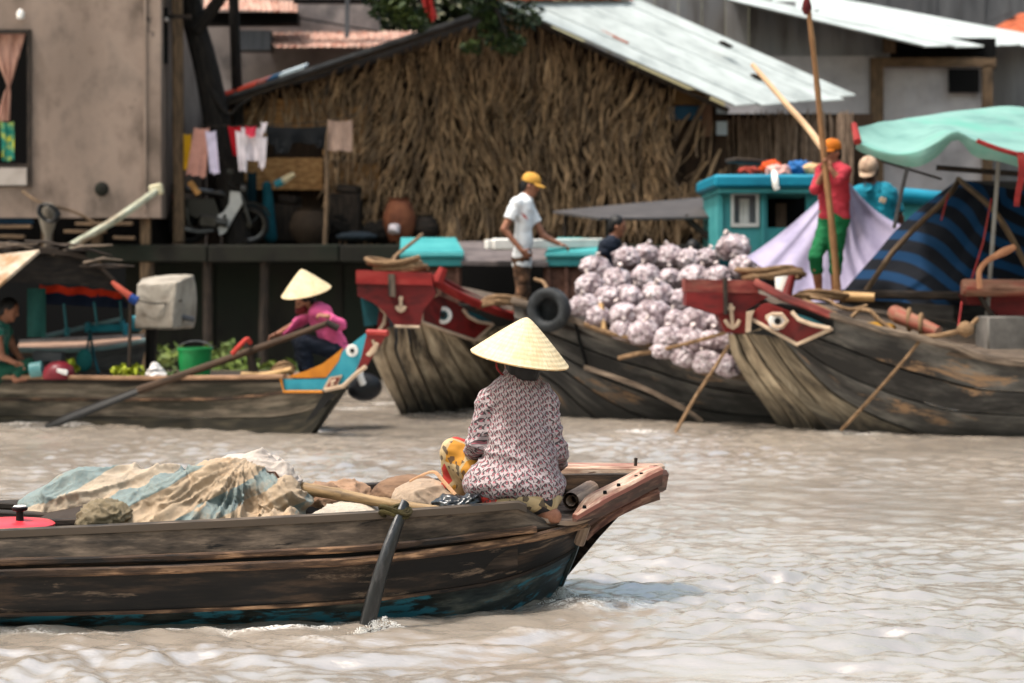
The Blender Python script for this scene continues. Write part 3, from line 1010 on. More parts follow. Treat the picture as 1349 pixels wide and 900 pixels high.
# ------------------------------------------------------------------ boat building
def strake(root, name, L0, L1, material, nu=40, rows=5, thick=.03, gap=.006, smooth=50, **kw):
    """A plank between two edge lines: its outer face, and both edges turned in so that the joints are real grooves."""
    a, b = spline(L0, nu), spline(L1, nu)
    Pm = [[a[j].lerp(b[j], i / (rows - 1)) for j in range(nu)] for i in range(rows)]
    nr = V3((0, 0, 0))
    for j in range(0, nu - 1, 3):
        nr += (Pm[0][j + 1] - Pm[0][j]).cross(Pm[-1][j] - Pm[0][j])
    sg = 1 if nr.y < 0 else -1
    P = []
    for i, row in enumerate(Pm):
        t = i / (rows - 1)
        P.append([])
        for j, p in enumerate(row):
            d = b[j] - a[j]
            L = d.length + 1e-6
            tt = min(max(t, gap / L), 1 - gap / L)
            P[-1].append(a[j] + d * tt)
    inn = []
    for row in (P[0], P[-1]):
        r = []
        for j, p in enumerate(row):
            q = row[min(j + 1, nu - 1)] - row[max(j - 1, 0)]
            n_ = q.cross(b[j] - a[j]) * sg
            n_ = n_.normalized() if n_.length > 1e-9 else V3((0, -1, 0))
            r.append(p - n_ * thick)
        inn.append(r)
    mb = MB()
    mb.grid([inn[0]] + P + [inn[1]])
    return build(mb, name, material, root, smooth, **kw)

def rail(root, name, pts, w, h, material, n=50, out=(0, -1, 0), off=0.0, smooth=40, **kw):
    """A square rubbing strip swept along a line, h tall and standing w proud of it."""
    P = spline(pts, n)
    rows = []
    for i, p in enumerate(P):
        t = (P[min(i + 1, n - 1)] - P[max(i - 1, 0)]).normalized()
        o = V3(out) - t * V3(out).dot(t)
        o.normalize()
        u = t.cross(o)
        if u.z < 0: u = -u
        q, cch = [], min(w, h) * .2
        for (x, y) in ((-.01, h / 2), (w - cch, h / 2), (w, h / 2 - cch), (w, -h / 2 + cch), (w - cch, -h / 2), (-.01, -h / 2)):
            q.append(p + o * (x + off) + u * y)
        rows.append(q + [q[0]])
    mb = MB()
    mb.grid([[rows[i][k] for i in range(n)] for k in range(7)])
    for row, fl in ((rows[0], 1), (rows[-1], 0)):
        mb.add(row[:6], [tuple(range(6))[::-1] if fl else tuple(range(6))])
    return build(mb, name, material, root, smooth, **kw)

M['fb_top'] = mat('near_boat_washboard', [c(50, 43, 37), c(92, 80, 69), c(128, 112, 97)], 6, (1, 4.5, 1), .8, .6, .006, coord='UV', patch=c(52, 47, 41), psc=1.4, pth=.56, patch2=c(22, 20, 19), p2sc=2.6, p2th=.62, vary=.06, detail=10)
M['fb_mid'] = mat('near_boat_plank', [c(30, 25, 22), c(62, 48, 38), c(140, 104, 76)], 3.4, (1, 8, 1), .7, .6, .006, coord='UV', patch=c(28, 25, 23), psc=.9, pth=.47, patch2=c(120, 92, 68), p2sc=2.6, p2th=.63, vary=.05, detail=11)
M['fb_low'] = mat('near_boat_dark_plank', [c(24, 21, 20), c(52, 44, 38), c(104, 82, 64)], 3.4, (1, 6, 1), .65, .6, .006, coord='UV', patch=c(22, 20, 19), psc=.9, pth=.5, patch2=c(120, 102, 86), p2sc=2.0, p2th=.615, vary=0, detail=11)
M['fb_bot'] = mat('near_boat_bottom', [c(30, 38, 38), c(64, 72, 70), c(116, 116, 106)], 5, (1, 3, 1), .5, .6, .006, coord='UV', patch=c(34, 40, 36), psc=2.2, pth=.5, patch2=c(50, 116, 132), p2sc=3.4, p2th=.54, vary=0, detail=11)
M['fb_rail'] = mat('worn_rail', [c(40, 32, 27), c(98, 74, 56), c(186, 146, 112)], 6, (1, 7, 1), .75, .7, .008, coord='UV', patch=c(36, 30, 27), psc=1.5, pth=.53, vary=.1, detail=11)
M['fb_red'] = mat('worn_red_paint', [c(116, 74, 62), c(176, 146, 126), c(208, 190, 172)], 5, (1, 5, 1), .7, .6, .006, coord='UV', patch=c(146, 70, 62), psc=2.6, pth=.58, patch2=c(110, 84, 70), p2sc=5, p2th=.62, vary=.06, detail=11)
M['fb_redside'] = mat('old_red_side', [c(70, 44, 40), c(118, 80, 68), c(164, 130, 112)], 6, (1, 5, 1), .75, .6, .006, coord='UV', patch=c(92, 72, 62), psc=2.2, pth=.5, vary=.06, detail=11)
M['deck'] = mat('bare_deck_plank', [c(118, 98, 84), c(160, 138, 120), c(190, 168, 150)], 4, (1, 7, 1), .8, .5, .006, coord='UV', patch=c(120, 100, 90), psc=1.4, pth=.55, vary=.15, detail=10)

# ------------------------------------------------------------------ near boat
nb = thing('wooden_rowing_boat', 'long dark wooden rowing boat with cargo sacks and seated rower, nearest to the camera', 'boat', at(350, 815, 9.9))
L0 = pl((-360, 720, 9.0), (-70, 704.5, 9.15), (0, 701, 9.2), (220, 691, 9.3), (400, 682, 9.4), (532, 674.5, 9.46), (640, 667, 9.55), (682, 663.5, 9.6), (694, 668, 9.64), (712, 680, 9.72), (738, 692, 9.83))
L1 = pl((-360, 759, 8.97), (-70, 743.5, 9.12), (0, 740, 9.16), (200, 735, 9.27), (400, 726, 9.38), (503, 720, 9.44), (571, 713, 9.5), (660, 702, 9.6), (704, 697, 9.66), (738, 695, 9.8))
L2 = pl((-360, 773, 8.97), (-70, 758.5, 9.12), (0, 755, 9.16), (200, 750, 9.26), (400, 742, 9.37), (470, 738, 9.42), (556, 729, 9.49), (640, 718, 9.6), (710, 706, 9.7), (740, 698, 9.8), (766, 690, 9.95))
L3 = pl((-360, 826, 9.0), (-70, 813, 9.16), (0, 810, 9.2), (200, 806, 9.3), (400, 797, 9.42), (485, 791, 9.48), (567, 781, 9.57), (649, 768, 9.7), (706, 750, 9.87), (740, 734, 10.0), (758, 722, 10.1))
L4 = pl((-360, 876, 9.4), (-70, 863, 9.53), (0, 860, 9.56), (200, 858, 9.62), (400, 854, 9.7), (600, 848, 9.8), (660, 840, 9.9), (700, 822, 10.1), (726, 800, 10.4))
Lm = [a.lerp(b, .52) for a, b in zip(spline(L2, 14), spline(L3, 14))]
strake(nb, 'washboard', L0, L1, M['fb_top'], 60, 6, .035)
strake(nb, 'plank', L1, L2, M['fb_mid'], 60, 4)
strake(nb, 'plank', L2, L3, M['fb_low'], 60, 8)
strake(nb, 'bottom_plank', L3, L4, M['fb_bot'], 60, 9)
rail(nb, 'rubbing_strip', L1[:-1], .03, .030, M['fb_rail'])
rail(nb, 'rubbing_strip', L2, .036, .038, M['fb_rail'])
rail(nb, 'rubbing_strip', L3, .012, .016, M['fb_rail'])
G = spline(L0[:9], 60)
mb = MB(); mb.slab([[p + V3((0, -.012, .006)) for p in G], [p + V3((0, .045, .01)) for p in G]], (0, 0, -.03)); build(mb, 'gunwale', M['fb_top'], nb, 40)
mb = MB(); mb.slab([[p + V3((0, .035, 0)) for p in spline(L0[:8], 60)], [p + V3((0, .10, -.30)) for p in spline(L0[:8], 60)]], (0, .01, 0)); build(mb, 'inner_side', M['dark_wood'], nb, 40)
FG_ = pl((-360, 676, 10.25), (-70, 664, 10.4), (0, 662, 10.45), (300, 650, 10.55), (560, 634, 10.62), (743, 622, 10.62), (800, 625, 10.5), (862, 630, 10.2))
Ff = spline(FG_, 40)
Fb = spline(pl((-360, 815, 10.0), (-70, 800, 10.2), (300, 790, 10.3), (560, 785, 10.4), (700, 775, 10.5), (722, 790, 10.45)), 40)
mb = MB(); mb.slab([Ff, [a.lerp(b, .5) + V3((0, .1, 0)) for a, b in zip(Ff, Fb)], Fb], (0, .03, 0)); build(mb, 'far_side', M['dark_wood'], nb, 40)
mb = MB(); mb.slab([[p + V3((0, -.03, .004)) for p in Ff[:32]], [p + V3((0, .05, .006)) for p in Ff[:32]]], (0, 0, -.035)); build(mb, 'gunwale', M['dark_wood'], nb, 40)
N_ = spline(pl((-360, 750, 9.25), (-70, 735, 9.4), (300, 722, 9.5), (600, 700, 9.7), (680, 694, 9.8)), 20)
Nf = spline(pl((-360, 714, 10.2), (-70, 700, 10.4), (300, 690, 10.5), (600, 670, 10.6), (680, 664, 10.6)), 20)
mb = MB(); mb.slab([N_, Nf], (0, 0, -.03)); build(mb, 'floor', M['dark_wood'], nb, 40)
mb = MB(); mb.prism([at(-358, 722, 9.01), at(-358, 878, 9.42), at(-358, 815, 10.0), at(-358, 676, 10.25)], (.05, 0, 0)); build(mb, 'transom', M['fb_low'], nb, 0)
for px in (-200, 60, 250, 430, 575):
    mb = MB(); p, q = at(px, 702, 9.62), at(px + 14, 668, 10.45); mb.beam(p + V3((0, 0, -.02)), q + V3((0, 0, -.03)), .07, .05, bev=.008); build(mb, 'thwart', M['dark_wood'], nb)
# bow deck of planks, its two rails, the post under them
Na = spline(pl((585, 682, 9.66), (700, 683, 9.72), (757, 687, 9.80), (800, 668, 9.95), (850, 640, 10.12)), 24)
Nz = spline(pl((585, 630, 10.62), (700, 636, 10.60), (743, 637, 10.58), (800, 634, 10.45), (850, 634, 10.22)), 24)
for k in range(7):
    mb = MB()
    jit = V3((0, 0, U(-.004, .004)))
    rows = [[a.lerp(b, (k + e) / 7) + jit for a, b in zip(Na, Nz)] for e in (.02, .96)]
    mb.slab(rows, (0, 0, -.022)); build(mb, 'deck_plank', M['deck'], nb, 30)
mb = MB()
mb.beam(at(640, 620, 10.62), at(867, 622.5, 10.22), .20, .072, bev=.012)
far_rail = build(mb, 'bow_rail', M['fb_red'], nb)
mb = MB(); a, b = at(640, 637, 10.51), at(838, 635.5, 10.13); mb.beam(a, b, .03, .088, bev=.004); build(mb, 'rail_side', M['fb_low'], nb)
mb = MB()
P = []
for t in range(15):
    u = t / 14
    p = spline(pl((757, 683, 9.72), (785, 666, 9.84), (820, 648, 9.98), (848, 633, 10.10), (862, 627, 10.16)), 15)[t]
    w = .062 * min(1, .25 + 3.2 * u) * (1 - .05 * u); h = .072 * min(1, .35 + 2.6 * u)
    d = V3((.62, .55, .1)).normalized(); s = V3((0, 0, 1)).cross(d)
    P.append([p + s * w + V3((0, 0, h * .5)), p + s * (w * .8) + V3((0, 0, h * .62)), p - s * (w * .8) + V3((0, 0, h * .62)), p - s * w + V3((0, 0, h * .45)), p - s * w * .9 - V3((0, 0, h * .6)), p + s * w * .9 - V3((0, 0, h * .6)), p + s * w + V3((0, 0, h * .5))])
mb.grid([[r[k] for r in P] for k in range(3, 7)]); mb.add(P[0][:6], [(0, 1, 2, 3, 4, 5)]); mb.add(P[-1][:6], [(5, 4, 3, 2, 1, 0)])
build(mb, 'bow_rail', M['fb_redside'], nb, 40)
mb = MB(); mb.slab([[r[0] + V3((0, 0, .002)) for r in P], [r[1] + V3((0, 0, .003)) for r in P], [r[2] + V3((0, 0, .003)) for r in P], [r[3] + V3((0, 0, .002)) for r in P]], (0, 0, -.02)); build(mb, 'rail_cap', M['fb_red'], nb, 40)
mb = MB(); mb.box(at(863, 634, 10.19), (.075, .16, .11), (0, .2, -.5), .02); build(mb, 'rail_block', M['fb_redside'], nb)
for (px, py, D) in ((797, 651, 9.86), (815, 641.5, 9.95), (838, 630.5, 10.06), (770, 670.5, 9.74), (845, 627, 10.08)):
    mb = MB(); mb.lathe([(0, .004), (.008, .004), (.010, -.01)], at(px, py, D - .03) + V3((0, 0, .012)), 10); build(mb, 'bolt_head', M['dark_void'], nb)
mb = MB(); p = at(837, 617, 10.2); mb.tube([p, p + V3((.003, 0, .05))], .008, 8); mb.lathe([(.022, 0), (.02, .008), (0, .01)], p, 8); build(mb, 'bolt', M['dark_wood'], nb)
mb = MB()
st = spline(pl((722, 812, 10.46), (737, 770, 10.36), (755, 728, 10.22), (770, 702, 10.14), (800, 676, 10.14), (838, 655, 10.14), (864, 645, 10.16)), 22)
mb.tube(spline(pl((765, 690, 9.97), (758, 722, 10.1), (742, 762, 10.25), (726, 802, 10.4)), 14), .016, 6); build(mb, 'stem', M['fb_bot'], nb)
mb = MB(); mb.tube(st[12:], [.036 + .002 * k for k in range(10)], 6); build(mb, 'stem_head', M['fb_redside'], nb)
strake(nb, 'bow_cheek', pl((758, 690, 9.93), (772, 688, 10.0), (800, 674, 10.08), (835, 656, 10.12)), pl((757, 722, 10.1), (768, 703, 10.12), (800, 682, 10.12), (838, 660, 10.13)), M['fb_redside'], 16, 4)
mb = MB(); mb.tube([at(763, 716, 9.98), at(771, 692, 9.94)], .026, 8); build(mb, 'bow_peg', M['deck'], nb)
# log rolling on the bow deck
mb = MB()
a, b = at(752, 660, 9.92), at(783, 643, 10.28)
mb.tube([a + (b - a) * t for t in (0, .05, .95, 1)], [.040, .044, .046, .042], 14, caps=False)
mb.tube([a + (b - a) * .01, a + (b - a) * .2], [.026, .02], 12, caps=False)
d = (b - a).normalized()
lg = build(mb, 'hollow_log', M['deck'], None, 40, 'short hollow log on the bow deck behind the seated rower', 'log')

# loose timbers and the red lidded pot at the left end
lt = []
for k, (x0, y0, x1, y1, D, w, lab) in enumerate(((-60, 662, 118, 672, 10.25, .06, 'upper dark plank lying by the pot with the red lid'), (-60, 674, 104, 682, 10.0, .09, 'wide dark plank behind the pot with the red lid'), (66, 688, 118, 687, 9.75, .05, 'short dark plank end between red lid and striped sacks'))):
    mb = MB(); mb.beam(at(x0, y0, D), at(x1, y1, D - .02), w, .03, bev=.006)
    build(mb, 'loose_plank', M['dark_wood'], None, 40, lab, 'plank', 'loose planks in the near boat')
rp = at(12, 694, 9.62)
pot = thing('cooking_pot', 'round cooking pot with red lid and black knob at the left border', 'pot', rp - V3((0, 0, .1)))
mb = MB(); mb.lathe([(.17, -.1), (.2, -.02), (.205, .0), (.198, .004)], rp, 28); build(mb, 'body', mat('aluminium', [c(120, 120, 120), c(150, 150, 150)], 9, rough=.4, metal=.6), pot)
mb = MB(); mb.lathe([(.203, .0), (.205, .012), (.19, .022), (.1, .034), (0, .04)], rp, 32); build(mb, 'lid', mat('red_enamel', [c(206, 44, 56), c(226, 62, 72)], 4, rough=.35, spec=.5, bump=.03, vary=0), pot, 60)
mb = MB(); mb.lathe([(.018, .03), (.016, .075), (.034, .08), (.036, .094), (.02, .10), (0, .10)], rp + V3((.06, -.05, 0)), 18); build(mb, 'knob', mat('dark_plastic', [c(26, 24, 26), c(48, 44, 46)], 8, rough=.4), pot)
mb = MB(); mb.lathe([(.0, .003), (.026, .002), (.03, -.002)], rp + V3((.06, -.05, .100)), 16); build(mb, 'knob_top', mat('pale_knob', [c(206, 196, 192)], 5, rough=.4), pot)

# steering oar hung at the gunwale, bamboo pole across the cargo
oa = thing('steering_oar', 'black wooden oar hanging over the near gunwale into the water', 'oar', at(525, 672, 9.40))
mb = MB()
P = spline([at(534, 662, 9.42), at(524, 690, 9.36), at(508, 735, 9.30), at(496, 775, 9.28), at(483, 824, 9.26)], 16)
mb.tube(P, [.024, .027, .029, .031, .033, .035, .036, .037, .038, .039, .040, .041, .042, .042, .042, .04], 10, flat=.6)
build(mb, 'blade', mat('wet_black_wood', [c(10, 9, 9), c(24, 22, 22), c(110, 104, 104)], 9, (1, 3, 1), .4, .6, .01, spec=.6, coord='UV', vary=0, patch=c(24, 22, 22), psc=1.5, pth=.5, detail=11), oa, 60)
rope_mat = mat('old_rope', [c(92, 72, 52), c(136, 108, 80), c(162, 134, 104)], 14, (1, 3, 1), .9, .5, coord='UV', vary=.1)
green_rope = mat('mossy_rope', [c(54, 46, 26), c(92, 82, 44)], 14, rough=.9)
mb = MB()
for k in range(5):
    cx = at(518 + 3 * (k % 3), 669 + 2.2 * k, 9.41)
    mb.tube([cx + V3((.06 * math.cos(a), .05 * math.sin(a), .012 * math.sin(2 * a))) for a in [2 * math.pi * q / 14 for q in range(15)]], .008, 6)
build(mb, 'lashing', green_rope, oa)
mb = MB()
P = spline([at(395, 643, 10.0), at(450, 652, 9.9), at(510, 663, 9.75), at(578, 672, 9.62)], 20)
mb.tube(P, [.030 - .0006 * k + (.003 if k in (5, 12) else 0) for k in range(20)], 10)
build(mb, 'bamboo_pole', mat('dull_bamboo', [c(104, 84, 60), c(146, 120, 86), c(170, 144, 108)], 5, (.8, 6, 1), .6, .2, .004, coord='UV', vary=0), None, 50, 'dull yellow bamboo pole lying across the pale sacks in the near boat', 'pole')

# ------------------------------------------------------------------ moored sampans: painted bow, planks that fan from the head
M['sp_hull'] = mat('sampan_plank', [c(108, 95, 79), c(168, 151, 127), c(202, 186, 160)], 2.6, (.9, 2.6, 1), .85, .4, .010, coord='UV', vary=.34, patch=c(58, 50, 42), psc=1.1, pth=.55, detail=9, wet=(.06, .5, .5))
M['sp_hull_dark'] = mat('sampan_grey_plank', [c(60, 58, 56), c(100, 96, 91), c(138, 131, 122)], 2.6, (.8, 2.8, 1), .8, .4, .010, coord='UV', vary=.34, patch=c(58, 55, 52), psc=.9, pth=.53, patch2=c(150, 120, 92), p2sc=1.2, p2th=.62, detail=9, wet=(.02, .40, .45))
M['red_paint'] = mat('dark_red_paint', [c(98, 26, 26), c(132, 34, 33), c(142, 46, 42)], 3, (1, 3, 1), .6, .3, .006, coord='UV', patch=c(82, 30, 28), psc=1.5, pth=.6, vary=.04)
M['red_light'] = mat('bright_red_paint', [c(128, 34, 32), c(160, 44, 40), c(172, 70, 62)], 3, (1, 3, 1), .6, .3, .006, coord='UV', vary=.06)
M['red_dusty'] = mat('dusty_red_paint', [c(96, 40, 36), c(136, 58, 52), c(164, 96, 82)], 3, (1, 3, 1), .7, .4, .006, coord='UV', vary=.04, patch=c(120, 84, 72), psc=2.4, pth=.6)
M['cream'] = mat('cream_paint', [c(172, 148, 126), c(198, 176, 152)], 6, rough=.7, bump=.1, vary=.04)
M['teal'] = mat('teal_paint', [c(20, 120, 134), c(34, 154, 166), c(60, 172, 178)], 3, rough=.55, bump=.15, vary=.06, patch=c(30, 138, 150), psc=1.6, pth=.55)
M['teal_dark'] = mat('dark_teal_paint', [c(22, 78, 86), c(32, 100, 108)], 3, rough=.6, bump=.15, vary=.06)
M['black'] = mat('black_paint', [c(18, 18, 20), c(30, 30, 32)], 4, rough=.5, vary=0)
M['white'] = mat('white_paint', [c(200, 196, 190), c(224, 220, 214)], 5, rough=.6, vary=.04)
M['rope'] = rope_mat

def panel(root, name, pts, df, material, off=.03, thick=.03, smooth=0):
    """A board cut to an outline and nailed on the hull, following its surface."""
    mb = MB(); mb.prism([at(x, y, df(x, y) - off) for x, y in pts], (0, thick, 0))
    return build(mb, name, material, root, smooth)

def stroke(root, name, pts, df, r, material, off=.045, closed=False):
    P = [at(x, y, df(x, y) - off) for x, y in pts]
    if closed: P.append(P[0])
    mb = MB(); mb.tube(P, r, 6); return build(mb, name, material, root)

def eye(root, px, py, df, r, pupil=None):
    D = df(px, py) - .06
    R = Matrix.Rotation(math.radians(90), 3, 'X')
    mb = MB(); mb.lathe([(0, .012), (r * .9, .01), (r, 0)], at(px, py, D), 18, R); e = build(mb, 'painted_eye', M['white'], root, 40)
    if pupil:
        mb = MB(); mb.lathe([(0, .018), (r * .55, .016), (r * .58, .005)], at(px, py, D), 14, R); build(mb, 'iris', pupil, e, 40)
    mb = MB(); mb.lathe([(0, .024), (r * .36, .022), (r * .38, .01)], at(px, py, D), 12, R); build(mb, 'pupil', M['black'], e, 40)

def anchor_mark(root, px, py, s, df, lean=0.0):
    f = lambda *q: [(px + (x + lean * y) * s, py + y * s) for x, y in q]
    for q in (f((0, -1), (0, 1)), f((-.6, .35), (-.35, .8), (0, 1.0), (.35, .8), (.6, .35)), f((-.28, -.6), (.28, -.6))):
        stroke(root, 'anchor_emblem', q, df, .020, M['cream'], .04)

# --- first sampan, bow on
df1 = lambda x, y: 22.0 + max(0, y - 430) * .0078 + max(0, x - 556) * .012 + max(0, 505 - x) * .012
s1 = thing('red_bowed_sampan', 'moored wooden sampan with red bow head, round white eye and coiled rope on top', 'boat', at(560, 546, 23.2))
T = [(496, 438), (508, 432), (521, 430), (537, 431), (555, 426), (580, 436), (604, 446), (626, 450), (655, 432), (690, 425)]
MD = [(491, 475), (508, 470), (524, 470), (545, 472), (570, 474), (604, 484), (640, 492), (676, 492), (718, 480), (745, 460)]
W = [(528, 551), (542, 552), (560, 552), (582, 553), (610, 553), (645, 554), (684, 553), (726, 548), (775, 530), (800, 498)]
for k in range(9):
    ln = [pl(*[(x, y, df1(x, y)) for x, y in (T[j], lerp_pt, MD[j], W[j])]) for j in (k, k + 1) for lerp_pt in [((T[j][0] + MD[j][0]) / 2 - (3 if j == 0 else 0), (T[j][1] + MD[j][1]) / 2)]]
    strake(s1, 'plank', ln[0], ln[1], M['sp_hull'], 20, 4, .06, .018)
bk = [(470, 357), (566, 361), (574, 388), (558, 408), (553, 430), (520, 429), (508, 413), (492, 399), (471, 390)]
panel(s1, 'bow_head', bk, lambda x, y: 21.85, M['red_paint'], .05, .35)
panel(s1, 'head_beam', [(469, 356), (568, 360), (570, 376), (469, 374)], lambda x, y: 21.85, M['red_light'], .075, .40)
panel(s1, 'head_post', [(511, 361), (520, 361), (521, 392), (512, 390)], lambda x, y: 21.85, M['grey_wood'], .14, .1)
panel(s1, 'eye_panel', [(556, 404), (562, 393), (575, 388), (600, 399), (625, 415), (650, 427), (626, 449), (590, 437), (555, 424)], df1, M['red_paint'], .05, .04)
stroke(s1, 'panel_border', [(555, 424), (556, 404), (562, 393), (575, 388)], df1, .019, M['cream'], .06)
stroke(s1, 'panel_border', [(650, 427), (626, 449), (590, 437), (555, 424)], df1, .019, M['cream'], .06)
panel(s1, 'teal_wedge', [(611, 408), (632, 415), (649, 425), (630, 424), (618, 417)], df1, M['teal_dark'], .065, .03)
stroke(s1, 'panel_border', [(610, 408), (617, 417), (630, 424), (648, 427)], df1, .018, M['cream'], .08)
eye(s1, 584, 415.5, df1, .092, M['teal_dark'])
anchor_mark(s1, 528, 400, 10, lambda x, y: 21.80)
stroke(s1, 'panel_border', [(520, 430), (553, 431)], lambda x, y: 21.82, .015, M['cream'])
panel(s1, 'eye_panel', [(475, 392), (492, 400), (500, 406), (497, 428), (480, 430)], lambda x, y: 22.2, M['teal_dark'], .05, .04)
panel(s1, 'eye_panel', [(500, 404), (508, 413), (514, 428), (500, 440), (496, 436)], lambda x, y: 22.0, M['red_paint'], .05, .04)
stroke(s1, 'panel_border', [(500, 404), (508, 414), (506, 426), (498, 438)], lambda x, y: 21.95, .02, M['cream'])
rail(s1, 'gunwale', pl((566, 366, 21.95), (590, 381, 22.3), (620, 396, 22.7), (660, 412, 23.2), (700, 420, 23.7), (760, 428, 24.4)), .08, .09, M['red_light'], 24)
rail(s1, 'inner_rail', pl((572, 362, 22.1), (620, 389, 22.85), (662, 406, 23.4)), .06, .06, M['red_paint'], 24)
mb = MB(); mb.tube([at(577, 372, 21.95), at(584, 353, 21.95)], [.06, .045], 8); build(mb, 'mooring_horn', M['red_light'], s1)
dk = [(-.1, 0), (0, 0)]
mb = MB(); mb.slab([[at(475, 366, 22.1), at(575, 372, 22.1), at(680, 412, 23.4)], [at(475, 366, 23.0), at(620, 380, 24.2), at(700, 398, 25.2)]], (0, 0, -.04)); build(mb, 'deck', M['grey_wood'], s1, 0)
fl = [(476, 376, 22.2), (500, 372, 24), (560, 372, 26), (640, 385, 27)]
mb = MB(); mb.slab([pl(*fl), pl((496, 440, 22.4), (515, 450, 24), (575, 450, 26), (650, 450, 27)), pl((528, 551, 23.1), (545, 530, 24.3), (600, 515, 26), (660, 505, 27))], (.02, .03, 0)); build(mb, 'far_side', M['sp_hull_dark'], s1, 60)

# --- second sampan, heaped with garlic
df2 = lambda x, y: 22.25 - (x - 690) * .0032 + max(0, y - 430) * .002
s2 = thing('garlic_sampan', 'low grey sampan loaded with bags of garlic, tyre fender at its end', 'boat', at(860, 560, 21.8))
LS = [[(676, 398), (720, 411), (748, 420), (773, 431), (816, 446), (866, 464), (904, 482), (980, 499), (1080, 508)],
      [(678, 420), (730, 442), (790, 466), (860, 488), (940, 511), (1080, 528)],
      [(680, 440), (735, 466), (800, 500), (880, 528), (960, 545), (1080, 552)],
      [(683, 460), (738, 486), (795, 525), (850, 551), (920, 572), (1080, 582)],
      [(687, 478), (732, 505), (772, 542), (815, 572), (860, 585), (940, 592)],
      [(690, 498), (720, 526), (745, 562), (780, 590), (800, 600), (830, 602)],
      [(692, 520), (705, 545), (715, 575), (722, 600)]]
for k in range(6):
    strake(s2, 'plank', pl(*[(x, y, df2(x, y)) for x, y in LS[k]]), pl(*[(x, y, df2(x, y)) for x, y in LS[k + 1]]), M['sp_hull_dark'], 30, 4, .05, .014)
rail(s2, 'gunwale', pl(*[(x, y - 2, df2(x, y)) for x, y in LS[0]]), .07, .07, M['grey_wood'], 36)
rail(s2, 'rubbing_strip', pl((770, 484, 21.98), (840, 508, 21.8), (900, 538, 21.6), (925, 556, 21.55)), .03, .05, M['grey_wood'], 24)
mb = MB(); mb.slab([pl((690, 410, 22.2), (860, 466, 21.8), (1080, 512, 21.2)), pl((690, 398, 24.2), (860, 432, 24.0), (1080, 455, 23.8))], (0, 0, -.04)); build(mb, 'deck', M['dark_wood'], s2, 0)
mb = MB(); mb.slab([pl((676, 398, 22.3), (690, 394, 24.3), (1080, 448, 24.0)), pl((692, 560, 22.4), (700, 520, 24.3), (1080, 520, 24.0))], (0, .04, 0)); build(mb, 'far_side', M['sp_hull_dark'], s2, 0)
stroke(s2, 'hull_cord', [(758, 425), (763, 447), (772, 478), (772, 483)], df2, .018, M['dark_void'], .06)
# ropes that lie along it
def rope(name, pts, r, label, group=None, m=None, n=24, cat='rope'):
    mb = MB(); mb.tube(spline(pl(*pts), n), r, 6); return build(mb, name, m or M['rope'], None, 60, label, cat, group)
rope('mooring_rope', [(770, 427, 21.9), (800, 438, 21.75), (850, 452, 21.6), (862, 462, 21.5), (840, 466, 21.55), (815, 472, 21.65)], .024, 'thick frayed rope along the garlic sampan gunwale, below the bags')
rope('mooring_rope', [(866, 462, 21.45), (900, 454, 21.3), (950, 440, 20.9), (960, 434, 20.75)], .02, 'slack rope strung across garlic bags up to the second red bow')
rope('mooring_rope', [(960, 455, 20.5), (938, 490, 20.45), (915, 525, 20.4), (889, 571, 20.3)], .018, 'taut rope slanting from the second red bow into the water')
rope('bamboo_stick', [(792, 400, 21.9), (796, 436, 21.8)], .03, 'short upright stake between garlic bags near the tyre', None, M['bamboo'], 4, 'stake')

# --- third sampan at the right
def df3(x, y):
    e = math.exp(-max(0, x - 957) / 170)
    return 20.6 - 1.25 * (1 - math.exp(-max(0, x - 957) / 220)) + max(0, y - 440) * (.0062 * e + .0012)
s3 = thing('black_sided_sampan', 'large dark sampan with red bow head and painted eye, under the blue striped tent', 'boat', at(1180, 572, 20.6))
LS = [[(957, 440), (963, 468), (983, 503), (1010, 540), (1032, 574)],
      [(970, 441), (985, 475), (1010, 512), (1035, 545), (1054, 580)],
      [(983, 440), (1006, 478), (1034, 516), (1062, 550), (1082, 585)],
      [(1004, 431), (1030, 474), (1062, 515), (1100, 556), (1170, 600), (1720, 640)],
      [(1028, 444), (1060, 482), (1100, 520), (1170, 556), (1280, 580), (1720, 596)],
      [(1050, 455), (1090, 482), (1150, 510), (1220, 532), (1310, 546), (1720, 556)],
      [(1075, 445), (1120, 462), (1180, 484), (1250, 503), (1330, 516), (1720, 524)],
      [(1098, 418), (1158, 437), (1214, 448), (1262, 461), (1349, 481), (1720, 496)]]
for k in range(7):
    strake(s3, 'plank', pl(*[(x, y, df3(x, y)) for x, y in LS[k]]), pl(*[(x, y, df3(x, y)) for x, y in LS[k + 1]]), M['sp_hull'] if k < 4 else M['sp_hull_dark'], 30, 5, .05, .014)
strake(s3, 'plank', pl(*[(x, y, df3(x, y)) for x, y in ((1000, 400), (1036, 400), (1070, 410), (1098, 420))]), pl(*[(x, y, df3(x, y)) for x, y in ((985, 440), (1028, 446), (1050, 456), (1098, 440))]), M['black'], 16, 4)
panel(s3, 'bow_head', [(904, 370), (958, 371), (1012, 391), (985, 408), (982, 440), (956, 438), (946, 416), (904, 403)], lambda x, y: 20.55 - (0 if x < 960 else 0) , M['red_paint'], .10, .4)
panel(s3, 'head_beam', [(903, 368), (995, 370), (1000, 386), (903, 385)], lambda x, y: 20.55, M['red_dusty'], .13, .46)
panel(s3, 'head_beam', [(904, 385), (953, 386), (953, 412), (946, 414), (904, 402)], lambda x, y: 20.55, M['red_paint'], .14, .1)
panel(s3, 'head_post', [(953, 366), (958, 366), (959, 415), (954, 414)], lambda x, y: 20.55, M['dark_wood'], .20, .1)
panel(s3, 'mooring_hook', [(984, 411), (994, 409), (990, 418), (989, 437), (983, 438)], lambda x, y: 20.4, M['cream'], .1, .06)
anchor_mark(s3, 964, 416, 16, lambda x, y: 20.44, .1)
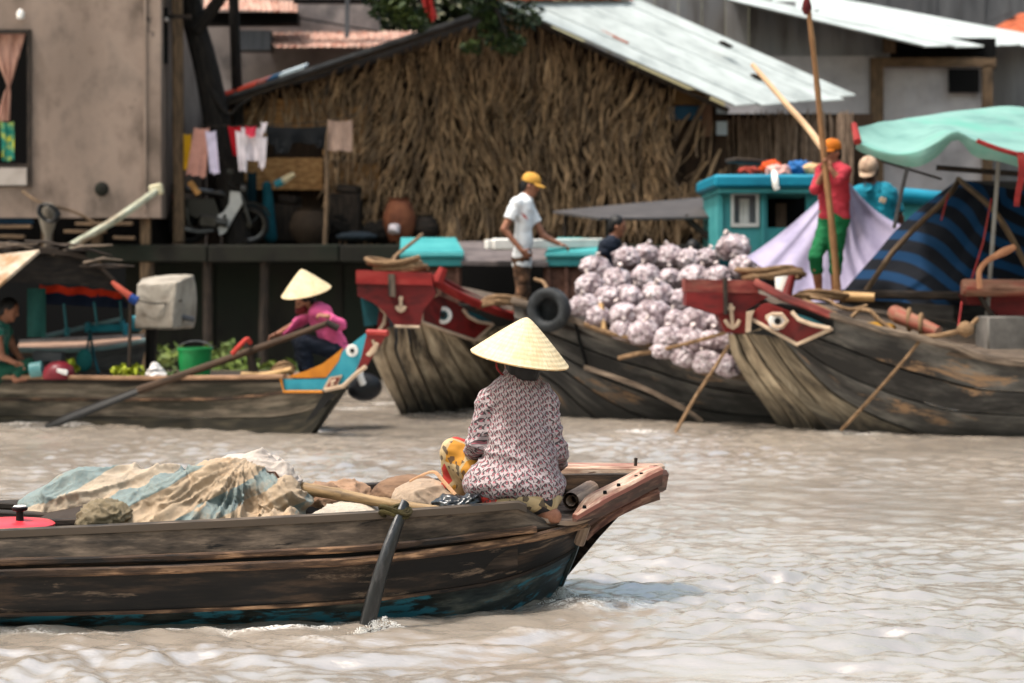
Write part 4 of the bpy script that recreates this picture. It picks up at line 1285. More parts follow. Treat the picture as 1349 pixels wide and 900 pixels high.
pe = [(986, 418), (1004, 401), (1012, 399), (1043, 411), (1070, 422), (1096, 433), (1050, 453)]
panel(s3, 'eye_panel', pe, df3, M['red_paint'], .06, .05)
panel(s3, 'teal_wedge', [(1043, 411), (1070, 420), (1096, 432), (1070, 428), (1052, 421)], df3, M['teal_dark'], .075, .04)
stroke(s3, 'panel_border', [(986, 418), (1050, 454), (1096, 433)], df3, .019, M['cream'], .075)
stroke(s3, 'panel_border', [(1043, 411), (1052, 421), (1070, 428), (1094, 433)], df3, .02, M['cream'], .1)
eye(s3, 1024, 423, df3, .085)
stroke(s3, 'eye_lid', [(1010, 418), (1018, 414), (1030, 414), (1037, 423), (1030, 431), (1020, 431), (1010, 418)], df3, .02, M['cream'], .085)
rail(s3, 'gunwale', pl(*[(x, y, df3(x, y)) for x, y in ((996, 373), (1036, 393), (1066, 404), (1096, 416))]), .06, .075, M['red_dusty'], 24)
rail(s3, 'gunwale', pl(*[(x, y, df3(x, y)) for x, y in ((1094, 415), (1158, 434), (1214, 446), (1262, 459), (1349, 479), (1720, 495))]), .06, .065, M['grey_wood'], 30)
mb = MB(); mb.slab([pl((990, 390, 20.7), (1100, 424, 20.2), (1262, 466, 19.7), (1720, 500, 19.5)), pl((1000, 380, 22.4), (1100, 398, 22.3), (1262, 425, 22.1), (1720, 440, 22.0))], (0, 0, -.04)); build(mb, 'deck', M['grey_wood'], s3, 0)
mb = MB(); mb.slab([pl((940, 385, 20.9), (1010, 368, 22.3), (1200, 388, 22.5), (1720, 402, 22.3)), pl((1020, 560, 21.5), (1060, 500, 22.4), (1200, 510, 22.5), (1720, 520, 22.3))], (0, .04, 0)); build(mb, 'far_side', M['sp_hull_dark'], s3, 0)
mb = MB(); mb.prism([at(1718, 496, 19.4), at(1718, 600, 19.7), at(1718, 520, 22.2), at(1718, 402, 22.3)], (.05, 0, 0)); build(mb, 'transom', M['sp_hull_dark'], s3, 0)
rope('mooring_rope', [(1216, 443, 19.75), (1195, 470, 19.72), (1150, 522, 19.7), (1108, 567, 19.9)], .016, 'thin rope dropping from the third sampan gunwale down its planks to the water')
rope('mooring_rope', [(1160, 440, 20.0), (1200, 444, 19.8), (1230, 443, 19.7), (1262, 437, 19.7), (1275, 432, 19.75), (1288, 420, 19.8)], .024, 'knotted rope tied along the third sampan gunwale under the log bow')
mb = MB(); mb.lathe([(0, -.08), (.07, -.04), (.085, .01), (.05, .06), (0, .08)], at(1272, 434, 19.7), 10); build(mb, 'rope_knot', M['rope'], None, 60, 'fat rope knot on the line in front of the blue striped tent', 'knot')

# --- fourth bow, reaching in at the right border
s4 = thing('log_bowed_sampan', 'weathered sampan bow with thick log head reaching in at the right border', 'boat', at(1340, 470, 20.9))
lm = mat('worn_red_log', [c(96, 60, 48), c(150, 112, 92), c(182, 146, 124)], 4, (1, 6, 1), .8, .6, .01, coord='UV', patch=c(150, 72, 60), psc=2, pth=.55, vary=0)
mb = MB(); mb.tube([at(1267, 379, 20.3), at(1270, 379, 20.3), at(1720, 384, 20.5)], [.07, .085, .09], 12); build(mb, 'head_beam', lm, s4)
df4 = lambda x, y: 20.45
panel(s4, 'bow_head', [(1271, 388), (1720, 394), (1720, 470), (1349, 462), (1318, 418), (1300, 402), (1278, 402)], df4, M['red_paint'], .0, .3)
stroke(s4, 'panel_border', [(1328, 432), (1337, 448), (1343, 462)], df4, .03, M['cream'], .02)
stroke(s4, 'stem_rope', [(1290, 376), (1291, 390), (1300, 405), (1312, 424)], df4, .025, M['dark_wood'], .13)
for k in range(3):
    y = 440 + 22 * k
    strake(s4, 'plank', pl((1318 + k * 14, 418 + 24 * k, 20.5), (1360, y - 14, 20.5), (1720, y - 8, 20.6)), pl((1334 + k * 14, 442 + 24 * k, 20.55), (1362, y + 8, 20.55), (1720, y + 14, 20.6)), M['sp_hull'], 10, 3)

# --- rower's boat in the middle distance
dfb = lambda x, y: 20.0 + (400 - x) * .004 + (y - 500) * .001
rb = thing('eye_painted_rowing_boat', 'grey rowing boat with turquoise and orange painted stern, pink clothed rower aboard', 'boat', at(200, 565, 20.8))
La = [(-330, 499), (60, 499), (180, 500), (300, 499), (372, 498)]
Lb = [(-330, 526), (60, 526), (180, 526), (300, 525), (372, 517), (430, 511), (456, 509)]
Lc = [(-330, 549), (60, 549), (180, 550), (300, 551), (370, 549), (410, 540), (438, 527)]
Ld = [(-330, 590), (60, 590), (180, 592), (300, 596), (370, 594), (398, 584), (420, 556)]
gw = mat('rower_boat_plank', [c(74, 66, 56), c(120, 108, 94), c(146, 134, 118)], 2.6, (1, 8, 1), .8, .5, .01, coord='UV', patch=c(66, 62, 50), psc=1.0, pth=.52, patch2=c(56, 48, 40), p2sc=2, p2th=.62, vary=.05, detail=9, wet=(.0, .22, .2))
gd = mat('rower_boat_bottom', [c(34, 32, 26), c(58, 54, 44), c(90, 82, 66)], 3, (1, 6, 1), .7, .5, .01, coord='UV', vary=0, detail=9)
B_ = lambda q: pl(*[(x, y, dfb(x, y)) for x, y in q])
strake(rb, 'plank', B_(La), B_([p for p in Lb if p[0] < 380]), gw, 40, 4)
strake(rb, 'plank', B_(Lb), B_(Lc), gw, 40, 4)
strake(rb, 'bottom_plank', B_(Lc), B_(Ld), gd, 40, 5)
rail(rb, 'gunwale', B_([(-330, 497), (60, 497), (180, 498), (300, 497), (376, 496)]), .05, .04, mat('pale_gunwale', [c(130, 100, 76), c(176, 140, 112)], 5, (1, 6, 1), rough=.8, coord='UV'), 30)
rail(rb, 'rubbing_strip', B_(Lb), .02, .03, M['fb_rail'], 30)
mb = MB(); mb.slab([B_([(-330, 500), (150, 501), (372, 500)]), pl((-330, 491, 24.0), (150, 491, 22.3), (372, 492, 21.3))], (0, 0, -.03)); build(mb, 'deck', M['dark_wood'], rb, 0)
mb = MB(); mb.slab([pl((-330, 488, 24.2), (150, 488, 22.4), (372, 488, 21.4), (440, 490, 20.6)), pl((-330, 540, 24.2), (150, 545, 22.4), (372, 555, 21.2), (430, 540, 20.2))], (0, .03, 0)); build(mb, 'far_side', gw, rb, 0)
mb = MB(); mb.prism([at(-328, 498, dfb(-328, 500)), at(-328, 588, dfb(-328, 500) + .1), at(-328, 540, 24.2), at(-328, 488, 24.2)], (.05, 0, 0)); build(mb, 'transom', gd, rb, 0)
orange = mat('orange_paint', [c(170, 104, 24), c(204, 132, 36)], 4, rough=.6, vary=0)
teal2 = mat('bright_teal_paint', [c(28, 116, 136), c(44, 140, 158), c(64, 152, 166)], 3, rough=.5, bump=.1, vary=0)
panel(rb, 'stern_panel', [(370, 500), (429, 499), (452, 462), (484, 437), (478, 470), (462, 500), (450, 512), (428, 515), (372, 516)], dfb, teal2, .03, .05)
panel(rb, 'stern_fin', [(484, 437), (512, 438), (507, 445), (482, 484), (466, 499), (476, 470)], dfb, M['red_paint'], .035, .06)
panel(rb, 'stern_board', [(376, 497), (400, 490), (424, 480), (440, 468), (452, 458), (446, 476), (430, 497), (400, 498)], dfb, orange, .035, .06)
stroke(rb, 'panel_border', [(370, 499), (374, 516), (425, 516)], dfb, .013, orange, .05)
stroke(rb, 'panel_border', [(484, 438), (511, 439)], dfb, .03, M['red_light'], .03)
stroke(rb, 'panel_border', [(428, 514), (452, 509), (470, 492), (482, 483)], dfb, .02, M['cream'], .05)
panel(rb, 'emblem_panel', [(434, 497), (451, 494), (444, 509), (425, 513)], dfb, M['cream'], .05, .03)
panel(rb, 'emblem', [(437, 499), (448, 497), (442, 507), (430, 510)], dfb, M['red_paint'], .06, .03)
stroke(rb, 'emblem_line', [(442, 501), (437, 503), (436, 507), (440, 506)], dfb, .012, M['cream'], .1)
eye(rb, 464, 462, dfb, .058)
stroke(rb, 'emblem_curl', [(491, 448), (494, 456), (488, 464), (484, 468)], dfb, .015, M['cream'], .05)
stroke(rb, 'emblem_curl', [(497, 452), (494, 462), (486, 468)], dfb, .018, M['cream'], .05)
mb = MB(); mb.tube([at(455, 505, 20.0), at(430, 540, 20.1), at(402, 582, 20.3)], [.05, .05, .05], 8); build(mb, 'stern_post', gd, rb)
strake(rb, 'stern_cheek', B_([(428, 516), (445, 513), (456, 509)]), B_([(400, 560), (420, 545), (436, 527)]), M['black'], 10, 3)
# dark rubber float hanging behind the painted stern
fb = thing('rubber_float', 'black rubber fender with a white strap hanging behind the painted stern fin', 'fender', at(480, 530, 20.9))
S = SDF(at(452, 540, 20.7), at(510, 475, 21.3), .02)

S.ell(at(481, 510, 21.0), (.17, .15, .14), .03).ell(at(474, 515, 20.95), (.12, .12, .09), .03)
build_sdf(S, 'body', M['black'], fb)
mb = MB(); mb.tube(spline(pl((474, 478, 20.85), (474, 494, 20.8), (478, 506, 20.84)), 8), .035, 8); build(mb, 'strap', M['white'], fb)
# ------------------------------------------------------------------ people
SKIN = mat('tanned_skin', [c(128, 84, 63), c(156, 106, 81), c(168, 118, 93)], 14, rough=.6, bump=.05, bd=.002, vary=0, spec=.35)
HAIR = mat('black_hair', [c(16, 14, 14), c(30, 26, 25), c(44, 38, 36)], 40, (1, 1, .25), .55, .5, .004, vary=0)

def cloth(name, base, sc=9, dark=.8, **kw):
    return mat(name, [tuple(x * dark for x in base), base, tuple(min(1, x * 1.1) for x in base)], sc, rough=.85, bump=.25, bd=.004, vary=0, **kw)

def hand(S, w, d, nrm, side, size=1.0, curl=.5, k=.006):
    """Palm, four fingers of different length bent at their knuckles, a thumb from the side of the palm. d: along the palm, nrm: out of the palm (fingers close towards it), side: towards the thumb."""
    w, d = V3(w), V3(d).normalized()
    side = (V3(side) - d * V3(side).dot(d)).normalized()
    nrm = d.cross(side) if d.cross(side).dot(V3(nrm)) > 0 else side.cross(d)
    pc = w + d * .045 * size
    Rm = Matrix((d, side, nrm)).transposed()
    S.ell(pc, (.048 * size, .040 * size, .015 * size), .012, np.array(Rm))
    for q, (off, L) in enumerate(((.028, .070), (.010, .078), (-.009, .073), (-.027, .058))):
        p = w + d * .082 * size + side * off * size
        a = 0.0
        r = .0088 * size
        for j, fr in enumerate((.45, .32, .25)):
            a += curl * (.7, 1.0, .8)[j] + .06 * q
            v = d * math.cos(a) + nrm * math.sin(a)
            e = p + v * (L * fr * size)
            S.cone(p, e, r, r * .9, k)
            p = e; r *= .92
    p = w + d * .022 * size + side * .034 * size
    v = (d * .6 + side * .75 + nrm * .35).normalized()
    e = p + v * .036 * size
    S.cone(p, e, .012 * size, .0095 * size, .008)
    v = (d * .85 + side * .1 + nrm * .55 * (.5 + curl)).normalized()
    S.cone(e, e + v * .032 * size, .0095 * size, .008 * size, k)

def figure(label, cat, J, f, loc, shirt=None, trousers=None, h=.0105, wide=1.0, sleeve=.55, legs=1.0, skin=None, hair=True, group=None, headup=(0, 0, 1), headf=None, curl=(.9, .9), collar=False, hems=None, shoes=False, tee=.016, waist=.02):
    """J holds the joints in metres; f is the way the chest faces. One continuous body; clothes, hair and eyes are its children."""
    f = V3(f).normalized()
    up = (J['neck'] - J['pelvis']).normalized()
    side = f.cross(up).normalized()                       # towards the figure's right
    pts = [v for v in J.values()]
    lo = [min(p[k] for p in pts) - .16 for k in range(3)]
    hi = [max(p[k] for p in pts) + .16 for k in range(3)]
    hf = V3(headf or f).normalized()
    hu = V3(headup); hu = (hu - hf * hu.dot(hf)).normalized()
    hs = hf.cross(hu)
    S = SDF(lo, hi, h)
    hd = J['head']
    Rh = np.array(Matrix((hs, hf, hu)).transposed())
    S.ell(hd + hu * .022, (.074, .092, .094), .02, Rh)
    S.ell(hd - hu * .045 + hf * .022, (.056, .066, .068), .03, Rh)
    S.cone(hd + hf * .088 + hu * .012, hd + hf * .106 - hu * .026, .010, .014, .012)       # nose
    S.cone(hd + hf * .080 - hu * .062 - hs * .016, hd + hf * .080 - hu * .062 + hs * .016, .010, .010, .008)   # mouth
    S.ell(hd + hf * .066 - hu * .096, (.026, .022, .018), .02, Rh)
    for q in (-1, 1):
        S.ell(hd + hs * q * .076 - hu * .012, (.012, .020, .030), .006, Rh)
        S.cone(hd + hf * .082 + hs * q * .014 + hu * .024, hd + hf * .070 + hs * q * .046 + hu * .022, .010, .009, .01)
    S.cone(hd - hu * .07 - hf * .015, J['neck'] - up * .02, .050, .054, .03)
    def torso(T, g, low=.0, k=.05):
        for q in (-1, 1):
            T.cone(J['neck'] - up * .10 + side * q * .085 * wide, J['pelvis'] + up * .20 + side * q * .065 * wide, .098 * wide + g, .088 * wide + g, k, (f, .82))
            T.cone(J['pelvis'] + up * .20 + side * q * .065 * wide, J['pelvis'] - up * low + side * q * .075 * wide, .088 * wide + g, .098 * wide + g, k, (f, .88))
        T.cone(J['shL'], J['neck'] - up * .03, .050 + g, .060 + g, .04)
        T.cone(J['shR'], J['neck'] - up * .03, .050 + g, .060 + g, .04)
    torso(S, 0)
    for q in 'LR':
        S.cone(J['sh' + q], J['el' + q], .049, .038, .03)
        S.cone(J['el' + q], J['wr' + q], .038, .026, .012)
        dd = J['ha' + q] - J['wr' + q]
        fn = J.get('pn' + q, V3((0, 0, -1)) + J['pelvis'] * 0) if False else None
        pn = PN.get(q, V3((0, 0, -1)))
        hand(S, J['wr' + q], dd, pn, THUMB.get(q, f), 1.0, curl[0 if q == 'L' else 1])
        S.cone(J['hip' + q], J['kn' + q], .082, .058, .04)
        S.cone(J['kn' + q], J['kn' + q].lerp(J['an' + q], .35), .056, .056, .02)
        S.cone(J['kn' + q].lerp(J['an' + q], .35), J['an' + q], .056, .036, .02)
        S.cone(J['an' + q] - V3((0, 0, .02)), J['toe' + q], .036, .024, .015)
        td = (J['toe' + q] - J['an' + q]); td.z = 0; td = td.normalized() if td.length > 1e-4 else f
        ts = td.cross(V3((0, 0, 1)))
        for z in range(5):
            b = J['toe' + q] + ts * (.028 - .014 * z) * (1 if q == 'L' else -1)
            S.cone(b, b + td * (.034 - .004 * z), .010 - .0008 * z, .009 - .0008 * z, .006)
    body = build_sdf(S, 'person', skin or SKIN, None, label=label, cat=cat, loc=loc, it=1, group=group)
    for q in (-1, 1):
        mb = MB(); p = hd + hf * .083 + hs * q * .031 + hu * .004
        mb.lathe([(0, .007), (.010, .004), (.013, 0)], p, 10, Matrix((hs, hu, hf)).transposed()); build(mb, 'eye', M['black'], body)
    if hair:
        T = SDF(hd - V3((.2, .2, .2)), hd + V3((.2, .2, .2)), .008)
        T.ell(hd + hu * .032 - hf * .012, (.083, .096, .094), .01, Rh)
        T.ell(hd - hu * .02 - hf * .050, (.070, .060, .085), .02, Rh)
        T.cut(np.array(hd + hf * .052 + hu * .03), np.array(hf * 1.0 - hu * .75))
        build_sdf(T, 'hair', HAIR, body, it=1, wrinkle=lambda p: .004 * noise.noise((p[0] * 60, p[1] * 60, p[2] * 14)))
    if trousers:
        T = SDF(lo, hi, h)
        for q in (-1, 1):
            T.cone(J['pelvis'] + up * .13 + side * q * .055, J['pelvis'] + side * q * .07, .100 * wide, .106 * wide, .04, (f, .9))
        T.cut(np.array(J['pelvis'] + up * .17), np.array(up))
        for q in 'LR':
            e = (hems or {}).get(q, legs)
            kn, an, hp = J['kn' + q], J['an' + q], J['hip' + q]
            T.cone(hp, kn, .094, .072, .04)
            if e > 0:
                T.cone(kn, kn.lerp(an, e), .072, .058, .02, None, True)
        build_sdf(T, 'trousers', trousers, body, it=1, wrinkle=lambda p: .011 * noise.noise((p[0] * 9, p[1] * 9, p[2] * 17)) + .006 * noise.noise((p[0] * 22, p[1] * 22, p[2] * 30)))
    if shirt:
        T = SDF(lo, hi, h)
        torso(T, tee, waist)
        for q in 'LR':
            sh, el, wr = J['sh' + q], J['el' + q], J['wr' + q]
            if sleeve <= 1:
                T.cone(sh, sh.lerp(el, sleeve), .066, .066, .03, None, True)
            else:
                T.cone(sh, el, .064, .052, .03); T.cone(el, el.lerp(wr, sleeve - 1), .052, .042, .015, None, True)
        T.cut(np.array(J['neck'] + up * .025 + f * .03), np.array(up + f * .45))
        T.cut(np.array(J['pelvis'] - up * (waist + .04)), np.array(-up))
        build_sdf(T, 'shirt', shirt, body, it=1, wrinkle=lambda p: .010 * noise.noise((p[0] * 8, p[1] * 8, p[2] * 15)) + .006 * noise.noise((p[0] * 20 + p[2] * 14, p[1] * 20, p[2] * 26)))
    return body, hd, hf, hu, hs, Rh

PN, THUMB = {}, {}

def cap(body, hd, hf, hu, hs, material, brim=.085, name='cap'):
    R = Matrix((hs, hf, hu)).transposed()
    mb = MB()
    mb.lathe([(.094, .03), (.099, .045), (.097, .08), (.086, .112), (.062, .137), (.03, .149), (0, .152)], hd - hf * .006, 20, R @ Matrix.Diagonal((.90, 1.10, .93)))
    cp = build(mb, name, material, body, 60)
    mb = MB(); P = []
    for i in range(5):
        t = i / 4
        P.append([hd + hs * (.085 * math.sin(a)) * (1 - .08 * t) + hf * ((.088 + brim * t) * math.cos(a) ** (.6) ) + hu * (.040 - .022 * t - .012 * math.sin(a) ** 2) for a in [-1.25 + 2.5 * q / 10 for q in range(11)]])
    mb.slab(P, hu * .006); build(mb, 'visor', material, cp, 60)
    mb = MB(); mb.lathe([(.01, 0), (.009, .006), (0, .009)], hd - hf * .006 + hu * .140, 8, R); build(mb, 'button', material, cp)
    return cp

def straw_material():
    t = NT('palm_leaf_hat')
    tc = t.n('TexCoord')
    sp = t.n('SeparateXYZ'); t.put(sp.inputs[0], tc.outputs['UV'])
    vec = t.n('CombineXYZ', {0: t.math('MULTIPLY', sp.outputs[0], 90.0), 1: t.math('MULTIPLY', sp.outputs[1], 7.0)})
    n1 = t.noise(vec.outputs[0], 1.0, 5)
    rg = t.math('SINE', t.math('MULTIPLY', sp.outputs[1], 100.0))
    n2 = t.noise(tc.outputs['Object'], 9, 6)
    n3 = t.noise(tc.outputs['Object'], 55, 4)
    col = t.ramp(n1, [(.25, c(166, 146, 112)), (.5, c(192, 173, 138)), (.75, c(205, 189, 156))])
    col = t.mix(t.ramp(n2, [(.5, (0, 0, 0)), (.7, (1, 1, 1))]), col, c(178, 152, 112))
    col = t.mix(t.ramp(n3, [(.69, (0, 0, 0)), (.73, (1, 1, 1))]), col, c(120, 84, 48))
    col = t.mix(t.math('MULTIPLY', t.math('MAXIMUM', rg, 0.0), .16), col, c(150, 124, 90))
    t.put(t.b.inputs['Base Color'], col)
    t.b.inputs['Roughness'].default_value = .75
    t.bump(t.math('ADD', n1, t.math('MULTIPLY', rg, .25)), .5, .004)
    return t.m
STRAW = straw_material()

def conical_hat(body, ctr, rad, hgt, roll, pitch, seed=1):
    R = Matrix.Rotation(roll, 3, 'Y') @ Matrix.Rotation(pitch, 3, 'X')
    r_ = random.Random(seed)
    n = 72
    wob = [1 + r_.uniform(-.010, .012) for _ in range(n)]
    fine = [r_.uniform(-.004, .004) for _ in range(n)]
    prof = []
    for i in range(15):
        t = i / 14
        prof.append((rad * t ** .97 if i else 0.0008, hgt * (1 - (math.sqrt(t * t + .004) - .063) / (1.002 - .063)) + .010 * rad * math.sin(math.pi * t)))
    prof[0] = (.003, prof[0][1])
    full = prof + [(rad * .992, -.007), (rad * .9, .008 + hgt * .06), (rad * .5, hgt * .48), (.01, hgt * .96)]
    def wb(a, i):
        k = int(round(a / (2 * math.pi) * n)) % n
        if i in (14, 15): return wob[k]
        return 1 + fine[k] * .8
    mb = MB(); mb.lathe(full, ctr, n, R, wb)
    ht = build(mb, 'conical_hat', STRAW, body, 50)
    mb = MB(); mb.tube([ctr + R @ V3((rad * .985 * math.cos(a), rad * .985 * math.sin(a), -.004)) for a in [2 * math.pi * q / 48 for q in range(49)]], .004, 6, False)
    build(mb, 'rim', M['bamboo'], ht)
    return ht

# ---------------------------------------------------------------- woman rowing the near boat, seen from behind
def blouse_material():
    t = NT('patterned_blouse')
    tc = t.n('TexCoord')
    sp = t.n('SeparateXYZ'); t.put(sp.inputs[0], tc.outputs['UV'])
    wob = t.noise(tc.outputs['Object'], 10, 2)
    u = t.math('MULTIPLY', t.math('ADD', sp.outputs[0], t.math('MULTIPLY', wob, .012)), 1 / .024)
    col_i = t.math('FLOOR', u)
    odd = t.math('MULTIPLY', t.math('MODULO', t.math('ABSOLUTE', col_i), 2.0), .5)
    v = t.math('ADD', t.math('MULTIPLY', sp.outputs[1], 1 / .034), odd)
    fu, fv = t.math('SUBTRACT', t.math('FRACT', u), .5), t.math('SUBTRACT', t.math('FRACT', v), .5)
    s2 = t.math('SINE', t.math('MULTIPLY', v, 2 * math.pi))
    # dark curling stem between the columns
    d1 = t.math('ABSOLUTE', t.math('SUBTRACT', t.math('ABSOLUTE', fu), t.math('MULTIPLY_ADD', s2, .10)))
    t.t.nodes[-1].inputs[0].default_value = 0
    stem_d = t.math('ABSOLUTE', t.math('SUBTRACT', fu, t.math('MULTIPLY', s2, .22)))
    stem = t.math('LESS_THAN', stem_d, .13)
    edge = t.math('GREATER_THAN', t.math('ADD', t.math('ABSOLUTE', fu), t.math('MULTIPLY', t.math('ABSOLUTE', fv), .55)), .60)
    # pink bud in each turn
    bx = t.math('ADD', fu, .22); by = fv
    r1 = t.math('SQRT', t.math('ADD', t.math('MULTIPLY', bx, bx), t.math('MULTIPLY', t.math('MULTIPLY', by, by), 1.6)))
    bx2 = t.math('SUBTRACT', fu, .24); by2 = t.math('SUBTRACT', t.math('ABSOLUTE', fv), .38)
    r2 = t.math('SQRT', t.math('ADD', t.math('MULTIPLY', bx2, bx2), t.math('MULTIPLY', t.math('MULTIPLY', by2, by2), 2.2)))
    bud = t.math('MAXIMUM', t.math('LESS_THAN', r1, .15), t.math('LESS_THAN', r2, .12))
    base = t.ramp(t.noise(tc.outputs['Object'], 6, 4), [(.3, c(134, 121, 122)), (.7, c(162, 148, 148))])
    col = t.mix(bud, base, c(150, 84, 92))
    gap = t.math('GREATER_THAN', t.math('ABSOLUTE', t.math('SUBTRACT', t.math('FRACT', t.math('ADD', v, t.math('MULTIPLY', col_i, .37))), .5)), .13)
    ring = t.math('MULTIPLY', t.math('LESS_THAN', t.math('ABSOLUTE', t.math('SUBTRACT', r1, .21)), .055), t.math('GREATER_THAN', t.math('ADD', by, bx), -.02))
    leafd = t.math('LESS_THAN', t.math('ABSOLUTE', t.math('SUBTRACT', r2, .17)), .05)
    dark = t.math('MAXIMUM', t.math('MAXIMUM', t.math('MULTIPLY', stem, gap), t.math('MULTIPLY', edge, gap)), t.math('MAXIMUM', ring, leafd))
    col = t.mix(t.math('MULTIPLY', dark, .9), col, c(34, 27, 31))
    t.put(t.b.inputs['Base Color'], col)
    t.b.inputs['Roughness'].default_value = .9
    t.bump(t.noise(tc.outputs['Object'], 60, 3), .15, .003)
    return t.m

def floral_material():
    t = NT('floral_trousers')
    tc = t.n('TexCoord')
    w = t.n('Mapping'); t.put(w.inputs[0], tc.outputs['Object']); w.inputs[3].default_value = (1, 1, .8)
    vo = t.n('TexVoronoi', {'Vector': w.outputs[0], 'Scale': 10.0})
    sp = t.n('SeparateColor'); t.put(sp.inputs[0], vo.outputs['Color'])
    rp = t.n('ValToRGB'); rp.color_ramp.interpolation = 'CONSTANT'
    e = rp.color_ramp.elements
    stops = [(0, c(160, 108, 22)), (.24, c(164, 142, 106)), (.48, c(150, 32, 20)), (.74, c(160, 112, 30)), (.84, c(28, 24, 26)), (.92, c(160, 48, 24))]
    while len(e) < len(stops): e.new(.5)
    for k, (p, cc) in enumerate(stops): e[k].position = p; e[k].color = (*cc, 1)
    t.put(rp.inputs[0], sp.outputs[0])
    vd = t.n('TexVoronoi', {'Vector': w.outputs[0], 'Scale': 10.0}, feature='DISTANCE_TO_EDGE')
    ln = t.math('LESS_THAN', vd.outputs['Distance'], .07)
    fine = t.n('TexVoronoi', {'Vector': w.outputs[0], 'Scale': 46.0})
    fs = t.n('SeparateColor'); t.put(fs.inputs[0], fine.outputs['Color'])
    col = t.mix(ln, rp.outputs[0], c(152, 130, 94))
    col = t.mix(t.math('MULTIPLY', t.math('GREATER_THAN', fs.outputs[1], .86), .8), col, c(40, 30, 28))
    t.put(t.b.inputs['Base Color'], col)
    t.b.inputs['Roughness'].default_value = .85
    return t.m

def make_rower():
    D0 = 9.86
    q = lambda x, y, d=0.0: at(x, y, D0 + d)
    loc = q(680, 676)
    lo, hi = q(560, 700, -.35), q(770, 400, .75)
    # the body itself: head, neck, trunk, arms reaching forward to the oar handle, folded legs
    S = SDF(lo, hi, .0095)
    hd = q(689, 478, .06)
    S.ell(hd, (.074, .092, .112), .02).cone(hd + V3((0, .09, 0)), hd + V3((0, .105, -.03)), .01, .014, .012)
    for s in (-1, 1): S.ell(hd + V3((.076 * s, 0, -.01)), (.012, .02, .03), .006)
    S.cone(hd - V3((0, 0, .08)), q(686, 508, .03), .05, .055, .03)
    for x in (668, 700): S.cone(q(x, 534, .04), q(x - 3, 640, .0), .066, .085, .05)
    armL = [q(643, 527, .03), q(628, 584, .02), q(622, 612, .27), q(628, 614, .34)]
    armR = [q(719, 528, .03), q(731, 590, .05), q(738, 612, .28), q(732, 614, .35)]
    for a in (armL, armR):
        S.cone(a[0], a[1], .045, .037, .03).cone(a[1], a[2], .037, .026, .012)
        hand(S, a[2], a[3] - a[2], V3((0, 0, -1)), V3((1 if a is armL else -1, .2, 0)), .95, .9)
    legL = [q(650, 645, .10), q(598, 596, .22), q(606, 668, .26)]
    legR = [q(706, 652, .08), q(722, 634, .42), q(712, 668, -.02)]
    for L in (legL, legR):
        S.cone(L[0], L[1], .085, .06, .04).cone(L[1], L[2], .058, .034, .02)
    # right foot folded under her, sole and heel towards us
    S.cone(q(712, 666, -.05), q(728, 681, -.08), .042, .038, .02).cone(q(728, 681, -.08), q(693, 679, -.05), .038, .032, .02)
    for z in range(5): S.cone(q(690 - 1.0 * z, 673 + 1.8 * z, -.03 + .012 * z), q(682 - z, 674 + 1.8 * z, -.03 + .012 * z), .011 - .001 * z, .009, .006)
    S.cone(q(610, 668, .28), q(628, 676, .34), .034, .028, .02)
    for z in range(5): S.cone(q(628, 676, .31 + .014 * z), q(637, 678, .31 + .014 * z), .010, .008, .006)
    body = build_sdf(S, 'person', SKIN, None, label='woman seen from behind in conical hat and patterned blouse, seated in the near boat', cat='person', loc=loc, it=1)
    T = SDF(hd - V3((.2, .25, .3)), hd + V3((.2, .2, .2)), .008)
    T.ell(hd + V3((0, -.012, .005)), (.084, .10, .105), .02).ell(hd + V3((.01, -.07, -.03)), (.068, .05, .075), .03)
    build_sdf(T, 'hair', HAIR, body, it=1, wrinkle=lambda p: .005 * noise.noise((p[0] * 70, p[1] * 70, p[2] * 12)))
    mb = MB(); mb.tube(spline([q(655, 470, .02), q(654, 483, -.02), q(660, 492, .0), q(672, 499, .05)], 12), .007, 6, flat=.5); build(mb, 'chin_strap', cloth('red_strap', c(150, 44, 44)), body)
    # trousers: drawn up knee at the left, seat under the hem
    T = SDF(lo, hi, .0095)
    T.ell(q(678, 655, .02), (.226, .20, .088), .03)
    T.cone(q(645, 640, .10), q(602, 596, .20), .09, .066, .03).cone(q(599, 596, .20), q(600, 655, .24), .072, .058, .02)
    T.cone(q(704, 652, .06), q(720, 636, .40), .10, .075, .04).cone(q(720, 636, .40), q(712, 664, .06), .07, .055, .03)
    T.cone(q(690, 668, -.04), q(722, 664, -.07), .05, .046, .03)
    build_sdf(T, 'trousers', floral_material(), body, it=1, wrinkle=lambda p: .010 * noise.noise((p[0] * 11, p[1] * 11, p[2] * 18)) + .004 * noise.noise((p[0] * 30, p[1] * 30, p[2] * 40)))
    # blouse
    T = SDF(lo, hi, .0075)
    for x0, x1, x2 in ((664, 667, 655), (702, 703, 704)):
        T.cone(q(x0, 530, .04), q(x1, 592, .01), .088, .082, .04, ((0, 1, 0), .95))
        T.cone(q(x1, 592, .01), q(x2, 642, .0), .082, .13, .04)
    T.cone(q(684, 520, .035), q(685, 640, .0), .105, .12, .05)
    T.cone(q(658, 519, .04), q(708, 519, .04), .058, .058, .05)
    T.cone(q(684, 490, .05), q(684, 520, .04), .066, .100, .06)
    T.ell(q(675, 637, .01), (.232, .205, .105), .05)
    T.cone(armL[0], armL[1], .056, .046, .018).cone(armL[1], armL[2], .050, .038, .02, None, True)
    T.cone(armR[0], armR[1], .056, .048, .022).cone(armR[1], armR[2], .050, .038, .02, None, True)
    T.cut(np.array(q(684, 483, .0)), np.array((.05, .25, 1)))
    T.cut(np.array(q(680, 665, 0)), np.array((.10, .12, -1)))
    x0 = q(684, 560).x; z0 = q(684, 560).z; y0 = D0
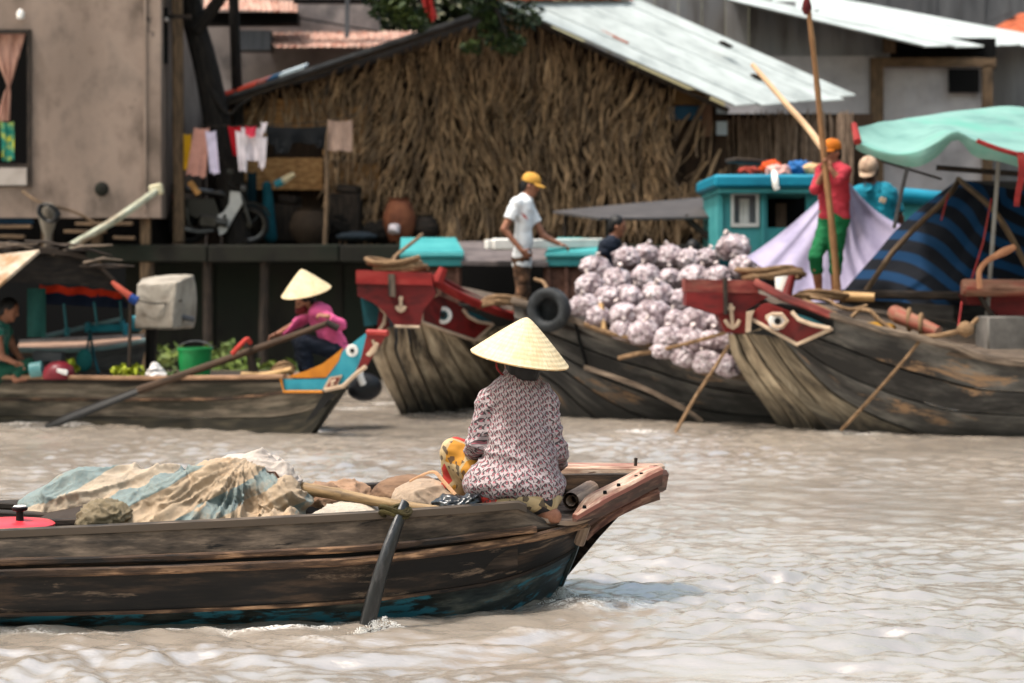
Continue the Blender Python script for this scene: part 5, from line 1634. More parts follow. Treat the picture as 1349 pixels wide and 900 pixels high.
    def folds(p):
        x, y, z = p[0] - x0, p[1] - y0, p[2] - z0
        low = math.exp(-((z + .14) / .12) ** 2)
        a = ((1 - abs(noise.noise((x * 4.5, y * 4, z * 17 + x * 7)))) ** 3 - .4) * .016 * low + ((1 - abs(noise.noise((x * 5 + 3, y * 4, z * 12 - x * 9)))) ** 4 - .3) * .010
        b = (1 - abs(noise.noise((x * 7 + z * 4, y * 6, z * 10 - x * 5)))) * .006 * (.35 + .65 * low)
        arm = math.exp(-((abs(x) - .15) / .05) ** 2) * noise.noise((x * 12, y * 10, z * 26)) * .008
        hem = .008 * math.exp(-((z + .33) / .05) ** 2) * noise.noise((x * 16, y * 16, 2))
        spine = -.006 * math.exp(-(x / .03) ** 2) * math.exp(-((z - .02) / .12) ** 2)
        return a + b - .003 + arm + hem + spine
    def uvf(v):
        ang = np.arctan2(v[:, 0] - x0, -(v[:, 1] - y0 - .06))
        return np.stack([ang * .16, v[:, 2]], 1)
    build_sdf(T, 'blouse', blouse_material(), body, it=1, wrinkle=folds, uvf=uvf)
    hc = at(685, 471.5, D0)
    conical_hat(body, hc, .231, .192, math.radians(10), math.radians(6.5), 4)
    return body
make_rower()

# ---------------------------------------------------------------- woman in pink rowing in the middle distance
def P(D, **kw):
    return {k: at(v[0], v[1], D + (v[2] if len(v) > 2 else 0)) for k, v in kw.items()}

pk = cloth('pink_blouse', c(208, 92, 138)); navy = cloth('navy_trousers', c(24, 36, 56))
J = P(20.75, head=(402, 398), neck=(417, 405), pelvis=(446, 464), shL=(416, 411, -.13), shR=(420, 408, .15), elL=(450, 428, -.24), elR=(395, 424, .2), wrL=(432, 417, -.32), wrR=(366, 440, -.2), haL=(422, 415, -.32), haR=(356, 444, -.22),
      hipL=(440, 462, -.09), hipR=(440, 460, .09), knL=(398, 450, -.14), knR=(394, 448, .08), anL=(408, 492, -.12), anR=(402, 492, .1), toeL=(390, 496, -.12), toeR=(386, 496, .1))
PN = {'L': V3((0, .3, -1)), 'R': V3((0, .3, -1))}; THUMB = {'L': V3((0, 1, .4)), 'R': V3((0, -1, .4))}
b_, hd, hf, hu, hs, Rh = figure('woman in pink long sleeved blouse and conical hat leaning forward on a long oar', 'person', J, (-.85, -.35, .1), at(440, 497, 20.75), pk, navy, sleeve=1.9, headf=(-.8, -.45, -.25), wide=.95, curl=(1.0, 1.0), waist=.06)
conical_hat(b_, at(403.5, 384, 20.72), .246, .225, math.radians(-11), math.radians(13), 8)
mb = MB(); mb.tube(spline([hd + hf * .04 - hu * .05 + hs * .075, hd + hf * .09 - hu * .075, hd + hf * .04 - hu * .05 - hs * .075], 10), .035, 6); build(mb, 'face_cloth', cloth('red_scarf', c(120, 30, 34)), b_)

# ---------------------------------------------------------------- man in white shirt on the first sampan
wh = cloth('white_shirt', c(214, 216, 218), dark=.9); br = mat('brown_patterned_trousers', [c(66, 46, 34), c(110, 80, 58), c(150, 112, 86)], 9, rough=.9, bump=.2, vary=0, patch=c(74, 54, 40), psc=7, pth=.52)
J = P(23.5, head=(699, 244), neck=(692, 260), pelvis=(688, 340), shR=(681, 268, -.17), shL=(693, 268, .16), elR=(664, 302, -.22), elL=(716, 311, .12), wrR=(688, 331, -.24), wrL=(736, 321, .05), haR=(697, 338, -.22), haL=(748, 325, .04),
      hipR=(686, 344, -.09), hipL=(688, 344, .09), knR=(688, 382, -.1), knL=(690, 382, .1), anR=(680, 422, -.1), anL=(688, 422, .12), toeR=(694, 427, -.12), toeL=(702, 427, .12))
PN = {'L': V3((0, 0, -1)), 'R': V3((.2, 1, 0))}; THUMB = {'L': V3((.3, -1, 0)), 'R': V3((1, 0, .3))}
b_, hd, hf, hu, hs, Rh = figure('man in white polo shirt and yellow cap standing between the two red bows', 'person', J, (1, -.12, 0), at(688, 430, 23.5), wh, br, sleeve=.62, headf=(.9, -.2, -.28), curl=(.5, .6), waist=.06)
cap(b_, hd, hf, hu, hs, mat('yellow_cap', [c(186, 138, 56), c(206, 158, 76)], 8, rough=.8, vary=0))
mb = MB(); p = at(690, 284, 23.24); mb.prism([p + V3(q) for q in ((-.04, 0, .04), (.02, 0, .0), (.05, 0, -.05), (-.0, 0, -.02))], (0, .02, 0)); build(mb, 'chest_logo', M['red_light'], b_, 0)

# ---------------------------------------------------------------- woman with the pole on the third sampan
rd = cloth('rose_shirt', c(184, 58, 72)); gn = cloth('green_trousers', c(20, 112, 68))
J = P(21.25, head=(1096, 201), neck=(1098, 217), pelvis=(1099, 288), shR=(1083, 225, .1), shL=(1112, 226, -.1), elR=(1074, 250, -.1), elL=(1106, 238, -.30), wrR=(1086, 226, -.22), wrL=(1094, 222, -.30), haR=(1090, 214, -.24), haL=(1088, 211, -.28),
      hipR=(1092, 292, .06), hipL=(1105, 292, -.05), knR=(1074, 338, -.06), knL=(1101, 340, -.04), anR=(1079, 383, .04), anL=(1100, 384, -.02), toeR=(1071, 389, -.08), toeL=(1094, 390, -.12))
PN = {'L': V3((-.6, .6, 0)), 'R': V3((.6, -.3, 0))}; THUMB = {'L': V3((0, -.3, 1)), 'R': V3((0, -.3, 1))}
b_, hd, hf, hu, hs, Rh = figure('woman in rose shirt and green cropped trousers gripping a tall bamboo pole', 'person', J, (-.55, -.75, 0), at(1090, 392, 21.25), rd, gn, sleeve=1.35, legs=.5, headf=(-.65, -.6, -.1), wide=.9, curl=(1.1, 1.1), waist=-.02)
cap(b_, hd, hf, hu, hs, mat('orange_cap', [c(178, 96, 14), c(206, 122, 26)], 8, rough=.8, vary=0), .04)

# ---------------------------------------------------------------- man in turquoise shirt behind the lavender tarp
tq = cloth('turquoise_shirt', c(24, 134, 156))
K = lambda x, y: (1158 - (1158 - x) / 1.18, 410 - (410 - y) / 1.18)
J = P(23.2, head=(1145, 226), neck=(1149, 246), pelvis=(1158, 322), shR=(1128, 256, .02), shL=(1173, 256, .06), elR=(1124, 288, -.05), elL=(1186, 288, 0), wrR=(1134, 312, -.2), wrL=(1187, 316, -.05), haR=(1142, 320, -.24), haL=(1184, 328, -.1),
      hipR=(1148, 326, 0), hipL=(1168, 326, 0), knR=(1146, 366, -.1), knL=(1170, 366, -.1), anR=(1148, 404, .05), anL=(1170, 404, .05), toeR=(1144, 409, -.15), toeL=(1166, 409, -.15))
for q_ in J:
    J[q_] = at(1158, 410, 23.2) + (J[q_] - at(1158, 410, 23.2)) / 1.18
PN = {}; THUMB = {}
b_, hd, hf, hu, hs, Rh = figure('man in turquoise collared shirt and pale cap behind the lavender tarp', 'person', J, (-.35, -.9, 0), at(1158, 410, 23.2), tq, cloth('grey_trousers', c(60, 60, 66)), sleeve=.8, headf=(-.35, -.75, -.5), wide=1.12, skin=mat('dark_skin', [c(92, 58, 44), c(116, 74, 56)], 14, rough=.6, vary=0), waist=.05)
cap(b_, hd, hf, hu, hs, mat('beige_cap', [c(168, 142, 120), c(196, 170, 146)], 7, rough=.85, vary=0, patch=c(120, 90, 76), psc=6, pth=.6), .06)
mb = MB(); P_ = []
for q in (-1, 1):
    mb.prism([J['neck'] + V3((q * .02, -.11, .02)), J['neck'] + V3((q * .075, -.085, .035)), J['neck'] + V3((q * .085, -.115, -.05)), J['neck'] + V3((q * .03, -.135, -.03))], (0, .012, 0))
build(mb, 'collar', tq, b_, 0)
b_.scale = (1.18, 1.18, 1.18)
mb = MB(); p = at(1158, 410, 23.2) + (at(1163, 264, 23.02) - at(1158, 410, 23.2)) / 1.18; mb.box(p, (.06, .02, .05), (0, .3, 0), .005); build(mb, 'shirt_badge', M['cream'], b_)

# ---------------------------------------------------------------- boy behind the garlic, one more dark head, the girl under the canopy
J = P(24.0, head=(813, 298), neck=(808, 314), pelvis=(800, 372), shR=(796, 324, -.12), shL=(812, 324, .14), elR=(792, 352, -.15), elL=(822, 350, .1), wrR=(812, 366, -.2), wrL=(836, 362, .05), haR=(820, 370, -.2), haL=(844, 366, .05),
      hipR=(802, 374, -.08), hipL=(804, 374, .1), knR=(838, 366, -.14), knL=(838, 366, .12), anR=(832, 408, -.14), anL=(834, 408, .12), toeR=(848, 412, -.14), toeL=(850, 412, .12))
b_, *_r = figure('dark haired boy in navy vest sitting behind the garlic bags, looking right', 'person', J, (.8, -.3, 0), at(806, 412, 24), cloth('navy_vest', c(34, 44, 62)), navy, sleeve=.5, headf=(.85, -.1, -.1), wide=.85)
J = P(24.3, head=(913, 330), neck=(908, 346), pelvis=(905, 402), shR=(892, 356, .02), shL=(924, 356, .06), elR=(888, 384, -.05), elL=(930, 384, 0), wrR=(900, 398, -.2), wrL=(922, 398, -.2), haR=(906, 404, -.24), haL=(916, 404, -.24),
      hipR=(896, 404, 0), hipL=(914, 404, 0), knR=(884, 398, -.35), knL=(926, 398, -.35), anR=(892, 432, -.3), anL=(918, 432, -.3), toeR=(890, 436, -.42), toeL=(922, 436, -.42))
b_, *_r = figure('person with black hair whose head shows just above the garlic bags', 'person', J, (.1, -.9, 0), at(905, 436, 24.3), cloth('brown_shirt', c(90, 70, 60)), navy, sleeve=.5, headf=(.2, .9, -.1), wide=.85)
gt = mat('green_striped_top', [c(20, 96, 84), c(30, 120, 104), c(170, 186, 180)], 9, (6, 6, .6), .85, vary=0)
J = P(21.7, head=(12, 408), neck=(2, 427), pelvis=(-8, 492), shR=(-4, 437, -.15), shL=(8, 437, .14), elR=(2, 470, -.2), elL=(20, 462, .1), wrR=(20, 478, -.22), wrL=(30, 476, .0), haR=(28, 482, -.2), haL=(38, 480, 0),
      hipR=(-4, 494, -.09), hipL=(-2, 494, .09), knR=(38, 482, -.15), knL=(38, 482, .14), anR=(20, 497, -.25), anL=(22, 497, .2), toeR=(34, 499, -.28), toeL=(36, 499, .22))
b_, hd, hf, hu, hs, Rh = figure('girl with dark hair and green sleeveless top sitting under the thatched canopy', 'person', J, (.9, -.2, 0), at(5, 500, 21.7), gt, cloth('green_trousers_dark', c(24, 84, 66)), sleeve=.15, headf=(.9, -.1, -.3), wide=.85)
# ------------------------------------------------------------------ cargo in the near boat
def sack_material(name, base, stripe=None, freq=16.0, ang=(1, 0, .6), off=0.0, width=.36, dirt=c(150, 118, 84)):
    t = NT(name)
    tc = t.n('TexCoord')
    ob = tc.outputs['Object']
    n = t.noise(ob, 5, 6, .65)
    n2 = t.noise(ob, 70, 3)
    col = t.ramp(n, [(.3, tuple(x * .72 for x in base)), (.5, base), (.7, tuple(min(1, x * 1.12) for x in base))])
    if stripe:
        dt = t.n('VectorMath', operation='DOT_PRODUCT'); t.put(dt.inputs[0], ob); dt.inputs[1].default_value = ang
        w = t.math('ADD', t.math('MULTIPLY', dt.outputs['Value'], freq), t.math('MULTIPLY', t.noise(ob, 3, 2), 2.2))
        s = t.math('ADD', t.math('SINE', t.math('ADD', w, off)), t.math('MULTIPLY', t.noise(ob, 40, 3), .35))
        m = t.ramp(s, [(width + .18, (0, 0, 0)), (width + .30, (1, 1, 1))])
        col = t.mix(t.math('MULTIPLY', m, .9), col, stripe)
    p = t.noise(ob, 3.2, 8, .7, .5)
    col = t.mix(t.ramp(p, [(.52, (0, 0, 0)), (.66, (.75, .75, .75))]), col, dirt)
    # the weave: fine crossing threads
    sp = t.n('SeparateXYZ'); t.put(sp.inputs[0], ob)
    wv = t.math('MULTIPLY', t.math('SINE', t.math('MULTIPLY', sp.outputs[0], 900)), t.math('SINE', t.math('MULTIPLY', sp.outputs[2], 900)))
    col = t.mix(t.math('MULTIPLY', t.math('MAXIMUM', n2, 0.0), .6), col, tuple(x * .55 for x in base))
    t.put(t.b.inputs['Base Color'], col)
    t.b.inputs['Roughness'].default_value = .85
    t.bump(t.math('ADD', t.math('MULTIPLY', wv, .3), t.math('MULTIPLY', n2, 1.6)), .7, .005)
    return t.m

def ridge(p, s, seed, st=(1, 1, 1)):
    v = V3((p[0] * st[0] * s + seed, p[1] * st[1] * s - seed, p[2] * st[2] * s))
    w = noise.noise(v * .6) * 1.3
    return (1 - abs(noise.noise(v + V3((w, w * .6, -w))))) ** 3

def heap(name, ells, label, cat, material, seed, h=.0085, amp=.026, s=7.0, st=(1, 1, 1.4), group=None, cut=None, k=.05, extra=None):
    lo = [min(at(*e[0])[q] - max(e[1]) for e in ells) for q in range(3)]
    hi = [max(at(*e[0])[q] + max(e[1]) for e in ells) for q in range(3)]
    S = SDF(lo, hi, h)
    for p, r in ells: S.ell(at(*p), r, k)
    if cut is not None:
        S.cut(cut[0], cut[1])
    def wr(p):
        a = ridge(p, s, seed, st) * amp - amp * .55
        return a + amp * .35 * (ridge(p, s * 2.6, seed + 9, st) - .5) + .003 * noise.noise((p[0] * 70, p[1] * 70, p[2] * 70)) + (extra(p) if extra else 0)
    return build_sdf(S, name, material, None, wr, 1, label, cat, group)

beige, tealb = c(164, 148, 128), c(80, 112, 118)
def folds_from(px, py, D, seed, amp, n=3.0):
    """Creases that run out from where the cloth is pulled up."""
    o = at(px, py, D)
    def fn(p):
        dx, dz, dy = p[0] - o.x, p[2] - o.z, p[1] - o.y
        r = math.sqrt(dx * dx + dz * dz) + .02
        a = math.atan2(dz, dx)
        w = noise.noise((r * 3.1, a * .8, seed)) * .5
        f = (1 - abs(noise.noise((a * n + w, r * 2.0, seed + 5)))) ** 5
        g = (1 - abs(noise.noise((a * n * 2.3 + w, r * 3.5 + dy, seed + 15)))) ** 6
        return amp * min(1, r * 6) * (f - .35 + .5 * g)
    return fn
def folds_along(seed, amp, tilt=.4):
    """Creases that lie across a stuffed sack, following its stripes."""
    def fn(p):
        u, v = p[0] + tilt * p[2], p[2] - tilt * p[0]
        f = (1 - abs(noise.noise((u * 2.2, v * 9 + p[1] * 3, seed)))) ** 5
        g = (1 - abs(noise.noise((u * 6.5 + 9, v * 8, seed + 4)))) ** 6
        return amp * (f - .35 + .6 * g)
    return fn
from mathutils.bvhtree import BVHTree
def drape(o, pts, n=24, lift=.004):
    """Points on an object's surface under a line seen from the river."""
    me, org = o.data, o.location
    tree = BVHTree.FromPolygons([v.co + org for v in me.vertices], [tuple(p.vertices) for p in me.polygons])
    eye_ = V3((0, 0, CAM_H))
    out = []
    for k in range(n):
        q = k / (n - 1) * (len(pts) - 1); i = min(int(q), len(pts) - 2); f = q - i
        x, y = lerp(pts[i][0], pts[i + 1][0], f), lerp(pts[i][1], pts[i + 1][1], f)
        d = (at(x, y, 10) - eye_).normalized()
        h = tree.ray_cast(eye_, d)
        if h[0] is not None: out.append(h[0] - d * lift)
    return out
far_sack = heap('striped_sack', [((145, 664, 10.22), (.36, .26, .178)), ((85, 674, 10.2), (.21, .2, .12)), ((210, 652, 10.15), (.15, .2, .14))], 'far beige sack mound with turquoise stripes, left of the white topped sack', 'sack', sack_material('far_striped_sack', beige, tealb, 30, (-.42, -.2, 1.0), .4), 3, amp=.010, s=8, extra=folds_along(3, .030))
near_sack = heap('striped_sack', [((175, 682, 9.84), (.18, .2, .12)), ((232, 668, 9.86), (.17, .22, .135)), ((305, 660, 9.9), (.23, .24, .185)), ((362, 670, 9.88), (.14, .2, .15)), ((265, 690, 9.66), (.36, .12, .075)), ((372, 688, 9.56), (.09, .08, .03))], 'crumpled burlap sack with turquoise stripes and frayed hem spilling over the near gunwale', 'sack', sack_material('near_striped_sack', c(160, 139, 114), tealb, 27, (-.5, -.1, 1.0), 1.2, .42), 14, h=.0075, amp=.012, s=9.0, extra=lambda p, a=folds_from(322, 604, 9.9, 14, .045, 4.0), b=folds_along(22, .018, .7): a(p) + b(p), k=.035)
white_sack = heap('white_sack', [((338, 638, 10.06), (.17, .18, .15)), ((370, 652, 9.98), (.09, .14, .13)), ((305, 628, 10.08), (.10, .15, .09))], 'whitish peaked woven sack at the top right of the striped cargo', 'sack', sack_material('white_woven_sack', c(176, 164, 154), None, dirt=c(140, 118, 102)), 31, amp=.012, s=9, extra=folds_from(315, 600, 10.05, 6, .030, 4.0))
for q, ln, r_, mt in ((white_sack, [(362, 622), (370, 634), (376, 650), (378, 660)], .005, 'cord_brown'), (white_sack, [(318, 606), (335, 618), (350, 622), (362, 622)], .003, 'cord_brown')):
    pp = drape(q, ln)
    if len(pp) > 3:
        if mt not in M: M[mt] = mat(mt, [c(96, 60, 44)] if mt == 'cord_brown' else [c(52, 48, 44)], 9, rough=.9)
        mb = MB(); mb.tube(pp, r_, 5); build(mb, 'seam_cord', M[mt], q)
heap('burlap_sack', [((140, 680, 9.62), (.115, .10, .075)), ((118, 688, 9.6), (.06, .08, .04))], 'small fuzzy olive brown burlap bundle at the left front of the sacks', 'sack', sack_material('fuzzy_burlap', c(116, 102, 78), None, dirt=c(92, 82, 56)), 44, amp=.02, s=16, extra=lambda p: .006 * noise.noise((p[0] * 120, p[1] * 120, p[2] * 120)))
heap('brown_basket', [((540, 658, 10.34), (.20, .17, .125))], 'rounded brown hide like bundle behind the bamboo pole', 'bundle', mat('brown_bundle', [c(98, 74, 56), c(126, 98, 76), c(142, 112, 88)], 8, (1, 1, 5), .8, .3, vary=0), 51, amp=.01, s=4).name = 'brown_bundle'
heap('pale_sack', [((558, 664, 10.1), (.155, .16, .112)), ((590, 668, 10.05), (.07, .1, .07))], 'smooth cream and tan sack lying beside the black plastic bag', 'sack', sack_material('cream_sack', c(156, 135, 114), None, dirt=c(176, 128, 92)), 63, amp=.02, s=5)
heap('pale_sack', [((468, 686, 9.85), (.175, .14, .095)), ((430, 690, 9.8), (.09, .10, .06))], 'flat whitish sack lying under the bamboo pole at the gunwale', 'sack', sack_material('whitish_sack', c(174, 162, 147), None, dirt=c(196, 168, 136)), 72, amp=.018, s=6)
heap('tan_sack', [((425, 664, 10.15), (.11, .14, .10)), ((455, 656, 10.4), (.14, .13, .085))], 'tan sack between the striped cargo and the flat whitish sack', 'sack', sack_material('tan_sack', c(146, 114, 88), None, dirt=c(150, 104, 72)), 83, amp=.024, s=8)
heap('cargo_cover', [((250, 690, 10.0), (.75, .3, .12)), ((500, 690, 10.1), (.35, .25, .09))], 'dark cloth spread under the sacks in the bottom of the near boat', 'cloth', M['dark_wood'], 5, h=.02, amp=.01)
bag = heap('plastic_bag', [((594, 668, 9.72), (.092, .08, .062)), ((618, 662, 9.70), (.03, .03, .022)), ((626, 660, 9.70), (.025, .02, .028))], 'knotted black plastic bag lying left of the seated rower', 'bag', mat('black_plastic', [c(22, 24, 28), c(40, 44, 50)], 9, rough=.28, spec=.6, bump=.2, vary=0), 90, h=.006, amp=.014, s=14)
mb = MB(); mb.tube(spline(pl((540, 634, 9.95), (556, 626, 9.9), (572, 622, 9.86), (584, 634, 9.82), (600, 652, 9.76)), 24), .009, 6, flat=.5); build(mb, 'bag_strap', sack_material('tan_strap', c(170, 128, 92)), None, 60, 'thin tan carrying strap looping between cream sack and patterned knee', 'strap')
mb = MB()
for k in range(16):
    a = at(352 + k * 3.0, 690 + U(-2, 2), 9.5)
    mb.tube(spline([a, a + V3((U(-.01, .02), -.03, -.015)), a + V3((U(-.02, .03), -.05, -.05 - U(0, .03)))], 5), .0035, 4)
build(mb, 'frayed_threads', sack_material('threads', c(188, 152, 110)), None, 60, 'frayed burlap threads hanging over the near gunwale', 'threads')

# ------------------------------------------------------------------ garlic
def garlic_material():
    t = NT('garlic_net')
    ob = t.coords('Object')
    n = t.noise(ob, 7, 5, .6)
    n2 = t.noise(ob, 24, 4, .65)
    col = t.ramp(n2, [(.30, c(104, 84, 88)), (.45, c(146, 130, 134)), (.60, c(182, 172, 173))])
    col = t.mix(t.ramp(n, [(.44, (0, 0, 0)), (.62, (.85, .85, .85))]), col, c(92, 72, 74))  # purple-brown dirt patches, spread and darkened to stand in for shading on the bags
    t.put(t.b.inputs['Base Color'], col)
    t.b.inputs['Roughness'].default_value = .6
    t.bump(n2, .5, .01)
    return t.m
GM = garlic_material()
rg = random.Random(21)
GV = []
for k in range(7):
    S = SDF((-.27, -.22, -.2), (.27, .22, .2), .011)
    R = (rg.uniform(.150, .18), rg.uniform(.13, .15), rg.uniform(.105, .122))
    S.ell((0, 0, 0), [x * .93 for x in R], .0)
    for i in range(70):
        z = 1 - 2 * (i + .5) / 70
        a = i * 2.39996 + rg.uniform(-.2, .2)
        r = math.sqrt(1 - z * z)
        w = rg.uniform(.86, .93)
        b = rg.uniform(.028, .042)
        S.ell((R[0] * w * r * math.cos(a), R[1] * w * r * math.sin(a), R[2] * w * z), (b, b, b * .95), .016)
    S.ell((R[0] * .98, 0, R[2] * .2), (.05, .03, .03), .03)
    v, f = S.mesh(); v = smooth_verts(v, f, 2, .4)
    sag = 1 + .25 * np.clip(-v[:, 2] / R[2], 0, 1)
    v[:, 0] *= sag; v[:, 1] *= sag
    me = raw_mesh('garlic_bag', v, f, None, 180); me.materials.append(GM); GV.append(me)
tie = MB(); tie.tube([V3((0, 0, -.02)), V3((0, 0, .02)), V3((.01, 0, .06))], [.02, .014, .03], 7)
tie_me = raw_mesh('bag_tie', tie.v, tie.f, [q for fc in tie.uv for q in fc], 60); tie_me.materials.append(mat('pale_net', [c(190, 176, 172)], 8, rough=.7))
bags = [(966, 325, 22.9, 1.25, 'topmost large garlic bag beside the turquoise cabin'),
        (785, 352, 22.8, 1.1), (826, 340, 23.1, 1.0), (852, 335, 23.2, 1.0), (882, 339, 23.2, 1.1), (908, 343, 23.1, 1.0), (932, 340, 23.1, .95), (978, 352, 22.5, 1.0), (1000, 352, 22.7, .8),
        (776, 376, 22.4, 1.05), (814, 368, 22.6, 1.1), (850, 364, 22.7, 1.1), (884, 368, 22.7, 1.0), (916, 366, 22.6, 1.1), (946, 364, 22.5, 1.0),
        (768, 402, 22.05, 1.0), (800, 392, 22.2, 1.0), (829, 390, 22.2, 1.1), (866, 388, 22.2, 1.2), (902, 396, 22.15, 1.1), (940, 396, 22.0, 1.1), (970, 384, 22.0, 1.0),
        (788, 417, 21.95, .95), (822, 416, 21.9, 1.1), (860, 414, 21.85, 1.25), (890, 424, 21.75, 1.0), (918, 422, 21.7, 1.15), (950, 422, 21.6, 1.0),
        (820, 434, 21.8, .9), (848, 437, 21.65, 1.15), (880, 446, 21.55, 1.0), (910, 448, 21.5, 1.1), (938, 450, 21.4, 1.0), (962, 448, 21.3, .9),
        (874, 461, 21.5, .8), (902, 470, 21.4, .9), (932, 476, 21.3, .95), (958, 482, 21.2, .9), (980, 470, 21.3, .8)]
rows_ = (('top', 1, 9), ('second', 9, 15), ('third', 15, 22), ('fourth', 22, 28), ('fifth', 28, 34), ('bottom', 34, 39))
ords = ('leftmost', 'second', 'third', 'fourth', 'fifth', 'sixth', 'seventh', 'eighth')
uniq = {0: 'large garlic bag on top of the heap, beside the turquoise cabin window'}
for nm, a_, b__ in rows_:
    for r_, k in enumerate(sorted(range(a_, b__), key=lambda q: bags[q][0])):
        uniq[k] = ('%s garlic bag in the %s row of the heap' if r_ == 0 else '%s garlic bag from the left in the %s row of the heap') % (ords[r_], nm)
for k, q in enumerate(bags):
    px, py, D, s = q[:4]
    s *= .90
    o = bpy.data.objects.new('garlic_bag', GV[k % 7])
    COL.objects.link(o)
    p = at(px, py, D)
    o.location = p
    o.rotation_euler = (rg.uniform(-.35, .35), rg.uniform(-.3, .3), rg.uniform(0, 6.28))
    o.scale = (s, s, s * rg.uniform(.92, 1.08))
    tag(o, uniq[k], 'bag', 'garlic bags heaped on the sampan')
    if k < 39:
        e = bpy.data.objects.new('bag_tie', tie_me); COL.objects.link(e); e.parent = o
        e.location = (0, -.03, .125); e.rotation_euler = (rg.uniform(-.8, .8), rg.uniform(-.8, .8), 0)
heap('garlic_gap_filler', [((870, 420, 23.1), (.75, .35, .5)), ((930, 440, 22.6), (.5, .35, .35))], 'dark mound added to darken the gaps between the garlic bags', 'mat', M['dark_wood'], 5, h=.04, amp=.02).name = 'gap_shade_mound'  # added mound, its dark colour stands in for shade between the bags
ty = thing('tyre_fender', 'old black tyre hung as fender left of the garlic bags', 'tyre', at(723, 434, 22.0))
R = Matrix.Rotation(math.radians(78), 3, 'X') @ Matrix.Rotation(math.radians(8), 3, 'Z')
R = Matrix.Rotation(math.radians(-22), 3, 'Z') @ Matrix.Rotation(math.radians(90), 3, 'X')
mb = MB(); mb.lathe([(.125, -.05), (.16, -.08), (.205, -.075), (.228, -.045), (.232, 0), (.228, .045), (.205, .075), (.16, .08), (.125, .05), (.118, 0), (.125, -.05)], at(723, 408, 21.95), 30, R, lambda a, i: 1 + (.012 * math.sin(a * 15) if 2 <= i <= 6 else 0))
build(mb, 'tyre', mat('old_rubber', [c(34, 36, 38), c(58, 60, 62), c(80, 82, 84)], 6, rough=.7, bump=.3, vary=0), ty, 60)
mb = MB(); mb.tube(spline(pl((722, 384, 21.95), (716, 372, 22.2), (705, 368, 22.6)), 8), .02, 6); build(mb, 'hanging_rope', M['rope'], ty)

# ------------------------------------------------------------------ ropes and clutter on the bows
def coil(name, px, py, D, rx, ry, turns, r, label, m=None, seed=0):
    q = random.Random(seed)
    pts = []
    for i in range(turns * 14):
        a = 2 * math.pi * i / 14
        w = 1 + .16 * math.sin(i * .37 + seed) + q.uniform(-.05, .05)
        pts.append(at(px, py, D) + V3((rx * w * math.cos(a), ry * w * math.sin(a), r * (i / 14) * 1.05 + .02 * math.sin(a * 2 + seed) + .012 * math.sin(i * .7))))
    mb = MB(); mb.tube(pts, r, 6); return build(mb, name, m or M['rope'], None, 60, label, 'rope')
coil('rope_coil', 522, 356, 22.0, .27, .2, 4, .026, 'tan coil of rope resting on top of the first red bow', seed=2)
rope('loose_rope', [(525, 352, 22.0), (518, 342, 22.1), (530, 330, 22.6), (548, 316, 23.6), (556, 309, 24.6)], .022, 'pale rope rising from the coil to the turquoise hatch roof')
coil('rope_coil', 662, 404, 22.9, .24, .2, 3, .028, 'dry brown rope heap at the feet of the man in white shirt', M['rope'], 5)
coil('rope_coil', 1012, 366, 20.9, .30, .2, 3, .028, 'rope coil behind the second red bow head', seed=9)
coil('rope_coil', 1082, 395, 20.9, .24, .2, 3, .022, 'tangled rope at the bare feet of the pole woman', seed=12)
rope('loose_rope', [(1068, 392, 20.4), (1090, 396, 20.3), (1105, 404, 20.2), (1122, 408, 20.15), (1142, 403, 20.2)], .02, 'stiff rope curve on the third sampan deck behind the gunwale')
rope('loose_rope', [(1122, 418, 20.1), (1132, 409, 20.1), (1146, 410, 20.05), (1158, 422, 20.0), (1176, 436, 19.95)], .022, 'arched rope loop over the yellow mat on the third sampan')
rope('loose_rope', [(1058, 396, 20.45), (1075, 402, 20.35), (1100, 414, 20.2), (1116, 423, 20.1)], .022, 'thick rope lying along the red gunwale of the third sampan')
heap('yellow_mat', [((1150, 432, 20.3), (.22, .2, .05))], 'folded mustard yellow mat on the third sampan deck', 'mat', mat('mustard_cloth', [c(140, 100, 24), c(176, 132, 40)], 6, rough=.9, vary=0), 6, h=.015, amp=.02)
mb = MB(); mb.tube([at(1178, 412, 20.3), at(1185, 416, 20.2), at(1236, 438, 19.9)], [.075, .085, .06], 10); lgg = build(mb, 'painted_log', lm, None, 50, 'red ended log lashed down on the third sampan deck', 'log')
mb = MB()
for u in (.35, .62):
    p = at(1178, 412, 20.3).lerp(at(1236, 438, 19.9), u)
    mb.tube([p + V3((.03 * math.cos(a), .1 * math.cos(a), .1 * math.sin(a))) for a in [2 * math.pi * q / 14 for q in range(15)]], .022, 6)
build(mb, 'log_lashing', M['rope'], lgg)
mb = MB(); mb.beam(at(1096, 387, 21.4), at(1340, 391, 20.9), .10, .085, bev=.02); build(mb, 'deck_spar', M['dark_wood'], None, 40, 'long dark spar along the foot of the blue striped tent', 'spar')
mb = MB(); mb.tube([at(1096, 390, 21.0), at(1152, 392, 20.9)], [.05, .045], 10); build(mb, 'spar_end', M['bamboo'], None, 50, 'pale bamboo length lying in front of the dark spar', 'bamboo')
mb = MB(); mb.box(at(1320, 440, 20.25), (.42, .3, .34), (0, 0, .2), .015); build(mb, 'grey_crate', mat('grey_board', [c(96, 92, 88), c(130, 124, 118)], 5, rough=.9), None, 40, 'grey wooden crate on deck under the log bow', 'crate')
mb = MB(); mb.tube([at(1036, 392, 20.9), at(1045, 352, 21.0)], [.05, .045], 8); build(mb, 'stake', M['red_paint'], None, 50, 'short red stake standing behind the second bow', 'stake')
mb = MB(); mb.lathe([(.07, -.12), (.075, .08), (.03, .12), (.0, .12)], at(1031, 374, 21.0), 12); build(mb, 'white_jug', M['white'], None, 50, 'small white jug beside the short red stake', 'jug')

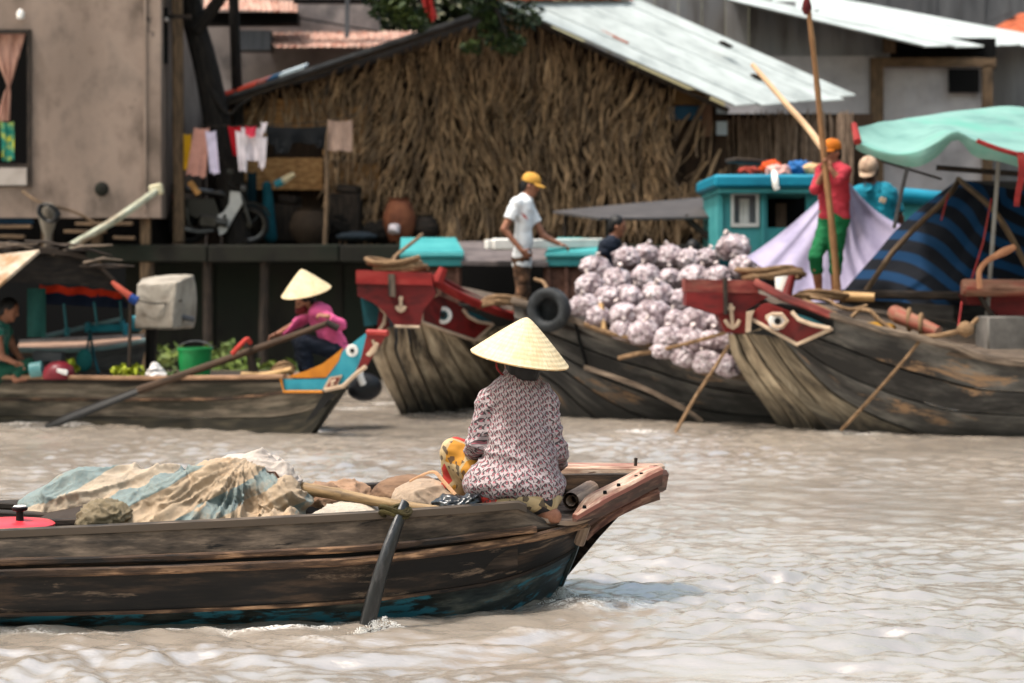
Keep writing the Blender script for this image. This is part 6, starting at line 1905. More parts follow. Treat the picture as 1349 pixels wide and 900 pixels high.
# ------------------------------------------------------------------ poles of the pole woman
bp = spline(pl((1062, -14, 20.6), (1074, 90, 20.8), (1086, 210, 20.97), (1096, 300, 21.0), (1104, 392, 21.05)), 26)
mb = MB(); mb.tube(bp, [.024 + .012 * k / 25 + (.004 if k % 4 == 0 else 0) for k in range(26)], 9); build(mb, 'bamboo_pole', mat('old_bamboo', [c(128, 92, 62), c(172, 130, 92)], 5, (1, 8, 1), .6, .2, coord='UV', vary=0), None, 50, 'tall bamboo pole held upright by the woman in rose shirt', 'pole')
mb = MB(); mb.lathe([(.02, -.12), (.045, -.06), (.035, .0), (.02, .04)], at(1062, 3, 20.6), 8, None, lambda a, i: 1 + .3 * math.sin(3 * a + i)); build(mb, 'rag_knot', cloth('dark_rag', c(110, 34, 36)), None, 60, 'dark red rag tied near the tip of the tall bamboo pole', 'rag')
mb = MB(); mb.tube(spline(pl((991, 85, 21.5), (1035, 136, 21.3), (1062, 166, 21.2), (1086, 198, 21.05)), 16), [.024 + .012 * k / 15 for k in range(16)], 8); build(mb, 'pale_stick', mat('peeled_stick', [c(196, 160, 124), c(222, 190, 156)], 5, (1, 6, 1), .6, coord='UV', vary=0), None, 50, 'pale peeled stick slanting from upper left to the pole woman hands', 'stick')

# ------------------------------------------------------------------ tarps: lavender, blue striped tent, green canopy
lav = mat('lavender_tarp', [c(136, 128, 154), c(160, 152, 176), c(170, 162, 184)], 2.5, rough=.7, bump=.2, bd=.02, vary=0)
ap = V3(at(1112, 230, 22.3))
loop = spline(pl((984, 338, 22.2), (1003, 352, 22.0), (1030, 374, 21.8), (1052, 394, 21.7), (1082, 398, 21.7), (1112, 394, 21.8), (1150, 348, 22.2), (1194, 299, 22.6)), 60)
P_ = []
for i in range(14):
    t = i / 13
    row = []
    for j, e in enumerate(loop):
        p = ap.lerp(e, max(t, .015))
        s = 4 * t * (1 - t)
        p = p + V3((0, .16 * s + .035 * t * math.sin(j * .75 + 2 * noise.noise((j * .1, t, 2))) + .05 * t * noise.noise((j * .3, t * 2, 5)), -.07 * s))
        row.append(p)
    P_.append(row)
mb = MB(); mb.slab(P_, (0, .012, 0)); build(mb, 'lavender_tarp', lav, None, 180, 'lavender tarp stretched to a point behind the woman with the pole', 'tarp')

def striped_tarp():
    t = NT('blue_striped_tarp')
    tc = t.n('TexCoord')
    sp = t.n('SeparateXYZ'); t.put(sp.inputs[0], tc.outputs['UV'])
    w = t.math('ADD', sp.outputs[1], t.math('MULTIPLY', t.noise(tc.outputs['UV'], 1.6, 3), .16))
    s = t.math('SINE', t.math('MULTIPLY', w, 2 * math.pi))
    col = t.mix(t.ramp(s, [(.0, (0, 0, 0)), (.42, (1, 1, 1))]), c(10, 14, 22), c(8, 46, 78))
    t.put(t.b.inputs['Base Color'], col)
    t.b.inputs['Specular IOR Level'].default_value = .12
    t.b.inputs['Roughness'].default_value = .75
    t.bump(t.noise(tc.outputs['UV'], 9, 4), .25, .02)
    return t.m
Ed = spline(pl((1104, 392, 21.6), (1150, 341, 21.7), (1200, 286, 21.8), (1263, 236, 21.9)), 26)
nu = 46
P_, UVs = [], []
for i in range(26):
    t = i / 25
    e = Ed[i]
    far = at(lerp(1450, 1420, t), lerp(400, 255, t), 21.3)
    row, ur = [], []
    for j in range(nu):
        u = j / (nu - 1)
        p = e.lerp(far, u)
        sag = math.sin(math.pi * min(1, u * 1.9)) if u < .53 else -.0
        p = p + V3((0, -.18 * math.sin(math.pi * u) + .10 * math.sin(math.pi * t) * (1 if u < .4 else .4) + .05 * noise.noise((u * 7, t * 5, 1)), -.05 * math.sin(math.pi * u)))
        # crease where the tent folds over its second rod
        p.y += .22 * max(0, 1 - abs(u - .42) / .3) * -1 * (1 - t) * .4
        row.append(p)
        ur.append((u * 3, t * 6.4 + 3.4 * u * (1 if u < .4 else 1) - 1.2 * math.sin(math.pi * min(1, u / .42)) * .5))
    P_.append(row); UVs.append(ur)
mb = MB(); mb.grid(P_, UVs)
mb.grid([[p + V3((0, .02, 0)) for p in row[::-1]] for row in P_], [r[::-1] for r in UVs])
tent = thing('striped_tent', 'blue and black striped tarp tent on the third sampan, under the green canopy', 'tent', at(1260, 392, 21.5))
build(mb, 'tarp', striped_tarp(), tent, 180)
mb = MB(); mb.tube(spline(pl((1139, 386, 21.3), (1158, 358, 21.3), (1178, 330, 21.35), (1212, 294, 21.4), (1246, 262, 21.5), (1264, 236, 21.7)), 20), .028, 8); build(mb, 'bent_rod', M['post'], tent)
mb = MB(); mb.tube(spline(pl((1262, 236, 21.7), (1300, 268, 21.2), (1322, 296, 21.0), (1352, 350, 20.9), (1370, 390, 20.9)), 20), .03, 8); build(mb, 'bent_rod', M['post'], tent)
mb = MB(); mb.slab([[at(1110, 392, 21.9), at(1262, 238, 22.0)], [at(1440, 402, 23.2), at(1440, 240, 23.2)]], (0, .02, 0)); build(mb, 'inner_tarp', M['black'], tent, 0)

gcan = thing('green_canopy', 'mint green canopy with red hem over the striped tent, at the right border', 'canopy', at(1300, 215, 21))
gmat = mat('mint_canopy', [c(96, 136, 128), c(120, 158, 148), c(130, 166, 156)], 2.0, rough=.6, bump=.15, bd=.03, vary=0, patch=c(100, 158, 142), psc=1.3, pth=.58)
back = spline(pl((1127, 168, 20.8), (1180, 158, 21.8), (1250, 148, 22.6), (1325, 140, 23.0), (1400, 152, 23.0), (1470, 170, 23.0)), 44)
front = spline(pl((1127, 186, 20.5), (1150, 196, 20.2), (1180, 203, 20.1), (1210, 200, 20.0), (1236, 186, 19.9), (1259, 173, 19.8), (1285, 185, 19.8), (1320, 198, 19.8), (1380, 214, 19.8), (1470, 240, 19.8)), 44)
P_ = []
for i in range(12):
    t = i / 11
    P_.append([b.lerp(f_, t) + V3((0, 0, -.05 * math.sin(math.pi * t) + .012 * noise.noise((j * .2, t * 3, 4)))) for j, (b, f_) in enumerate(zip(back, front))])
mb = MB(); mb.slab(P_, (0, 0, -.012)); build(mb, 'canopy_sheet', gmat, gcan, 180)
low = spline(pl((1127, 196, 20.6), (1150, 207, 20.3), (1180, 216, 20.2), (1208, 220, 20.1), (1236, 206, 20.0), (1259, 184, 19.9), (1285, 206, 19.95), (1320, 214, 19.95), (1380, 232, 19.95), (1470, 260, 19.95)), 44)
P_ = [[f_.lerp(l, t) + V3((0, -.03 * math.sin(3.1 * t) + .03 * t * math.sin(j * .9), 0)) for j, (f_, l) in enumerate(zip(front, low))] for t in (0, .25, .5, .75, 1)]
mb = MB(); mb.slab(P_, (0, .012, 0)); build(mb, 'valance', gmat, gcan, 180)
mb = MB(); mb.tube([p + V3((0, -.02, 0)) for p in front[22:]], .022, 6); build(mb, 'red_hem', M['red_light'], gcan)
mb = MB(); mb.tube(pl((1130, 187, 20.4), (1125, 164, 20.6)), [.04, .03], 7); build(mb, 'red_corner', M['red_light'], gcan)
mb = MB(); mb.tube(pl((1199, 206, 20.5), (1187, 256, 20.7), (1178, 300, 20.9)), .02, 7); build(mb, 'canopy_pole', M['tin_dark'], gcan)
mb = MB(); mb.tube(pl((1316, 205, 20.3), (1300, 420, 20.4)), .021, 8); build(mb, 'canopy_pole', mat('grey_pipe', [c(120, 116, 110), c(150, 146, 140)], 6, rough=.5, vary=0), gcan)
mb = MB(); mb.beam(at(1234, 221, 20.9), at(1480, 240, 20.9), .06, .05); build(mb, 'cross_bar', M['dark_wood'], gcan)
mb = MB(); mb.tube(pl((1160, 212, 20.6), (1200, 224, 20.8), (1240, 236, 21)), .012, 6); build(mb, 'guy_cord', M['dark_wood'], gcan)
mb = MB(); P_ = [[at(1339 + 3 * math.sin(i * .6), 200 + i * 9, 19.7), at(1349 - .4 * i + 3 * math.sin(i * .6), 200 + i * 9, 19.72)] for i in range(9)]
mb.slab(P_, (0, .01, 0)); build(mb, 'red_ribbon', M['red_light'], gcan, 60)
for pts in ([(1306, 262, 20.6), (1295, 320, 20.5), (1277, 378, 20.4)], [(1249, 255, 21.2), (1240, 290, 21.1)], [(1267, 398, 20.2), (1264, 420, 20.0), (1262, 434, 19.8)]):
    mb = MB(); mb.tube(pl(*pts), .009, 5); build(mb, 'red_cord', M['red_light'], gcan)
mb = MB(); mb.tube(spline(pl((1291, 380, 20.15), (1290, 358, 20.15), (1300, 344, 20.15), (1318, 334, 20.1), (1337, 325, 20.1)), 14), [.03, .03, .028, .026, .026, .026, .026, .028, .03, .034, .04, .04, .035, .03], 7); build(mb, 'driftwood_hook', mat('pale_driftwood', [c(150, 100, 72), c(196, 146, 112)], 5, (1, 5, 1), .8, .5, coord='UV', vary=0), None, 50, 'curved pale driftwood branch standing on the log bow head', 'branch')

# ------------------------------------------------------------------ turquoise cabin boat
tc_ = mat('cabin_teal', [c(52, 136, 140), c(76, 158, 160), c(88, 166, 168)], 3, rough=.55, bump=.15, vary=.03)
td_ = mat('cabin_roof_teal', [c(10, 120, 146), c(20, 146, 172)], 3, rough=.5, bump=.1, vary=0)
cb = thing('cabin_boat', 'boat with turquoise wheelhouse and framed window behind the garlic bags', 'boat', at(1010, 380, 25.2))
DC = 24.6
for (x0, x1, y0, y1, e) in ((948, 964, 246, 345, 0), (1000, 1011, 246, 345, 0), (964, 1000, 246, 254, .004), (964, 1000, 298, 345, .004), (1011, 1062, 246, 252, .004), (1011, 1062, 300, 345, .004), (1062, 1078, 246, 345, 0)):
    quad_wall(cb, 'cabin_wall', tc_, x0, x1, y0, y1, DC + e, .08)
for (x0, x1, y0, y1) in ((946, 952, 244, 345), (1003, 1007, 246, 345)):
    quad_wall(cb, 'wall_batten', tc_, x0, x1, y0, y1, DC - .05, .05)
mb = MB(); a = at(948, 345, DC); mb.box((a.x + .04, DC + 1.1, a.z + .45), (.08, 2.0, .95)); build(mb, 'cabin_wall', tc_, cb, 0)
wf = None
for (x0, x1, y0, y1) in ((963, 967, 253, 299), (996, 1000, 253, 299), (967, 996, 253, 257), (967, 996, 294, 299)):
    o = quad_wall(cb, 'window_frame', M['white'], x0, x1, y0, y1, DC - .03, .05); wf = wf or o
gl = NT('window_glass'); gl.b.inputs['Base Color'].default_value = (.10, .12, .13, 1); gl.b.inputs['Roughness'].default_value = .08
quad_wall(wf, 'pane', gl.m, 967, 996, 257, 294, DC + .06, .02)
mb = MB(); P_ = [[at(974 + 1.6 * j, y, DC + .045 + .012 * math.sin(j * 1.9)) for j in range(9)] for y in (262, 278, 294)]
mb.slab(P_, (0, .004, 0)); build(mb, 'curtain', M['white'], cb, 60)
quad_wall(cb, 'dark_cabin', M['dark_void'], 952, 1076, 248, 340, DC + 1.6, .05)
quad_wall(cb, 'curtain', mat('brown_curtain', [c(96, 74, 60), c(124, 98, 82)], 5, (5, 1, 1)), 1022, 1036, 268, 300, DC + .3, .03)
mb = MB()
a, b = at(938, 248, DC), at(1084, 229, DC)
mb.box(((a.x + b.x) / 2, DC + .95, a.z + .075), (b.x - a.x, 2.4, .15), None, .03); build(mb, 'cabin_roof', td_, cb)
mb = MB(); mb.box(((a.x + b.x) / 2, DC + .92, a.z - .035), (b.x - a.x - .12, 2.2, .06), None, .01); build(mb, 'roof_trim', tc_, cb)
mb = MB(); mb.tube([at(1186, 257, DC), at(1240, 262, DC)], .09, 12); build(mb, 'teal_roll', td_, cb)
quad_wall(cb, 'cabin_wall', tc_, 1190, 1240, 266, 345, DC + .05, .08)
mb = MB(); mb.slab([pl((930, 340, 24.3), (1080, 345, 24.2), (1250, 345, 24.3)), pl((945, 490, 24.6), (1080, 492, 24.5), (1250, 492, 24.6))], (0, .1, 0)); build(mb, 'hull', M['teal_dark'], cb, 0)
mb = MB(); mb.slab([pl((930, 340, 24.3), (1250, 345, 24.3)), pl((930, 338, 27), (1250, 340, 27))], (0, 0, -.05)); build(mb, 'deck', M['grey_wood'], cb, 0)
def lump(name, px, py, D, r, label, cat, m, seed, sq=.6):
    return heap(name, [((px, py, D), (r, r * .8, r * sq)), ((px + 6, py + 1, D), (r * .7, r * .7, r * sq * .8))], label, cat, m, seed, h=.014, amp=.05, s=9)
lump('orange_cloth', 1014, 221, 25.0, .12, 'crumpled orange cloth on the turquoise cabin roof', 'cloth', cloth('orange_cloth', c(214, 84, 34)), 1)
lump('blue_bag', 1052, 222, 25.0, .16, 'blue plastic bag on the right of the turquoise cabin roof', 'bag', cloth('blue_bag', c(50, 110, 170)), 2, .5)
lump('pale_rag', 1024, 226, 24.6, .13, 'pink and white rag on the edge of the turquoise cabin roof', 'rag', cloth('pale_rag', c(206, 160, 152)), 3, .5)
lump('straw_bag', 1070, 224, 24.8, .11, 'straw coloured bag behind the pole woman elbow', 'bag', cloth('straw_bag', c(196, 164, 124)), 4)
lump('red_cloth', 985, 226, 24.9, .11, 'dull red cloth at the left of the turquoise cabin roof', 'cloth', cloth('dull_red', c(160, 64, 50)), 5, .4)
mb = MB(); mb.box(at(988, 213, 25.4), (.5, .4, .05), (0, .06, .2), .01); build(mb, 'brown_board', M['dark_wood'], None, 40, 'dark flat board lying on the turquoise cabin roof', 'board')
rope('hanging_rag', [(1020, 228, 24.5), (1021, 236, 24.32), (1022, 246, 24.3), (1024, 250, 24.3)], .04, 'pale rag end hanging over the turquoise roof edge', None, M['white'], 8, 'rag')

# ------------------------------------------------------------------ deckhouse boat behind the man in white
db = thing('deckhouse_boat', 'boat with low grey deckhouse and turquoise hatch ends behind the man in white', 'boat', at(650, 400, 26))
DB = 25.4
tb = mat('hatch_teal', [c(54, 142, 144), c(82, 162, 162)], 3, rough=.5, vary=.03); bw = mat('brown_hatch_wall', [c(96, 66, 54), c(126, 90, 76), c(140, 104, 90)], 4, (1, 1, 4), rough=.85, vary=.05)
for (xa, xb, xc, xd) in ((528, 600, 527, 611), (735, 792, 718, 800)):
    mb = MB(); mb.slab([pl((xa, 313, DB + .8), (xb, 313, DB + .8)), pl((xc, 332, DB), (xd, 332, DB))], (0, 0, -.05)); build(mb, 'hatch_roof', tb, db, 0)
    a, b = at(xc + 2, 351, DB), at(xd - 1, 334, DB)
    mb = MB(); mb.box(((a.x + b.x) / 2, DB - .02, (a.z + b.z) / 2), (b.x - a.x, .08, b.z - a.z), None, .01); build(mb, 'fascia', tb, db)
    mb = MB(); mb.box(((a.x + b.x) / 2, DB - .07, b.z - .025), (b.x - a.x + .03, .05, .05), None, .01); build(mb, 'fascia_trim', tb, db)
for (x0, x1) in ((550, 608), (716, 775)):
    quad_wall(db, 'hatch_wall', bw, x0, x1, 351, 400, DB + .02, .08)
    for k in range(3): quad_wall(db, 'wall_batten', bw, x0 + 4 + k * (x1 - x0 - 12) / 2, x0 + 9 + k * (x1 - x0 - 12) / 2, 352, 400, DB - .03, .05)
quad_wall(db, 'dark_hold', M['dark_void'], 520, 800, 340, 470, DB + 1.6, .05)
mb = MB(); mb.slab([pl((596, 318, 26.8), (745, 318, 26.8)), pl((608, 344, DB - .1), (722, 346, DB - .1))], (0, 0, -.05)); build(mb, 'deckhouse_roof', mat('grey_roof_felt', [c(92, 84, 84), c(122, 112, 110)], 4, rough=.9, vary=0), db, 0)
mb = MB(); mb.beam(at(640, 322, DB - .3), at(800, 320, DB + .4), .09, .11, bev=.01); build(mb, 'white_rail', M['white'], db)
mb = MB(); mb.box(at(668, 322, DB - .2), (.36, .3, .14), (0, 0, .1), .02); build(mb, 'white_box', M['white'], db)
strake(db, 'hull_plank', pl((515, 398, 25.1), (650, 402, 25.0), (810, 400, 25.1)), pl((530, 480, 25.3), (650, 484, 25.2), (800, 480, 25.3)), M['sp_hull_dark'], 20, 4)
aw = thing('grey_awning', 'thin dark grey awning on posts in front of the thatch, above the boy', 'awning', at(840, 330, 27))
mb = MB(); mb.slab([pl((728, 278, 26.6), (830, 268, 27.2), (948, 258, 27.6)), pl((790, 287, 25.6), (860, 287, 25.8), (952, 285, 26.0))], (0, 0, -.03)); build(mb, 'awning_sheet', mat('grey_awning', [c(74, 70, 70), c(92, 87, 86)], 3, rough=.8, vary=0), aw, 0)
for (px, y0, D) in ((800, 286, 25.8), (935, 284, 26.1), (745, 278, 26.7), (940, 262, 27.5)):
    mb = MB(); mb.tube(pl((px, y0, D), (px, 420, D)), .03, 7); build(mb, 'post', M['dark_wood'], aw)
mb = MB(); mb.tube(spline(pl((902, 285, 26.0), (918, 300, 26.0), (940, 318, 26.0)), 8), .04, 7); build(mb, 'brace', M['dark_wood'], aw)

# ------------------------------------------------------------------ things aboard the rower's boat
cn = thing('thatched_canopy', 'low dark barrel canopy of thatch and sticks over the rowing boat, left border', 'canopy', at(40, 498, 21.8))
arc = spline(pl((-150, 430, 21.2), (-80, 350, 21.2), (0, 334, 21.2), (60, 328, 21.2), (105, 334, 21.2), (138, 354, 21.2), (160, 376, 21.2), (176, 394, 21.2)), 40)
P_ = [[p + V3((-.12 * i, .5 * i, -.02 * i + .02 * noise.noise((j * .5, i * 2, 3)))) for j, p in enumerate(arc)] for i in range(5)]
mb = MB(); mb.slab(P_, (0, 0, -.05)); build(mb, 'canopy_mat', mat('dark_mat', [c(36, 30, 26), c(62, 52, 44), c(86, 74, 62)], 9, (1, 4, 1), .9, .6, .02, coord='UV', vary=0), cn, 50)
mb = MB(); mb.prism([p + V3((0, .05, -.02)) for p in arc[2:]] + pl((160, 386, 21.25), (100, 374, 21.25), (0, 372, 21.25), (-60, 392, 21.25)), (0, .04, 0)); build(mb, 'end_shade_sheet', M['bark'], cn, 0)  # dark sheet added across the open end in place of the shade under the arch
rc = random.Random(8)
for k in range(26):
    x = rc.uniform(-60, 140); p = arc[min(39, max(0, int((x + 150) / 326 * 39)))] + V3((0, -.1 + rc.uniform(0, .3), .05))
    d = V3((rc.uniform(.25, .7), rc.uniform(-.2, .3), rc.uniform(-.08, .10)))
    mb = MB(); mb.tube([p - d * .5, p + V3((0, 0, rc.uniform(-.02, .05))), p + d * .5], [.014, .018, .008], 5); build(mb, 'stick', M['dark_wood'] if k % 3 else M['grey_wood'], cn)
mb = MB(); mb.slab([pl((-60, 342, 20.9), (52, 329, 20.9)), pl((-60, 410, 20.5), (-2, 376, 20.5))], (0, .02, -.03)); build(mb, 'plywood_flap', mat('plywood', [c(140, 108, 78), c(178, 146, 112)], 4, rough=.8, vary=0, patch=c(196, 184, 168), psc=1.6, pth=.5), cn, 0)
mb = MB(); P_ = [[at(lerp(52, 162, j / 20), y0 + lerp(0, 8, j / 20) + 1.6 * math.sin(j * 1.1), 21.9 + .04 * math.sin(j * .9 + i)) for j in range(21)] for i, y0 in enumerate((375, 380, 385))]
mb.slab(P_, (0, .012, 0)); build(mb, 'orange_cloth', cloth('canopy_orange', c(206, 60, 26)), cn, 60)
mb = MB(); P_ = [[at(lerp(40, 168, j / 20), y0 + lerp(0, 6, j / 20), 21.96 + .04 * math.sin(j * .8 + i)) for j in range(21)] for i, y0 in enumerate((384, 392, 400))]
mb.slab(P_, (0, .012, 0)); build(mb, 'blue_cloth', cloth('canopy_navy', c(20, 40, 70)), cn, 60)
mb = MB(); mb.tube(spline(pl((148, 372, 21.15), (160, 382, 21.1), (176, 394, 21.1)), 8), [.02, .025, .03, .032, .034, .036, .04, .036], 8); build(mb, 'tarp_roll', cloth('roll_orange', c(176, 84, 66)), cn)
mb = MB(); mb.tube(pl((171, 392, 21.08), (181, 397, 21.08)), [.044, .048], 9); build(mb, 'roll_end', cloth('roll_blue', c(30, 66, 130)), cn)
mb = MB(); mb.slab([pl((-120, 345, 24.3), (165, 352, 24.3)), pl((-120, 500, 24.3), (165, 436, 24.3))], (0, .02, 0)); build(mb, 'shade_backdrop', M['dark_void'], cn, 0)  # near-black sheet added behind, painted as the shade inside the canopy
mb = MB(); P_ = [[at(lerp(36, 60, j / 6), y, 21.5 + .03 * math.sin(j + i)) for j in range(7)] for i, y in enumerate((380, 405, 430, 444))]
mb.slab(P_, (0, .02, 0)); build(mb, 'green_net', cloth('green_net', c(30, 84, 78)), cn, 60)
for (x0, y0, x1, y1) in ((84, 400, 88, 438), (124, 398, 128, 430), (158, 396, 161, 424)):
    mb = MB(); mb.tube(pl((x0, y0, 21.5), (x1, y1, 21.6)), .014, 6); build(mb, 'hanging_cord', M['teal_dark'], cn)
mb = MB(); mb.tube(pl((172, 392, 21.2), (170, 500, 21.25)), .02, 6); build(mb, 'canopy_post', M['dark_wood'], cn)
mb = MB(); mb.tube(pl((-70, 360, 21.2), (-70, 500, 21.25)), .02, 6); build(mb, 'canopy_post', M['dark_wood'], cn)

sk = thing('grey_skiff', 'small grey skiff with pale blue rim lying behind the rowing boat', 'skiff', at(110, 540, 23.0))
gs = mat('skiff_grey', [c(76, 76, 80), c(104, 104, 106), c(120, 118, 118)], 3, (1, 4, 1), rough=.7, coord='UV', vary=0)
strake(sk, 'hull', pl((20, 462, 22.9), (110, 464, 22.8), (195, 449, 22.9)), pl((25, 545, 23.1), (100, 546, 23.0), (170, 540, 23.0)), gs, 24, 5)
rail(sk, 'rim', pl((20, 461, 22.88), (60, 462, 22.85), (110, 461, 22.8), (150, 457, 22.8), (198, 447, 22.9)), .05, .05, mat('pale_blue_paint', [c(120, 150, 156), c(160, 184, 188)], 4, rough=.6, vary=0), 20)
mb = MB(); mb.slab([pl((25, 452, 23.8), (120, 448, 23.7), (185, 444, 23.5)), pl((22, 462, 22.9), (110, 463, 22.8), (190, 450, 22.9))], (0, 0, -.04)); build(mb, 'deck', mat('skiff_tan', [c(140, 112, 94), c(170, 140, 120)], 4, rough=.8, vary=0), sk, 0)
mb = MB(); mb.slab([pl((25, 448, 23.8), (190, 440, 23.5)), pl((25, 530, 23.8), (180, 530, 23.5))], (0, .03, 0)); build(mb, 'far_side', gs, sk, 0)
tp = thing('turquoise_tiller', 'turquoise metal tiller bars lying over the grey skiff', 'tiller', at(120, 446, 22.6))
mb = MB(); mb.tube(pl((56, 444, 22.6), (160, 420, 22.6)), .024, 8); build(mb, 'bar', mat('grey_blue_pipe', [c(104, 140, 150), c(140, 170, 176)], 5, rough=.4), tp)
mb = MB(); mb.tube(pl((112, 433, 22.55), (186, 431, 22.55)), .042, 8); build(mb, 'bar', teal2, tp)
mb = MB(); mb.tube(pl((160, 422, 22.5), (166, 442, 22.5)), .03, 8); build(mb, 'bracket', teal2, tp)
mb = MB(); mb.box(at(178, 425, 22.55), (.10, .1, .14), (0, .3, 0), .02); build(mb, 'bracket', teal2, tp)
for (x, y) in ((88, 437), (116, 430)): mb = MB(); mb.box(at(x, y, 22.54), (.05, .09, .09), None, .01); build(mb, 'clamp', teal2, tp)
om = thing('outboard_motor', 'outboard motor under a dirty pale canvas cover at the skiff stern', 'motor', at(212, 500, 22.6))
S = SDF(at(178, 440, 22.9), at(246, 366, 22.2), .012)
S.ell(at(211, 404, 22.55), (.52, .42, .50), .02)
S.cut(np.array(at(181, 400, 22.5)), np.array((-1, -.05, .04))); S.cut(np.array(at(242, 400, 22.5)), np.array((1, -.25, -.06)))
S.cut(np.array(at(205, 371, 22.5)), np.array((-.1, -.16, 1))); S.cut(np.array(at(210, 433, 22.5)), np.array((0, 0, -1))); S.cut(np.array(at(206, 400, 22.34)), np.array((-.3, -1, .1)))
build_sdf(S, 'cover', mat('dirty_canvas', [c(140, 132, 120), c(160, 152, 140), c(170, 162, 150)], 4, rough=.9, bump=.15, vary=0, patch=c(132, 122, 110), psc=1.8, pth=.58), om, wrinkle=lambda p: .009 * ridge(p, 5, 3, (1, 1, .5)) - .003, it=3)
mb = MB(); mb.tube(pl((200, 432, 22.6), (197, 520, 22.7)), [.07, .05], 8); build(mb, 'shaft', M['black'], om)
mb = MB(); mb.tube(pl((240, 418, 22.5), (256, 421, 22.5)), .03, 7); build(mb, 'handle', M['tin_dark'], om)
mb = MB(); P_ = spline(pl((178, 395, 22.35), (205, 400, 22.28), (240, 396, 22.36)), 12); mb.tube(P_, .008, 5); build(mb, 'tie_cord', M['dark_wood'], om)
gb = thing('green_bucket', 'bright green plastic bucket aboard, between white bag and oar post', 'bucket', at(256, 497, 21.2))
gp = mat('green_plastic', [c(12, 128, 66), c(20, 150, 82)], 4, rough=.45, bump=.03, vary=0, spec=.4)
mb = MB(); mb.lathe([(.145, 0), (.17, .30), (.178, .30), (.178, .325), (.165, .325), (.14, .02), (0, .015)], at(257, 501, 21.2), 26); build(mb, 'body', gp, gb, 50)
mb = MB(); bc = at(257, 460, 21.2); mb.tube([bc + V3((.178 * math.cos(a), .10 * math.sin(a) * 0 + .02, -.01 + .09 * math.sin(a))) for a in [math.pi * q / 12 for q in range(13)]], .006, 6); build(mb, 'handle', M['tin_dark'], gb)
heap('white_plastic_bag', [((206, 493, 21.1), (.10, .08, .06)), ((203, 484, 21.1), (.05, .05, .04))], 'small white plastic bag of greens on the gunwale beside the oar', 'bag', cloth('white_plastic', c(214, 208, 204)), 17, h=.009, amp=.03, s=12)
def greens(name, px, py, D, rx, n, label, cat, m, seed, rz=.08, size=.05, group=None):
    mb = MB(); leaf_blob(mb, at(px, py, D), (rx, .15, rz), n, size, random.Random(seed)); return build(mb, name, m, None, 0, label, cat, group)
yg = mat('yellow_greens', [c(140, 156, 40), c(188, 190, 60)], 4, rough=.6, vary=0)
greens('leafy_greens', 168, 490, 21.3, .20, 130, 'heap of yellow green leaves in the rowing boat below the skiff', 'vegetables', yg, 1)
greens('leafy_greens', 96, 484, 21.5, .06, 40, 'small tuft of yellow green leaves beside the red helmet', 'vegetables', yg, 2)
greens('leafy_greens', 226, 494, 21.3, .08, 50, 'loose green leaves left of the green bucket', 'vegetables', M['leaf_pale'], 3, .04)
hb = thing('teal_pouch', 'dark teal pouch hanging on cords below the tiller bars', 'pouch', at(112, 488, 21.9))
S = SDF(at(96, 494, 22.05), at(126, 456, 21.75), .01); S.ell(at(111, 475, 21.9), (.085, .05, .12), .02); build_sdf(S, 'body', cloth('teal_pouch', c(36, 110, 108)), hb)
mb = MB(); mb.tube(pl((118, 438, 22.2), (114, 465, 21.9)), .012, 6); mb.tube(pl((118, 436, 22.2), (124, 470, 22.0), (130, 492, 21.8)), .016, 6); build(mb, 'cord', M['teal_dark'], hb)
hm = thing('red_helmet', 'dark red helmet with white mark lying at the girl feet', 'helmet', at(78, 497, 21.3))
mb = MB(); mb.lathe([(.16, 0), (.165, .05), (.14, .12), (.08, .165), (0, .18)], at(78, 499, 21.3), 20); build(mb, 'shell', mat('maroon_plastic', [c(120, 34, 46), c(150, 50, 62)], 4, rough=.4, vary=0), hm, 60)
mb = MB(); mb.box(at(82, 490, 21.16), (.11, .03, .05), (0, .2, 0), .01); build(mb, 'white_mark', M['white'], hm)
mb = MB(); mb.tube(pl((40, 488, 21.35), (56, 486, 21.35)), [.075, .08], 14); build(mb, 'teal_jar', mat('pale_teal_jar', [c(84, 140, 142), c(120, 168, 166)], 5, rough=.4), None, 40, 'pale teal jar lying between the girl and the red helmet', 'jar')
mb = MB(); mb.box(at(64, 470, 21.9), (.30, .2, .11), (0, .04, 0), .01); build(mb, 'grey_box', gs, None, 40, 'grey box behind the teal jar', 'box')
oar = thing('long_oar', 'long wooden oar of the pink clothed woman slanting into the water', 'oar', at(240, 490, 20.6))
O0, O1 = at(432, 426, 20.40), at(60, 558, 20.78)
mb = MB(); mb.tube([O0.lerp(O1, t) for t in [k / 12 for k in range(9)]], [.030, .03, .032, .034, .036, .036, .038, .04, .044], 9); build(mb, 'shaft', mat('oar_wood', [c(62, 48, 38), c(104, 82, 64)], 5, (1, 8, 1), .8, .4, coord='UV', vary=0), oar)
mb = MB(); pp = [O0.lerp(O1, .62 + .38 * k / 8) + V3((0, 0, -.004 * k)) for k in range(9)]; mb.tube(pp, [.04, .045, .05, .055, .06, .062, .062, .055, .04], 10, flat=.4); build(mb, 'blade', mat('wet_oar_wood', [c(18, 16, 15), c(38, 33, 29)], 6, (1, 6, 1), .5, .3, coord='UV', vary=0), oar)
mb = MB(); mb.tube([O0 + V3((-.02, 0, .01)), O0 + V3((.10, -.0, -.05))], .034, 8); build(mb, 'grip', M['dark_wood'], oar)
op = thing('oar_post', 'short oar post with red rag lashing on the gunwale', 'post', at(334, 498, 20.55))
mb = MB(); mb.tube(pl((336, 500, 20.55), (330, 468, 20.55), (324, 444, 20.55)), [.05, .042, .035], 8); build(mb, 'stake', M['dark_wood'], op)
mb = MB(); mb.tube(spline(pl((306, 466, 20.42), (316, 455, 20.40), (325, 447, 20.45), (330, 452, 20.5)), 12), .025, 6); build(mb, 'rag', cloth('red_rag', c(190, 70, 60)), op)
